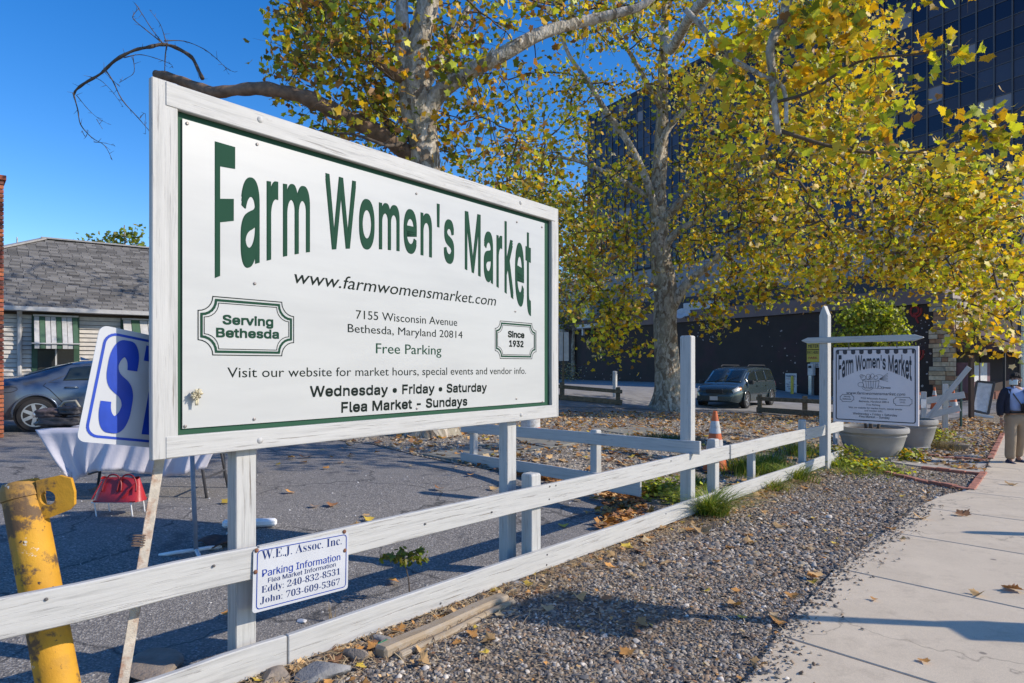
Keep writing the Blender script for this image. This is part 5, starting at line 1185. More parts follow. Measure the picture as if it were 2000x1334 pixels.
# ------------------------------------------------------------------ the walking man
def skin(name, js, es, mat, par, sub=2, root=0):
    me = bpy.data.meshes.new(name); me.from_pydata([j[0] for j in js], es, []); o = bpy.data.objects.new(name, me); COL.objects.link(o)
    m = o.modifiers.new('skin', 'SKIN'); m.use_smooth_shade = True
    for i, j in enumerate(js): r = j[1]; me.skin_vertices[0].data[i].radius = r if isinstance(r, tuple) else (r, r); me.skin_vertices[0].data[i].use_root = (i == root)
    s = o.modifiers.new('sub', 'SUBSURF'); s.levels = s.render_levels = sub
    dg = bpy.context.evaluated_depsgraph_get(); dg.update(); nm = bpy.data.meshes.new_from_object(o.evaluated_get(dg)); o.modifiers.clear(); o.data = nm
    nm.materials.clear(); nm.materials.append(mat); nm.polygons.foreach_set('use_smooth', [True] * len(nm.polygons)); o.parent = par; return o
SKIN = simple('skin_tan', (.36, .19, .12), .55, .08); HAIR = simple('hair_black', (.018, .015, .014), .6, .3, 60., bump=.8); SHIRT = simple('shirt_blue', (.26, .34, .55), .8, .1, 9., bump=.3); JACK = simple('jacket_navy', (.012, .014, .03), .85, .2, 9., bump=.4)
KHA = simple('khaki', (.30, .225, .15), .85, .12, 7., bump=.4); MASK = simple('mask_pale', (.50, .62, .66), .8, .05); SHOE = simple('shoe_navy', (.02, .03, .07), .6); SOLE = simple('shoe_sole', (.6, .6, .6), .7); BAGK = simple('bag_black', (.015, .015, .017), .55)
mp = G(1984, 908); MS = (908 - 729) / FP * mp.y / 1.66
man = empty('person', mp, 'man in navy jacket, khaki trousers and pale face mask walking on the sidewalk', 'person', rz=R(-4))
man.scale = (MS, MS, MS)
J = [((0, 0, .90), (.155, .12)), ((0, 0, 1.03), (.145, .11)), ((0, .0, 1.20), (.165, .115)), ((0, .01, 1.34), (.12, .08)), ((-.005, 0, 1.42), .052), ((-.015, -.012, 1.50), (.062, .072)), ((-.015, -.01, 1.56), (.070, .082)), ((-.01, 0, 1.61), (.035, .04)),
     ((-.17, .01, 1.345), .055), ((-.245, .02, 1.09), .043), ((-.275, -.03, .86), .03), ((.17, .01, 1.345), .055), ((.24, .03, 1.09), .043), ((.23, -.08, .87), .03),
     ((-.095, 0, .83), .085), ((-.10, -.03, .47), .06), ((-.10, .0, .10), .042), ((-.13, -.10, .045), (.04, .03)), ((.095, 0, .83), .085), ((.12, .05, .48), .06), ((.14, .16, .13), .042), ((.15, .08, .05), (.04, .03))]
skin('body', J, [(0, 1), (1, 2), (2, 3), (3, 4), (4, 5), (5, 6), (6, 7), (3, 8), (8, 9), (9, 10), (3, 11), (11, 12), (12, 13), (0, 14), (14, 15), (15, 16), (16, 17), (0, 18), (18, 19), (19, 20), (20, 21)], SKIN, man)
for sd, wx, wy, wz in ((-1, -.275, -.03, .86), (1, .23, -.08, .87)):
    js = [((wx, wy, wz), .027), ((wx, wy - .01, wz - .05), (.034, .018)), ((wx, wy - .015, wz - .085), (.036, .017))]; es = [(0, 1), (1, 2)]
    for k, (dy, L) in enumerate(((-.03, .065), (-.01, .075), (.01, .07), (.028, .055))): n_ = len(js); js += [((wx + sd * .004, wy - .015 + dy, wz - .10), .009), ((wx + sd * -.004, wy - .018 + dy, wz - .10 - L * .6), .008), ((wx - sd * .016, wy - .018 + dy, wz - .10 - L), .007)]; es += [(2, n_), (n_, n_ + 1), (n_ + 1, n_ + 2)]
    n_ = len(js); js += [((wx - sd * .012, wy - .045, wz - .05), .011), ((wx - sd * .02, wy - .065, wz - .085), .009), ((wx - sd * .022, wy - .068, wz - .11), .008)]; es += [(1, n_), (n_, n_ + 1), (n_ + 1, n_ + 2)]
    skin('hand', js, es, SKIN, man, 1)
skin('trousers', [((0, 0, .97), (.165, .13)), ((0, 0, .88), (.175, .145)), ((-.095, 0, .80), .112), ((-.105, -.03, .47), .092), ((-.10, .0, .22), .088), ((-.10, .0, .085), .090), ((.095, 0, .80), .112), ((.12, .05, .48), .09), ((.14, .14, .24), .085), ((.145, .17, .12), .086)], [(0, 1), (1, 2), (2, 3), (3, 4), (4, 5), (1, 6), (6, 7), (7, 8), (8, 9)], KHA, man)
skin('shirt', [((0, 0, .95), (.178, .142)), ((0, 0, 1.05), (.172, .14)), ((0, 0, 1.2), (.185, .14)), ((0, .01, 1.34), (.15, .105)), ((0, 0, 1.41), (.070, .068)), ((-.165, .01, 1.34), .068), ((.165, .01, 1.34), .068), ((.235, .03, 1.15), .058)], [(0, 1), (1, 2), (2, 3), (3, 4), (3, 5), (3, 6), (6, 7)], SHIRT, man)
jk = MB()
def jf(u, v):                                # open jacket: wraps the back and sides
    a = R(-138 - 290 * u); z = .93 + .45 * v; rx = .215 - .05 * max(0, v - .6) * 2.2; ry = .175 - .04 * v; k = 1 + .03 * math.sin(u * 30 + v * 3)
    return V((math.cos(a) * rx * k * (1.08 - .08 * v), math.sin(a) * ry * k + .01, z))
jk.grid(jf, 28, 8); jb = jk.build('jacket', JACK, man, world=False, smooth=True, solid=.02)
for sd, el, wr_ in ((-1, (-.262, .02, 1.09), (-.285, -.028, .875)), (1, (.255, .03, 1.09), (.245, -.08, .885))):
    skin('jacket_sleeve', [((sd * .12, .015, 1.37), .062), ((sd * .185, .01, 1.335), .078), (el, .068), (wr_, .056)], [(0, 1), (1, 2), (2, 3)], JACK, man)
MB().grid(lambda u, v: V((.085 * math.cos(R(20 + 320 * u)), .07 * math.sin(R(-90) + R(20 + 320 * u)) if 0 else .075 * math.sin(R(110 + 320 * u)), 1.385 + .045 * v)), 14, 2).build('collar', SHIRT, man, world=False, smooth=True, solid=.012)
hd_ = empty('head_gear', (0, 0, 0)); bpy.data.objects.remove(hd_)
# hair cap, ear, nose, eyes and mask; the face looks to the left of the picture
FD = V((-.86, -.5, 0)).normalized(); FS = V((-FD.y, FD.x, 0)); hc = V((-.018, -.012, 1.54))
def hp(a, b, c_): return hc + FD * a + FS * b + V((0, 0, c_))
mb = MB()
for i in range(260):
    th = random.uniform(0, 2 * math.pi); ph = random.uniform(0, 1.65); d = V((math.sin(ph) * math.cos(th), math.sin(ph) * math.sin(th), math.cos(ph)))
    p = hp(d.x * .090 - .012, d.y * .082, d.z * .10 + .022)
    if d.x > .1 and d.z < .40: continue
    if d.z < -.2 and d.x > -.3: continue
    mb.lathe(p, [(.004, -.012), (.016, 0), (.004, .014)], 5)
mb.lathe(hp(-.024, 0, .034), [(.03, -.002), (.070, .0), (.080, .02), (.074, .045), (.05, .070), (.015, .080)], 16); mb.build('hair', HAIR, man, world=False)
MB().grid(lambda u, v: hp(.035 + .062 * math.cos((u - .5) * 2.3) * (1 - .12 * abs(v - .5)), .075 * math.sin((u - .5) * 2.4), -.088 + .092 * v), 10, 6).build('face_mask', MASK, man, world=False, smooth=True, solid=.003)
for sd in (-1, 1):
    MB().tube([hp(.045, sd * .072, -.01), hp(0, sd * .08, .005)], .0025, 4).build('mask_strap', MASK, man, world=False)
    MB().lathe(hp(-.01, sd * .08, -.005), [(.004, -.03), (.016, -.015), (.019, .008), (.012, .026), (.003, .032)], 8).build('ear', SKIN, man, world=False, smooth=True)
    MB().lathe(hp(.074, sd * .030, .022), [(.004, -.007), (.011, 0), (.004, .007)], 8).build('eye', INK, man, world=False); MB().tube([hp(.08, sd * .014, .042), hp(.072, sd * .048, .042)], .005, 4).build('eyebrow', HAIR, man, world=False)
MB().tube([hp(.078, 0, .03), hp(.092, 0, .0), hp(.098, 0, -.012)], [.008, .012, .010], 6).build('nose', SKIN, man, world=False, smooth=True)
MB().tube([V((-.12, -.02, 1.37)), V((-.10, -.135, 1.25)), V((0, -.165, 1.08)), V((.10, -.155, .99))], .012, 6).build('bag_strap', BAGK, man, world=False)
MB().box((.10, -.185, 1.05), (.26, .08, .15), rz=.1).build('cross_body_bag', BAGK, man, world=False, bevel=.02, segs=2); MB().box((.10, -.228, 1.07), (.2, .006, .01), rz=.1).build('bag_zip', CHR, man, world=False)
MB().box((0, -.0, .955), (.34, .30, .035)).build('belt', BAGK, man, world=False, bevel=.05)
for q in ((-.13, -.07, .0), (.155, .1, .01)):
    MB().hexa([V(q) + V((-.05, -.16, .012)), V(q) + V((.05, -.16, .012)), V(q) + V((.042, .12, .012)), V(q) + V((-.042, .12, .012))], [V(q) + V((-.035, -.12, .05)), V(q) + V((.035, -.12, .05)), V(q) + V((.036, .10, .11)), V(q) + V((-.036, .10, .11))]).build('shoe', SHOE, man, world=False, bevel=.018, segs=2)
    MB().box(V(q) + V((0, -.02, .008)), (.10, .29, .022)).build('sole', SOLE, man, world=False, bevel=.008)
# ------------------------------------------------------------------ hanging sign on its gallows post
HS0, HS1 = P(1627, HY, 10.6), P(1794, HY, 9.72); HSP = Plane((HS0.x, HS0.y, 0), HS1 - HS0)
hk = empty('gallows_post', HSP.pt(1609, 915, .02), 'white pointed post with a long arm from which the small market sign hangs', 'sign post')
HU2 = HSP.u
def pointed(a, b, w_, h_, tip0, tip1, name, par, mat=PW):
    a, b = V(a), V(b); x = (b - a).normalized(); L = (b - a).length; ref = V((0, 0, 1)) if abs(x.z) < .5 else HU2; z = ref; y = z.cross(x).normalized()
    mb = MB(); rings = []
    if tip0: rings.append((0, .12))
    rings += [(tip0, 1), (L - tip1, 1)]
    if tip1: rings.append((L, .12))
    for d, k in rings: mb.v += [(d - L / 2, -w_ / 2, -h_ / 2 * k), (d - L / 2, w_ / 2, -h_ / 2 * k), (d - L / 2, w_ / 2, h_ / 2 * k), (d - L / 2, -w_ / 2, h_ / 2 * k)]
    for i in range(len(rings) - 1):
        q = 4 * i
        for k in range(4): mb.f.append((q + k, q + (k + 1) % 4, q + 4 + (k + 1) % 4, q + 4 + k))
    n = len(rings) - 1; mb.f += [(3, 2, 1, 0), tuple(4 * n + k for k in range(4))]
    o = mb.build(name, mat, None, world=False, bevel=.006); m = Matrix((x, y, z)).transposed().to_4x4(); m.translation = (a + b) / 2 - wloc(par); o.parent = par; o.matrix_local = m; return o
pc = HSP.at(HSP.hit(1609, 800)[0], 0, -.05); pg = gz(pc.x, pc.y)
pointed((pc.x, pc.y, pg - .15), (pc.x, pc.y, HSP.hit(1609, 597)[1]), .135, .135, 0, .16, 'post', hk)
av = HSP.hit(1700, 662)[1]; pointed(HSP.at(HSP.hit(1568, 662)[0], av, .035), HSP.at(HSP.hit(1806, 662)[0], av, .035), .04, .095, .10, .12, 'arm', hk)
hg = empty('hanging_sign', HSP.pt(1711, 835), 'square white Farm Women\'s Market sign with basket drawing hanging from the gallows arm', 'sign')
ul, ur = HSP.hit(1628, 750)[0], HSP.hit(1794, 750)[0]; vt, vb_ = HSP.hit(1628, 679)[1], HSP.hit(1631, 823)[1]
SHW = simple('hanging_sign_white', (.72, .64, .63), .5, .04, 3.); HB = HSP
MB().prism([HB.at(ul, vb_), HB.at(ur, vb_), HB.at(ur, vt), HB.at(ul, vt)], HB.n * -.03).build('board', SHW, hg)
Wd, Hd = ur - ul, vt - vb_
INKB = simple('print_slate', (.02, .02, .03), .5)
strokes('printed_border', [round_rect(ul + Wd * .035, vb_ + Hd * .035, ur - Wd * .035, vt - Hd * .035, .03)], .014, HB, INKB, hg, .003, closed=True)
AWM = simple('print_awning', (.035, .03, .04), .5)
for k in range(10):                          # scalloped awning along the top
    cu_ = ul + Wd * (.045 + .91 * k / 9); r = Wd * .026; a0_, a1_ = (cu_ if k else cu_ - .003), cu_
    lo, hi = (cu_ if k == 0 else cu_ - r), (cu_ if k == 9 else cu_ + r); yt = vt - Hd * .038
    pts_ = [(lo, yt), (lo, yt - Hd * .035)] + [(lo + (hi - lo) * (.5 - .5 * math.cos(a)), yt - Hd * .035 - r * .8 * math.sin(a)) for a in np.linspace(.3, 2.85, 7)] + [(hi, yt - Hd * .035), (hi, yt)]
    MB().add([HB.at(x, y, .004) for x, y in pts_], [tuple(range(len(pts_)))]).build('scallop', AWM, hg)
hA, hB_ = ul + Wd * .065, ur - Wd * .075; htop = vt - Hd * .105
def hw(x, y, q): bot = htop - Hd * (.165 + .155 * abs(2 * x - 1) ** 1.7); top_ = htop - Hd * .01; return np.array([hA + (hB_ - hA) * x, top_ - (1 - y) * (top_ - bot)])
letters('headline', "Farm Women's Market", HB, (hA, 0), (hB_, 0), 1., INKB, hg, .003, px=False, warp=hw, bold=.0055, grot=True, steps=2)
F_ = lambda fx_, fy_: (ul + Wd * fx_, vb_ + Hd * fy_)
for body, a, b, fy, cap, kw in (('www.farmwomensmarket.com', .165, .855, .375, .04, dict(shear=.22, bold=.0015)), ('7155 Wisconsin Avenue', .34, .65, .315, .024, dict(bold=.002)), ('Bethesda, Maryland 20814', .32, .67, .275, .024, dict(bold=.002)), ('Free Parking', .41, .57, .233, .024, dict(bold=.002)),
        ('Visit our website for market hours, special events', .19, .82, .190, .024, dict(bold=.002)), ('and vendor info.', .385, .60, .155, .024, dict(bold=.002)), ('Wednesday • Friday • Saturday', .245, .765, .108, .028, dict(bold=.005, grot=True)), ('Flea Market - Sunday', .32, .68, .072, .028, dict(bold=.005, grot=True)),
        ('Serving', .13, .21, .335, .02, dict(bold=.005, grot=True)), ('Bethesda', .118, .222, .30, .02, dict(bold=.005, grot=True)), ('Since', .79, .86, .315, .02, dict(bold=.005, grot=True)), ('1932', .795, .855, .28, .02, dict(bold=.005, grot=True))):
    letters('lettering', body, HB, F_(a, fy), F_(b, fy), Hd * cap, INKB, hg, .003, px=False, **kw)
strokes('plaque_border', [notch_rect(*F_(.085, .275), *F_(.255, .37), .03)], .006, HB, INKB, hg, .003, True); strokes('plaque_border', [notch_rect(*F_(.725, .25), *F_(.93, .355), .03)], .006, HB, INKB, hg, .003, True)
sk = []; E_ = lambda cx, cy, rx, ry, a0=0., a1=6.283, n=14: [F_(cx + rx * math.cos(t), cy + ry * math.sin(t)) for t in np.linspace(a0, a1, n)]
sk += [E_(.46, .56, .10, .012), [F_(.36, .56), F_(.38, .47), F_(.54, .46), F_(.56, .56)], E_(.34, .505, .035, .03), E_(.42, .485, .05, .035, 3.2, 6.2), E_(.42, .475, .065, .045, 3.2, 6.2), E_(.565, .475, .02, .018), E_(.60, .47, .015, .013)]
sk += [E_(.37, .60, .03, .03), E_(.43, .61, .025, .035), E_(.35, .62, .02, .02), E_(.48, .62, .022, .03), E_(.52, .60, .025, .02), E_(.45, .60, .012, .02)]
sk += [[F_(.56, .58), F_(.66, .55 + k * .022)] for k in range(6)] + [[F_(.40 + k * .03, .555), F_(.41 + k * .026, .47)] for k in range(5)] + [[F_(.60, .47), F_(.69, .46 + .008 * k)] for k in range(3)] + [E_(.56, .62, .04, .018, .2, 3.)]
strokes('basket_drawing', sk, .0045, HB, INKB, hg, .003)
for px in (1658, 1752):
    u = HSP.hit(px, 670)[0]; MB().tube([HB.at(u, vt - .02, .005), HB.at(u, av - .03, .02)], .006, 5).build('hook', BLKP, hg)

# fence piece behind the planters and leaning plank
f2 = empty('broken_fence', G(1805, 842), 'broken end piece of white two rail fence beyond the planters, a plank leaning through it', 'fence')
def rail3(a, b, h, t, par, name='rail', mat=PW): return board(name, a, b, t, h, mat, par)
Yb = 17.2
rail3(P(1752, 792, Yb + .6), P(1884, 771, Yb), .17, .04, f2); rail3(P(1752, 827, Yb + .6), P(1875, 797, Yb), .16, .04, f2)
for px, y0, y1 in ((1804, 765, 845), (1846, 750, 838)): board('post', P(px, y1, Yb + .3), P(px, y0, Yb + .3), .1, .12, PW, f2, up=(1, -.4, 0))
lp = rail3(P(1808, 822, Yb - .3), P(1893, 717, Yb - .7), .12, .035, None, 'leaning_plank', painted_wood('grey_weathered', (.50, .49, .47), wear=.8)); tag(lp, 'grey weathered plank leaning steeply against the broken fence piece', 'plank')
np_ = empty('paper_notice', P(1804, 798, Yb - .05), 'white paper notice on the post of the broken fence piece', 'notice'); MB().prism([P(1799, 797, Yb + .2), P(1809, 797, Yb + .2), P(1809, 780, Yb + .2), P(1799, 780, Yb + .2)], (0, .01, 0)).build('paper', WHT, np_)
q = P(1877, 836, 18.2); gs = board('metal_stake', q - V((0, 0, .1)), q + V((0, 0, 1.45)), .045, .05, simple('stake_green', (.02, .06, .045), .5), None, up=(0, 1, 0)); tag(gs, 'thin dark green metal stake at the end of the broken fence piece', 'stake')
q = P(1897, 812, 21.); tag(board('timber_post', q - V((0, 0, .1)), q + V((0, 0, 1.9)), .12, .12, simple('dark_timber', (.07, .045, .035), .9), None, up=(0, 1, 0)), 'dark brown square post behind the leaning plank', 'post')
pr = G(1633, 868); tag(board('slim_post', pr, pr + V((0, 0, 1.75)), .09, .10, PW, None, up=(0, 1, 0)), 'slim white post standing close behind the gallows post', 'post')
rf = empty('fence_return', G(1634, 872), 'short return of white rail between the gallows post and the planter', 'fence'); a = FPn.pt(1640, 822, -.05); bq = G(1646, 862); bq.z = a.z
rail3(a - V((0, 0, .09)), V((bq.x + .1, bq.y + .5, a.z - .09)), .15, .04, rf); rail3(a - V((0, 0, .55)), V((bq.x + .1, bq.y + .5, a.z - .55)), .15, .04, rf)

# ------------------------------------------------------------------ planters and the shrub
PLM = simple('planter_concrete', (.30, .29, .27), .85, .15, 3., bump=.3, grime=(.20, .20, .17)); SOIL = simple('potting_soil', (.07, .05, .035), .95, .4, 30., bump=1.)
def planter(pbase, rtop, h, label):
    b = G(*pbase); e = empty('planter', b, label, 'planter', 'round concrete planters'); k = rtop
    MB().lathe(b, [(k * .70, -.03), (k * .72, .02), (k * .74, .03), (k * .70, .05), (k * .83, h * .4), (k * .90, h * .68), (k * .92, h * .70), (k * .93, h * .74), (k * .91, h * .76), (k * .93, h * .80), (k * .99, h * .84), (k, h * .92), (k * .97, h), (k * .88, h), (k * .86, h * .90), (.05, h * .89)], 40).build('bowl', PLM, e, smooth=True, auto=35)
    MB().lathe(b, [(.05, h * .86), (k * .855, h * .87), (k * .80, h * .915), (.05, h * .93)], 24).build('soil', SOIL, e, smooth=True); return e, b
pla, pb1 = planter((1704, 892), 63.5 / FP * G(1704, 892).y, .56, 'wide round grey planter under the hanging sign'); plb, pb2 = planter((1778, 874), 47 / FP * G(1778, 874).y, .60, 'smaller round grey planter right behind the hanging sign')
sh = empty('shrub', pb1 + V((-.05, .1, .5)), 'round clipped bright green shrub growing in the wide planter behind the hanging sign', 'shrub'); sc_ = P(1700, 655, pb1.y + .1); nodes = []
for k in range(5):
    a = k * 1.3; limb([pb1 + V((.1 * math.cos(a), .1 * math.sin(a), .48)), pb1 + V((.2 * math.cos(a), .2 * math.sin(a), 1.1)), sc_ + V((.4 * math.cos(a), .4 * math.sin(a), 0))], .03, .012, 'stem', TWIG, sh, 5, nodes=nodes)
d = rng.normal(size=(150, 3)); d /= np.linalg.norm(d, axis=1)[:, None]; cc = np.array(sc_) + d * (rng.uniform(.25, 1, (150, 1)) ** .4) * np.array([.62, .6, .66]) * np.where(d[:, 2:3] < -.3, .8, 1.)
grow(nodes, cc, sh, .004); vs, fs, tn = leaf_cloud(scatter(cc, 46, .075), .062, dict(lime=4, green=6, olive=2), False); tag(np_mesh('foliage', vs, fs, LEAFM, sh, tn), kind='stuff')

# ------------------------------------------------------------------ cones and drum
ORG = simple('cone_orange', (.62, .13, .03), .6, .1, 10., grime=(.45, .12, .05)); CWH = simple('cone_white', (.55, .54, .52), .55, .1, 20., grime=(.30, .26, .22))
def cone(b, h, label, r=.17):
    e = empty('traffic_cone', b, label, 'traffic cone', 'orange traffic cones'); b = V(b); rr_ = lambda t: r * (1 - t) + .03 * t
    for n_, t0, t1, m, d in (('cone_body', .03, 1., ORG, 0), ('reflective_band', .36, .54, CWH, .003), ('reflective_band', .64, .84, CWH, .003)):
        MB().lathe(b, [(rr_(t0) + d, h * t0), (rr_(t1) + d, h * t1), (rr_(t1) * .7, h * t1 + .002)], 18).build(n_, m, e, smooth=True, auto=40)
    MB().box(b + V((0, 0, .02)), (r * 2.4, r * 2.4, .04)).build('cone_base', simple('cone_base_black', (.04, .035, .03), .8) if 1 else ORG, e, bevel=.01); return e
b = G(1402, 930); b = V((b.x + .05, b.y + .3, gz(b.x, b.y + .3))); cone(b, (CZ - (803 - HY) / FP * b.y) - b.z, 'nearest orange and white traffic cone, behind the rail beside the tall white post', .19)
cone(G(1796, 800), .75, 'small traffic cone far behind the hanging sign, leftmost of the far three', .14); cone(G(1825, 800), 1.0, 'traffic cone by the stone pier between the two other far cones', .17); cone(G(1862, 812), 1.05, 'bright orange tall cone behind the broken fence piece, rightmost of the far three', .24)
b = G(1036, 850); dr = empty('traffic_drum', b, 'orange and white traffic drum peeking out under the right end of the billboard', 'traffic drum'); rd = 19 / FP * b.y
for i in range(5): MB().lathe(b, [(rd * (1.05 - .03 * i), .17 * i), (rd * (1.02 - .03 * i), .17 * i + .168)], 20).build('drum_band', ORG if i % 2 == 0 else CWH, dr, smooth=True, auto=40)

# ------------------------------------------------------------------ blank sidewalk board
b = G(1918, 814); af = empty('sidewalk_board', b, 'blank white sandwich board with dark frame leaning back on the gravel', 'sandwich board'); Yf = b.y
TLq, TRq, BLq, BRq = P(1908, 745, Yf + .35), P(1942, 748, Yf + .15), P(1898, 801, Yf), P(1930, 809, Yf - .2); nq = (BRq - BLq).cross(TLq - BLq).normalized()
MB().prism([BLq, BRq, TRq, TLq], nq * -.03).build('panel', simple('board_face', (.62, .60, .60), .6), af)
for p, q in ((BLq, BRq), (BRq, TRq), (TRq, TLq), (TLq, BLq)): board('frame_bar', p, q, .07, .05, BLKP, af, up=nq)
board('foot', BLq + V((-.06, -.12, -.10)), BRq + V((.08, -.12, -.10)), .12, .09, WHT, af); board('rear_leg', TRq + V((0, .1, 0)), BRq + V((.1, .75, -.1)), .05, .05, BLKP, af)

# ------------------------------------------------------------------ leaning blue letter sign on its rusty post
SBk = Plane(SP.at(0, 0, -.16), SUu, n=SP.n); TLs, BLs = SBk.pt(196, 634), SBk.pt(149, 862)
upv = (TLs - BLs).normalized(); LP = Plane(BLs, upv.cross(SP.n).normalized() * -1 if 0 else SUu, n=SP.n, up=upv); LP.u = upv.cross(LP.n) * 1.0
if LP.u.dot(SUu) < 0: LP.u = -LP.u
LP.u.normalize(); hS = (TLs - BLs).length; wS = .74
ls = empty('leaning_sign', SBk.pt(232, 1345), 'tilted white sign with blue S on a rusty angle iron post left of the billboard', 'sign')
quad_plate(None, wS, hS, .035, LP, .003, 'plate', SWH, ls); strokes('printed_border', [round_rect(.032, .03, wS - .03, hS - .03, .05)], .012, LP, simple('print_royal_blue', (.005, .05, .42), .45), ls, .0015, closed=True)
RB = MC['print_royal_blue']; SA, SB_ = LP.hit(187, 834), LP.hit(249, 839)
letters('lettering', 'S', LP, SA, SB_, hS * .735, RB, ls, .002, px=False, bold=.035, grot=True, steps=3, heavy=.02); TA_, TB_ = LP.hit(257, 840), LP.hit(318, 845); letters('lettering', 'T', LP, TA_, TB_, hS * .735, RB, ls, .002, px=False, bold=.05, grot=True, steps=3)
RSTP = simple('rusty_angle_iron', (.50, .44, .36), .8, .2, 22., bump=.4, grime=(.26, .09, .03)); pa, pb_ = SBk.pt(232, 1345, .03), SBk.pt(318, 820, .03); pd = (pb_ - pa).normalized()
board('angle_post', pa - pd * .1, pb_ + pd * .4, .006, .045, RSTP, ls, up=pd.cross(LP.n), bevel=.001); board('angle_flange', pa - pd * .1 + LP.u * .024 - LP.n * .018, pb_ + pd * .4 + LP.u * .024 - LP.n * .018, .04, .006, RSTP, ls, up=pd.cross(LP.n), bevel=.001)
mb = MB(); wq = SBk.pt(262, 1063, .04)
for k in range(5): mb.tube([wq + pd * .012 * k + LP.u * .03 * math.cos(a + k) + LP.n * (.012 * math.sin(a + k)) for a in np.linspace(0, 6, 9)], .003, 4)
mb.build('wire_tie', simple('old_wire', (.12, .08, .06), .8), ls)

# ------------------------------------------------------------------ yellow rusted bollard with eye plate
def rust_yellow():
    t = NT('chipped_yellow_paint'); v = t.coord((1, 1, 1), rnd=False); n = t.noise(v, 5., 6, .7); n2 = t.noise(v, 22., 5, .7)
    c = t.ramp(t.noise(v, 3., 4), [(.3, (.52, .25, .015)), (.7, (.66, .34, .02))]); c = t.mix(t.ramp(t.noise(v, 2.2, 5, .6), [(.48, 0.), (.62, .85)]), c, (.26, .15, .05)); c = t.mix(t.ramp(n, [(.52, 0.), (.58, 1.)]), c, (.13, .075, .035)); c = t.mix(t.ramp(n2, [(.62, 0.), (.66, 1.)]), c, (.07, .04, .025)); c = t.mix(t.ramp(t.noise(v, 13., 5, .7), [(.66, 0.), (.69, 1.)]), c, (.62, .58, .5))
    t.base(c); t.set(Roughness=.72); t.bump(n2, .6, .006); return t.m
RY = rust_yellow(); Yk = 3.12; t0, t1_ = P(44, 962, Yk), P(126, 1400, Yk - .12); bo = empty('bollard', t1_, 'leaning chipped yellow steel bollard with an eye plate behind the near rail', 'bollard'); ax = (t0 - t1_).normalized()
t1_ = t1_ - ax * .2; MB().tube([t1_, t0 - ax * .03], .084, 24).build('tube', RY, bo, smooth=True, auto=40); MB().tube([t0 - ax * .028, t0 + ax * .015, t0 + ax * .05], [.089, .089, .072], 24).build('cap', RY, bo, smooth=True, auto=40)
ep = Plane(P(75, 1012, Yk - .02), (1, .15, 0)); cpts = [ep.hit(*q) for q in ((72, 938), (118, 928), (140, 934), (147, 960), (147, 985), (136, 996), (100, 1010), (82, 1014))]; hc_ = ep.hit(95, 972); hr = .034; ho_ = [(hc_[0] + hr * math.cos(a), hc_[1] + hr * math.sin(a)) for a in np.linspace(0, 2 * math.pi, 16, endpoint=False)]
pl2 = [V(p) for p in cpts]; rcd = delaunay_2d_cdt(pl2 + [V(h) for h in ho_], [], [list(range(len(pl2))), list(range(len(pl2), len(pl2) + 16))], 0, 1e-6)
fs_ = [f for f in rcd[2] if math.hypot(sum(rcd[0][i][0] for i in f) / 3 - hc_[0], sum(rcd[0][i][1] for i in f) / 3 - hc_[1]) > hr * .97]
mb = MB(); mb.add([ep.at(p[0], p[1], 0) for p in rcd[0]], fs_); o = mb.build('eye_plate', RY, bo, fix=False); md = o.modifiers.new('t', 'SOLIDIFY'); md.thickness = .022; md.offset = 0

# ------------------------------------------------------------------ flea market table with cloth, bags and stands
TC, tz = V((-4.05, 7.45, 0)), .86; trz = R(3); TG = gz(-4.05, 7.4); CL = simple('table_cloth', (.56, .55, .62), .85, .05, 5., bump=.2); STL = simple('table_steel', (.13, .13, .14), .4, metal=.6)
tb = empty('folding_table', (TC.x, TC.y, TG), 'folding table behind the billboard legs, covered by a white cloth', 'table'); m3 = Matrix.Rotation(trz, 3, 'Z'); tp_ = lambda x, y, z: TC + m3 @ V((x, y, 0)) + V((0, 0, z))
board('tabletop', tp_(-.92, 0, tz - .02), tp_(.92, 0, tz - .02), .74, .035, simple('table_plastic', (.45, .45, .46), .6), tb)
for sx_ in (-1, 1):
    for sy in (-.28, .28):
        g = gz(*(tp_(sx_ * .7, sy, 0)[:2])); MB().tube([tp_(sx_ * .62, sy, tz - .05), tp_(sx_ * .66, sy, tz - .25), tp_(sx_ * .74, sy * 1.1, g + .0)], .016, 8).build('leg', STL, tb, smooth=True)
    MB().tube([tp_(sx_ * .71, -.30, .33), tp_(sx_ * .71, .30, .33)], .012, 6).build('leg_brace', STL, tb)
def cloth(u, v):                             # u around the front from left end to right end, v down
    if u < .12: x, y, drop = -.98, .40 - (u / .12) * .80, .36 + .0 * u
    elif u < .88: x = -.98 + (u - .12) / .76 * 1.96; y = -.40; drop = .42 + .08 * math.sin(u * 7.5) ** 2
    else: x, y, drop = .98, -.40 + (u - .88) / .12 * .80, .30
    k = 1 if v > 0 else 0; wv = .030 * v * math.sin(u * 58 + 3 * v) + .05 * v * math.sin(u * 17 + 1) + .012 * v * math.sin(u * 131 + 7 * v); n_ = V((-1, 0, 0)) if u < .12 else (V((0, -1, 0)) if u < .88 else V((1, 0, 0)))
    fl_ = .30 * v * max(0, 1 - abs(u - .12) / .07) ; x += v * (.62 * max(0, 1 - u / .34) - .35 * max(0, (u - .72) / .28)); p = tp_(x, y, tz + .012 - drop * v) + m3 @ (n_ * (.02 + wv)) + m3 @ V((-fl_ * .1, -.1 * fl_, -fl_ * .3)); return p
mb = MB(); mb.grid(cloth, 120, 12); mb.grid(lambda u, v: tp_(-.98 + 1.96 * u, -.41 + .82 * v, tz + .013 + .004 * math.sin(20 * u) * math.sin(9 * v)), 16, 8)
tag(mb.build('tablecloth', CL, None, loc=tp_(0, 0, tz), smooth=True, solid=.004), 'white cloth draped over the folding table with folds along its hem', 'tablecloth')
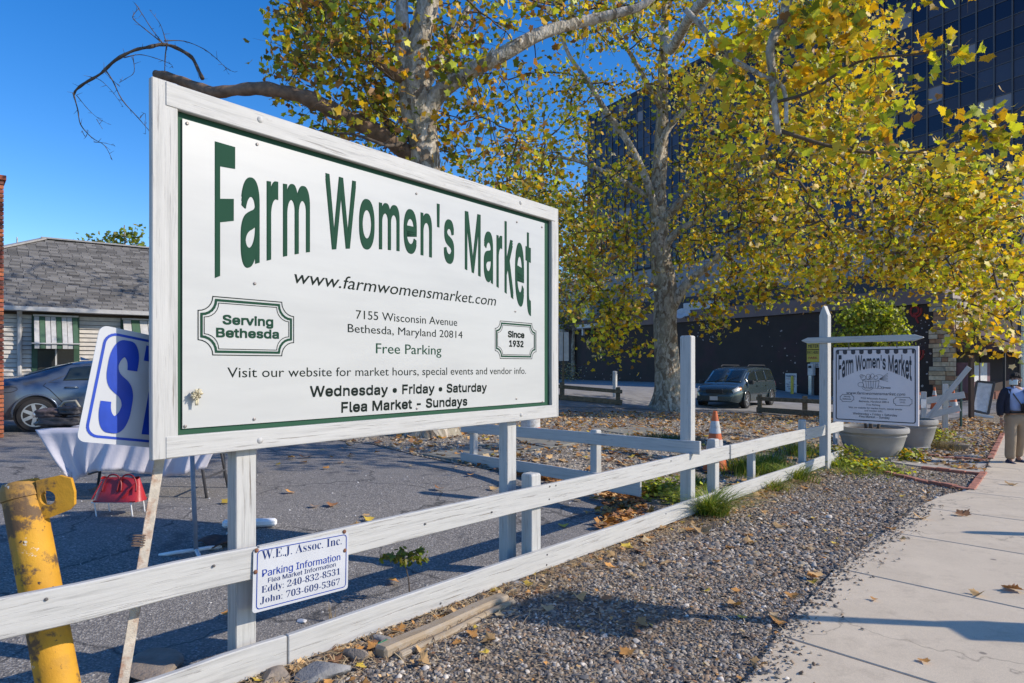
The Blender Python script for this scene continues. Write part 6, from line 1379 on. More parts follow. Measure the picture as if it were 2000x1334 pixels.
tb2 = P(446, 900, 8.4); e = empty('draped_stand', V((tb2.x, tb2.y, gz(tb2.x, tb2.y))), 'second white draped table, its corner showing beside the first billboard post', 'table')
mb = MB().grid(lambda u, v: V((tb2.x - .25 + .62 * u, 8.4 + .02 * math.sin(u * 30) * v, .88 - .40 * v - .03 * math.sin(u * 6))), 24, 6); mb.build('cloth', CL, e, smooth=True, solid=.005)
board('tabletop', V((tb2.x - .2, 8.75, .87)), V((tb2.x + .38, 8.75, .87)), .68, .03, CL, e)
for dx in (-.1, .3): MB().tube([V((tb2.x + dx, 8.5, .86)), V((tb2.x + dx + .03, 8.45, gz(tb2.x, 8.4)))], .016, 6).build('leg', STL, e)
def lumpy(c_, sx_, sy, sz, seed, n=14):
    r_ = random.Random(seed); ph = [r_.uniform(0, 6) for _ in range(6)]; c_ = V(c_)
    def fn(u, v):
        a = 2 * math.pi * u; b_ = math.pi * (v - .5); k = 1 + .12 * math.sin(3 * a + ph[0]) * math.cos(b_) + .10 * math.sin(5 * b_ + ph[1]) + .07 * math.sin(7 * a + 4 * b_ + ph[2]); sq = lambda t: math.copysign(abs(t) ** .7, t)
        return c_ + V((sx_ * sq(math.cos(a)) * math.cos(b_) ** .5 * k, sy * sq(math.sin(a)) * math.cos(b_) ** .5 * k, sz * math.sin(b_) * k))
    return MB().grid(fn, n * 2, n)
BGK = simple('worn_black_leather', (.03, .028, .03), .45, .4, 20., bump=.6); BRN = simple('dark_fabric', (.10, .075, .075), .85, .4, 40., bump=.8)
qb = lambda px, py: P(px, py, 7.3)
e = empty('black_bag', qb(110, 832), 'black leather bag with buckled handle lying on the table in front of the sedan wheel', 'bag')
lumpy(qb(118, 823), .24, .12, .055, 3).build('bag_body', BGK, e, smooth=True); MB().tube([qb(112, 818), qb(112, 800), qb(126, 785), qb(148, 783), qb(156, 796)], .014, 8).build('handle', simple('pale_strap', (.35, .32, .25), .5), e, smooth=True); lumpy(qb(140, 802), .12, .09, .05, 5).build('front_pocket', BGK, e, smooth=True)
e = lumpy(qb(100, 806), .15, .10, .05, 8).build('folded_scarf', BRN, None, loc=qb(100, 815), smooth=True); tag(e, 'dark patterned scarf bundled beside the black bag', 'scarf')
# red handbag on a white wire stool
rb_ = G(236, 1004); Yr = rb_.y; zs_ = CZ - (977 - HY) / FP * Yr; WW = simple('white_wire', (.78, .78, .78), .4); ws_ = empty('wire_stool', rb_, 'low white wire stool carrying the red handbag under the table', 'stool')
XL, XR = (190 - HX) / FP * Yr, (278 - HX) / FP * Yr
for x in (XL + .03, XR - .06):
    for yy in (-.09, .12):
        MB().tube([(x, Yr + yy, zs_ - .005), (x + .015, Yr + yy, rb_.z + .015), (x + .03, Yr + yy - .02, rb_.z + .005)], .006, 6).build('leg', WW, ws_)
for yy in (-.09, .015, .12): MB().tube([(XL, Yr + yy, zs_ - .005), (XR - .03, Yr + yy, zs_ - .005)], .006, 6).build('top_wire', WW, ws_)
RED = simple('red_leather', (.42, .022, .028), .4, .12, 9., bump=.2, coat=.2); RED2 = simple('red_leather_dark', (.20, .012, .016), .4); hb = empty('handbag', ((XL + XR) / 2, Yr, zs_ + .01), 'bright red leather handbag standing on the white wire stool', 'handbag')
hw_ = (XR - XL) / 2 + .02; hh = 44 / FP * Yr; cx_ = (XL + XR) / 2 + .005
MB().grid(lambda u, v: V((cx_ + hw_ * (1 - .22 * v) * math.copysign(abs(math.cos(2 * math.pi * u)) ** .6, math.cos(2 * math.pi * u)), Yr + .11 * (1 - .75 * v) * math.copysign(abs(math.sin(2 * math.pi * u)) ** .7, math.sin(2 * math.pi * u)), zs_ + hh * v + .012 * math.sin(6 * u * 3.14) * v)), 32, 8).build('bag_body', RED, hb, smooth=True)
MB().box((cx_, Yr, zs_ + .006), (hw_ * 1.7, .2, .014)).build('bag_bottom', RED, hb)
for s_ in (-.45, .15):
    MB().tube(smooth_path([(cx_ + s_ * hw_ - .02, Yr - .085, zs_ + hh * .45), (cx_ + s_ * hw_ - .01, Yr - .06, zs_ + hh * .85), (cx_ + s_ * hw_ + .04, Yr - .05, zs_ + hh * 1.16), (cx_ + s_ * hw_ + .11, Yr - .05, zs_ + hh * 1.12), (cx_ + s_ * hw_ + .15, Yr - .06, zs_ + hh * .8), (cx_ + s_ * hw_ + .16, Yr - .085, zs_ + hh * .45)]), .008, 7).build('handle', RED2, hb, smooth=True)
MB().tube([(cx_ - .9 * hw_, Yr - .10, zs_ + .03), (cx_ - .55 * hw_, Yr - .08, zs_ + hh * .9)], .007, 6).build('strap', RED, hb); MB().tube([(cx_ + .3 * hw_, Yr - .11, zs_ + .04), (cx_ + .8 * hw_, Yr - .07, zs_ + hh * .85)], .007, 6).build('strap', RED, hb)
# slim pole on white feet, and the other white foot
pq = G(383, 1086); ps_ = empty('banner_stand', pq, 'slim blue grey pole on curved white feet left of the first billboard post', 'stand')
MB().tube([pq + V((0, 0, .03)), P(374, 860, pq.y)], .018, 10).build('pole', simple('pole_blue_grey', (.24, .27, .33), .45), ps_, smooth=True)
for dx, dy in ((-.28, -.03), (.1, .22), (.2, -.3)): MB().tube([pq + V((0, 0, .05)), pq + V((dx * .5, dy * .5, .035)), pq + V((dx, dy, .012))], .016, 8).build('foot', WW, ps_, smooth=True)
pq = G(484, 1034); e = empty('stand_base', pq, 'low white cross bar foot of another stand behind the first billboard post', 'stand'); a, b = G(434, 1034), G(541, 1030)
board('cross_bar', a + V((0, 0, .05)), b + V((0, 0, .05)), .07, .07, WW, e, bevel=.02); MB().tube([a.lerp(b, .3) + V((0, -.25, .015)), a.lerp(b, .5) + V((0, 0, .05))], .014, 6).build('foot', WW, e)
mt = [G(385, 1062), G(402, 1048), G(430, 1043), G(470, 1046), G(492, 1060), G(460, 1075), G(410, 1078)]
mb = MB().grid(lambda u, v: (mt[0].lerp(mt[3], u)).lerp(mt[6].lerp(mt[4], u), v) + V((0, 0, .02 + .03 * abs(math.sin(u * 5 + v * 3)))), 12, 8); tag(mb.build('brown_mat', simple('mat_brown', (.10, .06, .05), .95, .3, 20., bump=.8), None, loc=mt[0], smooth=True, solid=.01), 'crumpled dark brown mat on the asphalt beside the first billboard post', 'mat')

# ------------------------------------------------------------------ near details on the gravel
LOG = painted_wood('bare_driftwood', (.36, .27, .17), (.10, .06, .035), 1.)
a, b = G(742, 1288), G(985, 1176); d_ = (b - a).normalized(); e = empty('split_log', a, 'split weathered timber lying on the gravel in front of the lower rail', 'log')
board('timber', a + V((0, 0, .035)), b + V((0, 0, .03)), .10, .07, LOG, e, up=(.1, .2, 1), bevel=.015, smp=8, warp=.003); q = V((d_.y, -d_.x, 0)); board('splinter', a + q * .09 + d_ * .05 + V((0, 0, .022)), b + q * .075 + V((0, 0, .02)), .06, .04, LOG, e, up=(-.2, .3, 1), bevel=.012, smp=8, warp=.004)
RK = simple('rock_tan', (.26, .21, .165), .9, .25, 7., bump=.9, grime=(.16, .14, .12)); RKG = simple('rock_grey', (.23, .225, .22), .9, .25, 7., bump=.9)
def rock(px, py, r, label, mat, sq=(1, .8, .6), seed=0, name='rock'):
    b = G(px, py); r_ = random.Random(seed); bm = bmesh.new(); bmesh.ops.create_icosphere(bm, subdivisions=3, radius=1); ph = [V((r_.uniform(-1, 1), r_.uniform(-1, 1), r_.uniform(-1, 1))).normalized() for _ in range(9)]; ds = [r_.uniform(.55, .85) for _ in ph]
    for v in bm.verts:
        for n_, d in zip(ph, ds):
            k = v.co.dot(n_)
            if k > d: v.co -= n_ * (k - d)
        v.co = V((v.co.x * r * sq[0], v.co.y * r * sq[1], v.co.z * r * sq[2]))
    me = bpy.data.meshes.new(name); bm.to_mesh(me); bm.free(); me.materials.append(mat); me.set_sharp_from_angle(angle=R(25)); o = link(name, me, None, b + V((0, 0, r * sq[2] * .55))); o.rotation_euler = (0, 0, r_.uniform(0, 3)); tag(o, label, 'rock'); return o
rock(695, 1292, .075, 'brick shaped tan stone just below the lower rail beside the log end', RK, (1.3, .7, .7), 1); rock(745, 1256, .07, 'flat grey stone half under the lower rail above the log', RKG, (1.2, .8, .5), 2); rock(1146, 1112, .06, 'tan stone at the foot of the short fence post', RK, (1.2, .8, .6), 3)
rock(1000, 1158, .04, 'small grey stone near the far end of the log', RKG, (1.1, .9, .7), 4); rock(630, 1325, .12, 'grey concrete lump at the bottom edge under the lower rail', RKG, (1.3, .9, .5), 5); rock(540, 1332, .08, 'small tan lump of rubble at the bottom edge left of the concrete lump', RK, (1.2, 1, .6), 6)
rock(300, 1318, .17, 'broad low tan boulder at the bottom left behind the angle iron post', RK, (1.5, .9, .35), 7); rock(1868, 880, .28, 'brown flat rock in the planting bed beyond the crossing path', RK, (1.3, .7, .45), 8); rock(1888, 895, .2, 'flatter grey rock lying in front of the brown bed rock', RKG, (1.6, .6, .25), 9); rock(1345, 962, .11, 'rounded grey stone in the weeds at the tall post', RKG, (1.2, .8, .7), 10)
rock(1010, 1146, .05, 'pale rounded pebble stone under the rail near the short fence post', RKG, (1.1, .8, .6), 11); rock(590, 1215, .035, 'white pebble lying on the shaded asphalt behind the rails', WHT, (1.4, .9, .4), 12)
a, b = G(738, 1268), G(768, 1261); tag(MB().tube([a + V((0, 0, .03)), a.lerp(b, .5) + V((0, 0, .04)), b + V((0, 0, .03))], .006, 6).build('plastic_straw', simple('straw_green', (.02, .25, .12), .4), None, loc=a), 'short green plastic stick by the log', 'stick')
# unseen sign post added outside the picture; its shadow crosses gravel and sidewalk
ks = V((5.35, 3.80, 0)); ks.z = gz(ks.x, ks.y); ss = empty('shadow_caster_post', ks, 'steel sign post added unseen beyond the right edge to cast the long shadow', 'shadow caster')
board('post', ks, ks + V((0, 0, 3.35)), .09, .09, GALV, ss, up=(0, 1, 0)); MB().box(ks + V((-.05, 0, 2.92)), (.62, .02, .62), rot=Matrix.Rotation(R(82), 3, 'Z') @ Matrix.Rotation(R(28), 3, 'Y')).build('plate', WHT, ss, bevel=.004)
kb = V((5.55, 3.70, 0)); kb.z = gz(kb.x, kb.y); kk = empty('shadow_caster_cabinet', kb, 'slim grey cabinet added unseen beyond the right edge to widen the sidewalk shadow', 'pay station')  # unseen cabinet added to broaden the post's shadow on the sidewalk
MB().box(kb + V((0, 0, .82)), (.22, .30, 1.64)).build('cabinet', GALV, kk, bevel=.02); MB().box(kb + V((0, 0, 1.67)), (.28, .30, .06)).build('hood', BLKP, kk, bevel=.01); MB().box(kb + V((0, .124, 1.3)), (.14, .01, .2)).build('screen', BLK, kk)
ks = V((7.1, 6.15, 0)); ks.z = gz(ks.x, ks.y); pm_ = empty('shadow_caster_meter', ks, 'grey post with rounded head added unseen beyond the right edge to cast the shadow wedge', 'parking meter')  # unseen meter shape added to cast the second shadow wedge
MB().lathe(ks, [(.05, 0), (.04, .05), (.035, 1.1), (.06, 1.12), (.06, 1.2)], 12).build('post', GALV, pm_, smooth=True); MB().lathe(ks, [(.09, 1.2), (.12, 1.3), (.13, 1.48), (.10, 1.6), (.03, 1.66)], 14, sy=.6).build('head', GALV, pm_, smooth=True)
# ------------------------------------------------------------------ loose stones, fallen leaves, grass
STM = attr_mat('gravel_stone', .85)
def gzv(x, y): return np.array([gz(a, b) for a, b in zip(x, y)])
def pebbles(name, label, xs, ys, size, pal, dz=.012, seed=1):
    rs = np.random.default_rng(seed); n = len(xs); zs = gzv(xs, ys) + dz
    o = np.array([(1, 0, 0), (0, 1, 0), (-1, 0, 0), (0, -1, 0), (0, 0, 1), (.5, .5, .75), (-.6, .1, .8)]) * 1.
    base = np.array([(1, 0, 0), (.3, .95, 0), (-.8, .6, 0), (-.8, -.6, 0), (.3, -.95, 0), (.45, .35, .8), (-.5, .25, .9), (-.05, -.55, .85)]); fc = np.array([(0, 1, 5), (1, 6, 5), (1, 2, 6), (2, 3, 6), (3, 7, 6), (3, 4, 7), (4, 0, 7), (0, 5, 7), (5, 6, 7)])
    v = base[None] * (1 + rs.uniform(-.22, .22, (n, 8, 3))); s = size * np.clip(rs.lognormal(0, .38, n), .45, 2.6); v = v * (s[:, None] * np.c_[rs.uniform(.8, 1.35, n), rs.uniform(.6, 1., n), rs.uniform(.35, .8, n)])[:, None, :]
    a = rs.uniform(0, 6.28, n); t1, t2 = rs.normal(0, .28, n), rs.normal(0, .28, n); x = v[..., 0] * np.cos(a)[:, None] - v[..., 1] * np.sin(a)[:, None]; y = v[..., 0] * np.sin(a)[:, None] + v[..., 1] * np.cos(a)[:, None]; z = v[..., 2] + x * t1[:, None] + y * t2[:, None]
    vs = np.stack([x + xs[:, None], y + ys[:, None], z + zs[:, None] - (s * .12)[:, None]], -1).reshape(-1, 3); fs = (fc[None] + (np.arange(n) * 8)[:, None, None]).reshape(-1, 3)
    p = np.array([c for c, _ in pal]); w_ = np.array([q for _, q in pal], float); c = p[rs.choice(len(pal), n, p=w_ / w_.sum())] * rs.uniform(.65, 1.35, (n, 1))
    ob = np_mesh(name, vs, fs, STM, None, np.repeat(np.clip(c, 0, .8), len(fc), 0)); return tag(ob, label, kind='stuff')
def sample_area(poly, n, dens, rs):          # rejection sampling inside a polygon with a density function
    P_ = np.array(poly); lo, hi = P_.min(0), P_.max(0); X, Yv = [], []
    while len(X) < n:
        x = rs.uniform(lo[0], hi[0]); y = rs.uniform(lo[1], hi[1])
        if rs.random() < dens(x, y) and in_poly(x, y, poly): X.append(x); Yv.append(y)
    return np.array(X), np.array(Yv)
def vis(x, y, m=.08): return y > .6 and abs(x / y) < .78 + m / y + .02
GP = [((.20, .172, .145), 5), ((.30, .26, .215), 4), ((.085, .082, .082), 4), ((.38, .32, .24), 2.6), ((.34, .23, .14), 2.4), ((.55, .49, .41), 1.2), ((.21, .14, .09), 2.4)]
rs = np.random.default_rng(5)
near_poly = [(fx(y, .0), y) for y in np.arange(2.2, 12.2, .5)] + [tuple(SU * u + SV * (sw_left(u) + .03)) for u in np.arange(12.5, 1.6, -.3)]
dn = lambda x, y: (1. if vis(x, y) else 0.) * (.35 + .65 * S(-.5, .3, math.sin(x * 3.1 + 1.7 * math.sin(y * 1.3)) * math.sin(y * 2.3 + 1.1 * math.sin(x * 2.1)) + .35)) * (1. if y < 5 else (5. / y) ** 2.2)
X, Yy = sample_area(near_poly, 40000, dn, rs); nearm = Yy < 5.2
pebbles('gravel', 'loose grey and tan gravel in front of the fence', X[nearm], Yy[nearm], .0105, GP, .010, 2)
pebbles('gravel', 'loose gravel farther along between fence and sidewalk', X[~nearm], Yy[~nearm], .017, GP, .010, 3)
bp = grav_back; X, Yy = sample_area(bp, 11000, lambda x, y: (1. if vis(x, y) else 0.) * min(1, (7. / y) ** 1.6), rs)
pebbles('gravel', 'loose pebbles in the leaf strewn yard under the trees', X, Yy, .026, [((.30, .26, .20), 4), ((.42, .36, .27), 3), ((.20, .18, .15), 3), ((.52, .47, .38), 1.2)], .012, 4)
far_poly = [(fx(y, .3), y) for y in np.arange(12.2, 15.6, .5)] + [(9.5, 15.5), (15., 22.)] + [tuple(SU * u + SV * (sw_left(u) + .03)) for u in np.arange(24, 12.5, -.5)]
X, Yy = sample_area(far_poly, 5000, lambda x, y: 1. if vis(x, y) else 0., rs); pebbles('gravel', 'gravel beyond the crossing path beside the walking man', X, Yy, .034, GP, .012, 6)
# crumbs on asphalt and sidewalk
X = []; Yy = []
while len(X) < 1500:
    u = rs.uniform(2, 9); v_ = sw_left(u) + abs(rs.normal(0, .10)); q = SU * u + SV * v_; X.append(q.x); Yy.append(q.y)
pebbles('grit', 'stray gravel crumbs spilled on the edge of the sidewalk', np.array(X), np.array(Yy), .009, GP, .044, 7)
X, Yy = sample_area([(-6, 3.2), (1.5, 3.2), (1.5, 9), (-6, 9)], 1600, lambda x, y: 1. if x < fx(y, -.1) else 0., rs); pebbles('grit', 'small light crumbs scattered over the asphalt', X, Yy, .0065, [((.45, .44, .42), 1), ((.3, .29, .28), 1)], .002, 8)
# dark debris and straw along the fence foot
tv = []; tf = []; tc = []
def straw(n, fn, L0, L1, cols, w_=.0022, rise=.02):
    for _ in range(n):
        x, y = fn(); a = rs.uniform(0, 6.28); L = rs.uniform(L0, L1); z = gz(x, y) + .022 + rs.uniform(0, rise); d = np.array([math.cos(a), math.sin(a), rs.normal(0, .12)]) * L / 2; s_ = np.array([-math.sin(a), math.cos(a), 0]) * w_; p = np.array([x, y, z]); b = len(tv)
        m = p + np.array([0, 0, L * .06]); tv.extend([p - d - s_, p - d + s_, m + s_ * 1.2, m - s_ * 1.2, p + d + s_, p + d - s_]); tf.extend([(b, b + 3, b + 2, b + 1), (b + 3, b + 5, b + 4, b + 2)]); c = np.array(cols[rs.integers(len(cols))]) * rs.uniform(.7, 1.3); tc.extend([c, c])
fence_foot = lambda: (lambda y: (fx(y) + abs(rs.normal(0, .28)) - .03, y))(rs.uniform(2.6, 10))
straw(3600, fence_foot, .04, .13, [(.40, .27, .14), (.50, .37, .20), (.22, .14, .08)]); 
def anyfront():
    while 1:
        y = 2.4 + 7 * rs.random() ** 1.3; x = fx(y) + rs.random() * 4
        if in_poly(x, y, near_poly): return x, y
straw(1500, anyfront, .03, .11, [(.38, .26, .14), (.46, .35, .2), (.16, .11, .07)])
tag(np_mesh('straw', np.array(tv), np.array(tf), attr_mat('straw', .9), None, np.array(tc)), 'dry straw and pine needles along the foot of the fence', kind='stuff')
# fallen leaves
DL = {'dry_orange': (.56, .27, .07), 'dry_tan': (.64, .40, .17), 'dry_brown': (.26, .125, .055), 'dry_pale': (.58, .43, .24), 'dry_yellow': (.66, .46, .06)}; PAL.update(DL)
DLM = attr_mat('dry_leaf', .75, .12)
def litter(name, label, xs, ys, size, mixw, dz=.03, seed=1, parent=None):
    r2 = np.random.default_rng(seed); n = len(xs); zs = gzv(xs, ys) + dz; sh, fc = leaf_shape(False); k = len(sh)
    nrm = r2.normal(size=(n, 3)) * .30 + np.array([0, 0, 1.]); nrm /= np.linalg.norm(nrm, axis=1)[:, None]; t = r2.normal(size=(n, 3)); t -= nrm * (t * nrm).sum(1)[:, None]; t /= np.linalg.norm(t, axis=1)[:, None]; b = np.cross(nrm, t)
    s = (size * r2.uniform(.55, 1.2, n))[:, None, None]; curl = r2.uniform(.5, 3.4, n)[:, None, None] * np.where(r2.random(n) < .4, -1, 1)[:, None, None]
    vs = np.c_[xs, ys, zs][:, None, :] + s * (sh[None, :, 0:1] * b[:, None, :] + sh[None, :, 1:2] * t[:, None, :] + sh[None, :, 2:3] * curl * nrm[:, None, :])
    names = list(mixw); pr = np.array([mixw[q] for q in names], float); pr /= pr.sum(); c = np.array([PAL[q] for q in names])[r2.choice(len(names), n, p=pr)] * r2.uniform(.7, 1.25, (n, 1))
    return tag(np_mesh(name, vs.reshape(-1, 3), (fc[None] + (np.arange(n) * k)[:, None, None]).reshape(-1, 3), DLM, parent, np.repeat(np.clip(c, 0, .8), len(fc), 0)), label, kind='stuff')
DMIX = dict(dry_orange=4, dry_tan=4, dry_brown=4, dry_pale=2, dry_yellow=.6)
X, Yy = sample_area(bp, 4300, lambda x, y: (1. if vis(x, y) else 0.) * (1. if y > 9 else .5), rs); litter('leaf_litter', 'carpet of dry sycamore leaves under the trees', X, Yy, .12, DMIX, .035, 2)
X, Yy = sample_area(far_poly, 850, lambda x, y: 1. if vis(x, y) else 0., rs); litter('leaf_litter', 'dry leaves on the bed beyond the crossing path', X, Yy, .11, DMIX, .04, 3)
X = []; Yy = []
while len(X) < 900:                          # drift of leaves along the asphalt edge and the cross fence
    t_ = rs.random(); i = int(rs.integers(0, 5)); a, b = asph_edge[i], asph_edge[i + 1]; X.append(a[0] + (b[0] - a[0]) * t_ + rs.normal(0, .12)); Yy.append(a[1] + (b[1] - a[1]) * t_ + rs.normal(.1, .12))
litter('leaf_litter', 'brown leaf drift along the asphalt edge behind the fence', np.array(X), np.array(Yy), .10, dict(dry_brown=5, dry_orange=4, dry_tan=1), .04, 4)
X = []; Yy = []
while len(X) < 420: y = rs.uniform(3, 10.5); X.append(fx(y) + rs.normal(.12, .16)); Yy.append(y)
litter('leaf_litter', 'small leaf bits caught along the foot of the long fence', np.array(X), np.array(Yy), .055, DMIX, .03, 5)
X, Yy = sample_area(near_poly, 900, lambda x, y: (1. if vis(x, y) else 0) * (1 if y < 8 else .6), rs); litter('leaf_litter', 'torn leaf bits among the gravel', X, Yy, .030, DMIX, .028, 9)
# fallen leaves one can pick out: objects of their own
protos = []
for q in DL:
    for k in range(4):
        vs, fs, tn = leaf_cloud(np.zeros((1, 3)), 1., {q: 1}, True, droop=6.); o = np_mesh('fallen_leaf', vs, fs, DLM, None, tn); o.data.transform(Matrix.Rotation(random.uniform(0, 6), 4, 'Z')); me = o.data
        zz = np.array([v.co[:] for v in me.vertices]); zz[:, 2] = zz[:, 2] * .8 + .75 * (zz[:, 0] * math.cos(k) + zz[:, 1] * math.sin(k)) ** 2; me.vertices.foreach_set('co', zz.astype(np.float32).ravel()); protos.append((q, me)); bpy.data.objects.remove(o)
def one_leaf(px, py, s, label, kind=None, group='fallen sycamore leaves', dz=.03, pos=None):
    p = pos if pos is not None else G(px, py); q, me = random.choice([m for m in protos if kind is None or m[0] == kind]); o = link('fallen_leaf', me, None, (p.x, p.y, p.z + dz)); o.scale = (s, s, s * random.uniform(.7, 1.1)); o.rotation_euler = (random.uniform(-.2, .2), random.uniform(-.2, .2), random.uniform(0, 6.28)); return tag(o, label, 'fallen leaf', group)
for px, py, s, lab, k in ((1880, 1014, .15, 'curled brown leaf in the shadow wedge on the sidewalk', 'dry_brown'), (1800, 1021, .12, 'flat tan leaf on the sidewalk just left of the shadow wedge', 'dry_tan'), (1742, 1041, .11, 'orange leaf at the gravel edge by a sidewalk joint', 'dry_orange'), (1983, 1164, .13, 'dark curled leaf on the sidewalk near the right picture edge', 'dry_brown'),
        (1911, 1173, .075, 'small tan leaf lying on the sidewalk joint', 'dry_tan'), (1706, 1184, .06, 'small orange leaf left of centre on the sidewalk slab', 'dry_orange'), (1804, 1308, .06, 'small orange leaf near the bottom of the sidewalk', 'dry_orange'), (1974, 953, .13, 'tan leaf on the sidewalk in front of the walking man', 'dry_tan'), (1764, 1064, .05, 'tiny tan leaf on the slab above the middle joint', 'dry_tan'),
        (1593, 1133, .15, 'biggest tan leaf at the gravel and sidewalk border', 'dry_tan'), (1545, 1172, .11, 'orange leaf on the gravel left of the sidewalk corner', 'dry_orange'), (1525, 1222, .12, 'orange leaf where the long shadow leaves the gravel', 'dry_orange'), (1508, 1208, .07, 'small leaf touching the edge of the long shadow', 'dry_pale'), (1440, 1162, .08, 'curled orange leaf on the gravel above the long shadow', 'dry_orange'), (1437, 1190, .09, 'tan leaf inside the long shadow on the gravel', 'dry_tan'),
        (1300, 1107, .14, 'star shaped tan leaf on the gravel in front of the fence', 'dry_tan'), (1232, 1131, .10, 'tan leaf alone on the gravel beside the shadow blob', 'dry_pale'), (1227, 1281, .095, 'orange leaf on the gravel at the bottom centre', 'dry_orange'), (1068, 1195, .11, 'pale orange upright leaf on the gravel right of the log', 'dry_pale'), (1130, 1173, .08, 'small tan leaf on the gravel below the short post', 'dry_tan'), (1447, 1242, .07, 'small pale leaf below the long shadow', 'dry_pale'),
        (1480, 1310, .09, 'tan leaf at the bottom corner of the gravel', 'dry_tan'), (920, 1247, .08, 'orange leaf on the gravel just right of the log', 'dry_orange'), (957, 1242, .075, 'orange brown leaf close to the log side', 'dry_brown'), (700, 1312, .09, 'yellow leaf on the gravel at the bottom by the brick shaped stone', 'dry_yellow'), (778, 1238, .10, 'curled orange leaf between the stone and the log', 'dry_orange'), (657, 1300, .08, 'brown leaf left of the brick shaped stone', 'dry_brown'),
        (1160, 977, .13, 'bright yellow leaf on the asphalt behind the rails', 'dry_yellow'), (770, 1141, .13, 'orange leaf on the asphalt at the foot of the seedling', 'dry_orange'), (450, 1208, .10, 'orange leaf on the asphalt left of the first billboard post', 'dry_orange'), (858, 958, .11, 'brown leaf alone on the sunlit asphalt', 'dry_brown'), (965, 958, .16, 'clump leaf of tan colour against the second billboard post', 'dry_tan'), (980, 950, .14, 'orange leaf piled against the second billboard post', 'dry_orange'),
        (920, 931, .11, 'orange leaf on the asphalt near the base board of the cross fence', 'dry_orange'), (685, 874, .14, 'tan leaf at the asphalt edge below the billboard', 'dry_tan'), (672, 879, .14, 'orange leaf touching the tan leaf below the billboard', 'dry_orange'), (735, 887, .12, 'orange leaf on the asphalt below the billboard middle', 'dry_orange'), (570, 897, .12, 'tan leaf on the dappled asphalt', 'dry_tan'), (1370, 1045, .15, 'tan leaf lying by the sedge clump', 'dry_tan'), (1350, 1040, .12, 'orange leaf below the sedge clump', 'dry_orange'),
        (1460, 1050, .10, 'curled orange leaf on the gravel right of the sedge clump', 'dry_orange'), (1520, 1035, .10, 'tan leaf on the gravel between fence and sidewalk', 'dry_tan'), (1510, 985, .12, 'tan leaf by the lower rail beyond the sedge', 'dry_tan'), (1578, 958, .14, 'orange leaf close to the gallows post', 'dry_orange'), (62, 928, .0, '', None)):
    if s: one_leaf(px, py, s, lab, k, dz=.05 if px > 1590 else .03)
for k in range(90):
    x, y = anyfront(); one_leaf(0, 0, random.uniform(.05, .10), 'dry sycamore leaf lying loose on the gravel strip', group='loose leaves on the gravel strip', pos=V((x, y, gz(x, y))))
for k in range(60):
    y = rs.uniform(3.4, 10); x = fx(y) + rs.normal(.1, .15); one_leaf(0, 0, random.uniform(.07, .12), 'dry leaf caught at the foot of the long white fence', group='leaves along the fence foot', pos=V((x, y, gz(x, y))))
for k in range(45):
    x, y = rs.uniform(-5, 1), rs.uniform(6, 12)
    if x < fx(y, -.3) and not in_poly(x, y, bp): one_leaf(0, 0, random.uniform(.08, .13), 'dry leaf lying on the asphalt lot', group='leaves on the asphalt lot', pos=V((x, y, gz(x, y))), dz=.02)
for k in range(95):
    px = rs.uniform(1090, 1560); py = rs.uniform(805, 925); p = G(px, py)
    if in_poly(p.x, p.y, bp): one_leaf(0, 0, random.uniform(.12, .18), 'large dry leaf in the yard behind the fence', group='large leaves in the yard', pos=p)
# grass
GRM = attr_mat('grass_blade', .6, .3)
def clump(px, py, n, h, spread, cols, label, lean=.5, wd=.006, cat='grass clump', base=None, segs=4, name='grass_clump'):
    b = base if base is not None else G(px, py); vs, fs, tn = [], [], []
    for _ in range(n):
        r = abs(rs.normal(0, spread)); a = rs.uniform(0, 6.28); x, y = b.x + r * math.cos(a), b.y + r * math.sin(a); z = gz(x, y) - .01; H = h * rs.uniform(.5, 1.15); a2 = a + rs.normal(0, .8); d = np.array([math.cos(a2), math.sin(a2)]) * H * lean * rs.uniform(.4, 1.7); sd = np.array([-math.sin(a2), math.cos(a2), 0]) * wd * rs.uniform(.6, 1.2); n0 = len(vs)
        for k in range(segs + 1):
            t = k / segs; p = np.array([x + d[0] * t ** 1.8, y + d[1] * t ** 1.8, z + H * (t - .42 * lean * t ** 2.4)]); wk = (1 - t) ** .7 + .05; vs += [p - sd * wk, p + sd * wk]
        fs += [(n0 + 2 * k, n0 + 2 * k + 1, n0 + 2 * k + 3, n0 + 2 * k + 2) for k in range(segs)]; c = np.array(cols[rs.integers(len(cols))]) * rs.uniform(.7, 1.3); tn += [c] * segs
    o = np_mesh(name, np.array(vs), np.array(fs), GRM, None, np.array(tn), loc=(b.x, b.y, b.z)); return tag(o, label, cat)
GC = [(.13, .22, .02), (.24, .34, .04), (.07, .13, .02), (.40, .42, .09)]; GY = GC + [(.45, .38, .15)]
clump(1386, 1008, 700, .46, .09, GC + [(.30, .36, .06)], 'arching sedge clump growing through the lower rail, nearest grass of all', 1.0, .0055)
clump(1362, 955, 260, .28, .10, GC, 'upright grass clump behind the lower rail at the tall post', .8)
clump(1462, 925, 900, .34, .32, GC, 'long grass patch behind the rails right of the traffic cone'); clump(1505, 915, 600, .32, .22, GC, 'grass patch behind the rails under the middle of the far fence part')
clump(1548, 938, 620, .34, .14, GC, 'dark grass clump in front of the lower rail left of the gallows post', .9); clump(1508, 958, 320, .26, .14, GY, 'small grass tuft in front of the lower rail beyond the sedge', .9); clump(1560, 890, 420, .36, .25, GC, 'grass patch behind the rails just before the gallows post')
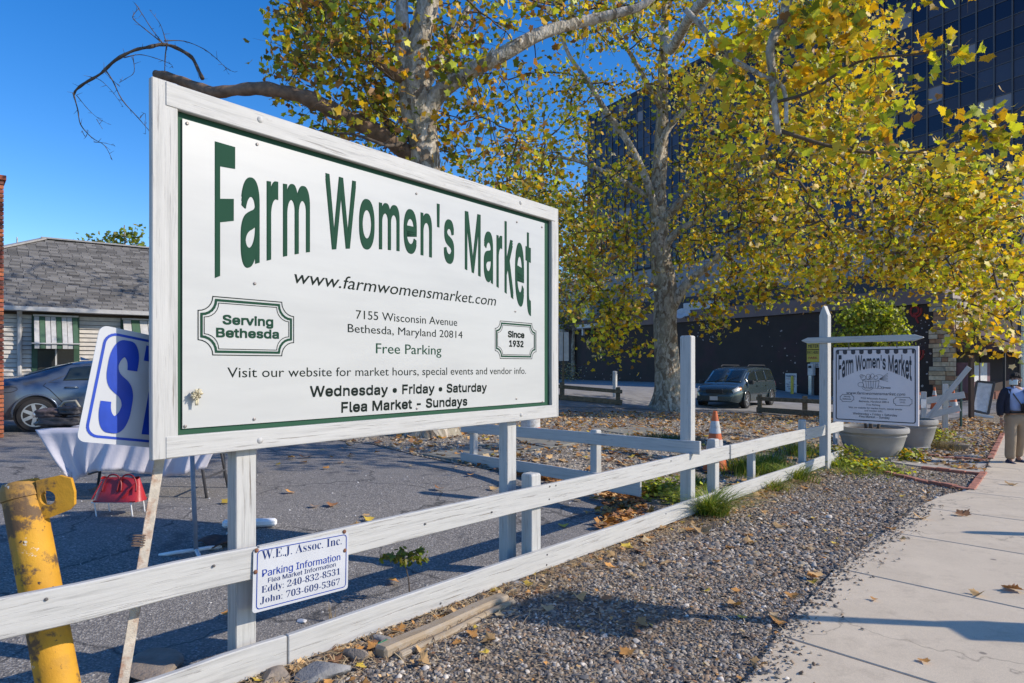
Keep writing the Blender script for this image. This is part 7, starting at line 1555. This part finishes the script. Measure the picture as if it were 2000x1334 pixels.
clump(1305, 862, 700, .20, .42, [(.09, .13, .03), (.14, .18, .04), (.06, .08, .02)], 'low dark green grass mound in the gravel yard behind the cross fence', 1., .007); clump(1668, 925, 480, .16, .32, GY, 'weedy grass in front of the wide planter', 1.); clump(1735, 922, 380, .15, .25, GY, 'yellow green weeds right of the wide planter', 1.); clump(1640, 915, 240, .2, .15, GC, 'dark weeds between gallows post and planter')
def weeds(px, py, n, r, h, mix, label, size=.05, name='weed_patch', cat='weeds', py_=None):
    b = G(px, py); c = np.array([(b.x + rs.normal(0, r), b.y + rs.normal(0, r), 0.) for _ in range(n)]); c[:, 2] = gzv(c[:, 0], c[:, 1]) + rs.uniform(.02, h, n)
    vs, fs, tn = leaf_cloud(c, size, mix, False, droop=1.5); o = np_mesh(name, vs, fs, LEAFM, None, tn, loc=(b.x, b.y, b.z)); return tag(o, label, cat)
weeds(1290, 968, 900, .22, .20, dict(green=6, lime=2, olive=2), 'leafy dark weeds behind the lower rail left of the tall post', .055); weeds(1340, 985, 300, .12, .1, dict(green=4, lime=3), 'low round leaved weeds at the foot of the tall post', .045)
weeds(1690, 915, 500, .30, .14, dict(green=5, lime=4, gold=1), 'leafy weeds at the foot of the wide planter', .07); weeds(1765, 900, 260, .18, .22, dict(green=4, lime=4, gold=3), 'yellow green seedlings right of the wide planter', .08); weeds(1640, 905, 260, .2, .3, dict(green=5, olive=3), 'dark ivy climbing between gallows post and planter', .07)
weeds(1826, 872, 1100, .24, .38, dict(green=3, olive=4, lime=2), 'small bushy plant right of the smaller planter', .05, 'small_bush', 'bush'); clump(1850, 880, 500, .34, .16, [(.25, .21, .16), (.33, .28, .22), (.16, .15, .08)], 'dry grey brown plant beside the small bush', .7, .004, 'dry plant')
weeds(1112, 745, 260, .5, 1.5, dict(brown=2, pale=3, olive=2), 'pale dry bush beside the double sign post', .16, 'dry_bush', 'bush')
# seedling growing behind the lower rail
sb = G(801, 1172); sd_ = empty('seedling', sb, 'young leafy seedling standing alone behind the lower rail', 'plant'); tpz = CZ - (1082 - HY) / FP * sb.y; H = tpz - sb.z
MB().tube([sb, sb + V((-.01, 0, H * .45)), sb + V((-.035, 0, H * .8)), sb + V((-.05, 0, H))], [.006, .005, .004, .002], 5).build('stem', TWIG, sd_); nn = []
for k in range(9):
    a = k * 2.4; q = sb + V((-.045, 0, H * (.80 + .02 * k))); e2 = q + V((.16 * math.cos(a), .12 * math.sin(a), .02)); MB().tube([q, q.lerp(e2, .5) + V((0, 0, .02)), e2], [.003, .002, .001], 4).build('leaf_stalk', TWIG, sd_); nn += [tuple(q.lerp(e2, t)) for t in (.35, .5, .65, .8, .9, 1.)]
leaf_parts(np.repeat(np.array(nn), 2, 0) + rng.normal(0, .014, (len(nn) * 2, 3)), .045, dict(green=5, olive=4), sd_, 120)
clump(650, 1215, 14, .16, .02, [(.4, .3, .18)], 'dry reddish stalk standing beside the parking information sign', .3, .002, 'dry plant', name='dry_stalk')
print('tris', sum(len(o.data.polygons) for o in bpy.data.objects if o.type == 'MESH'), 'objects', len(bpy.data.objects))
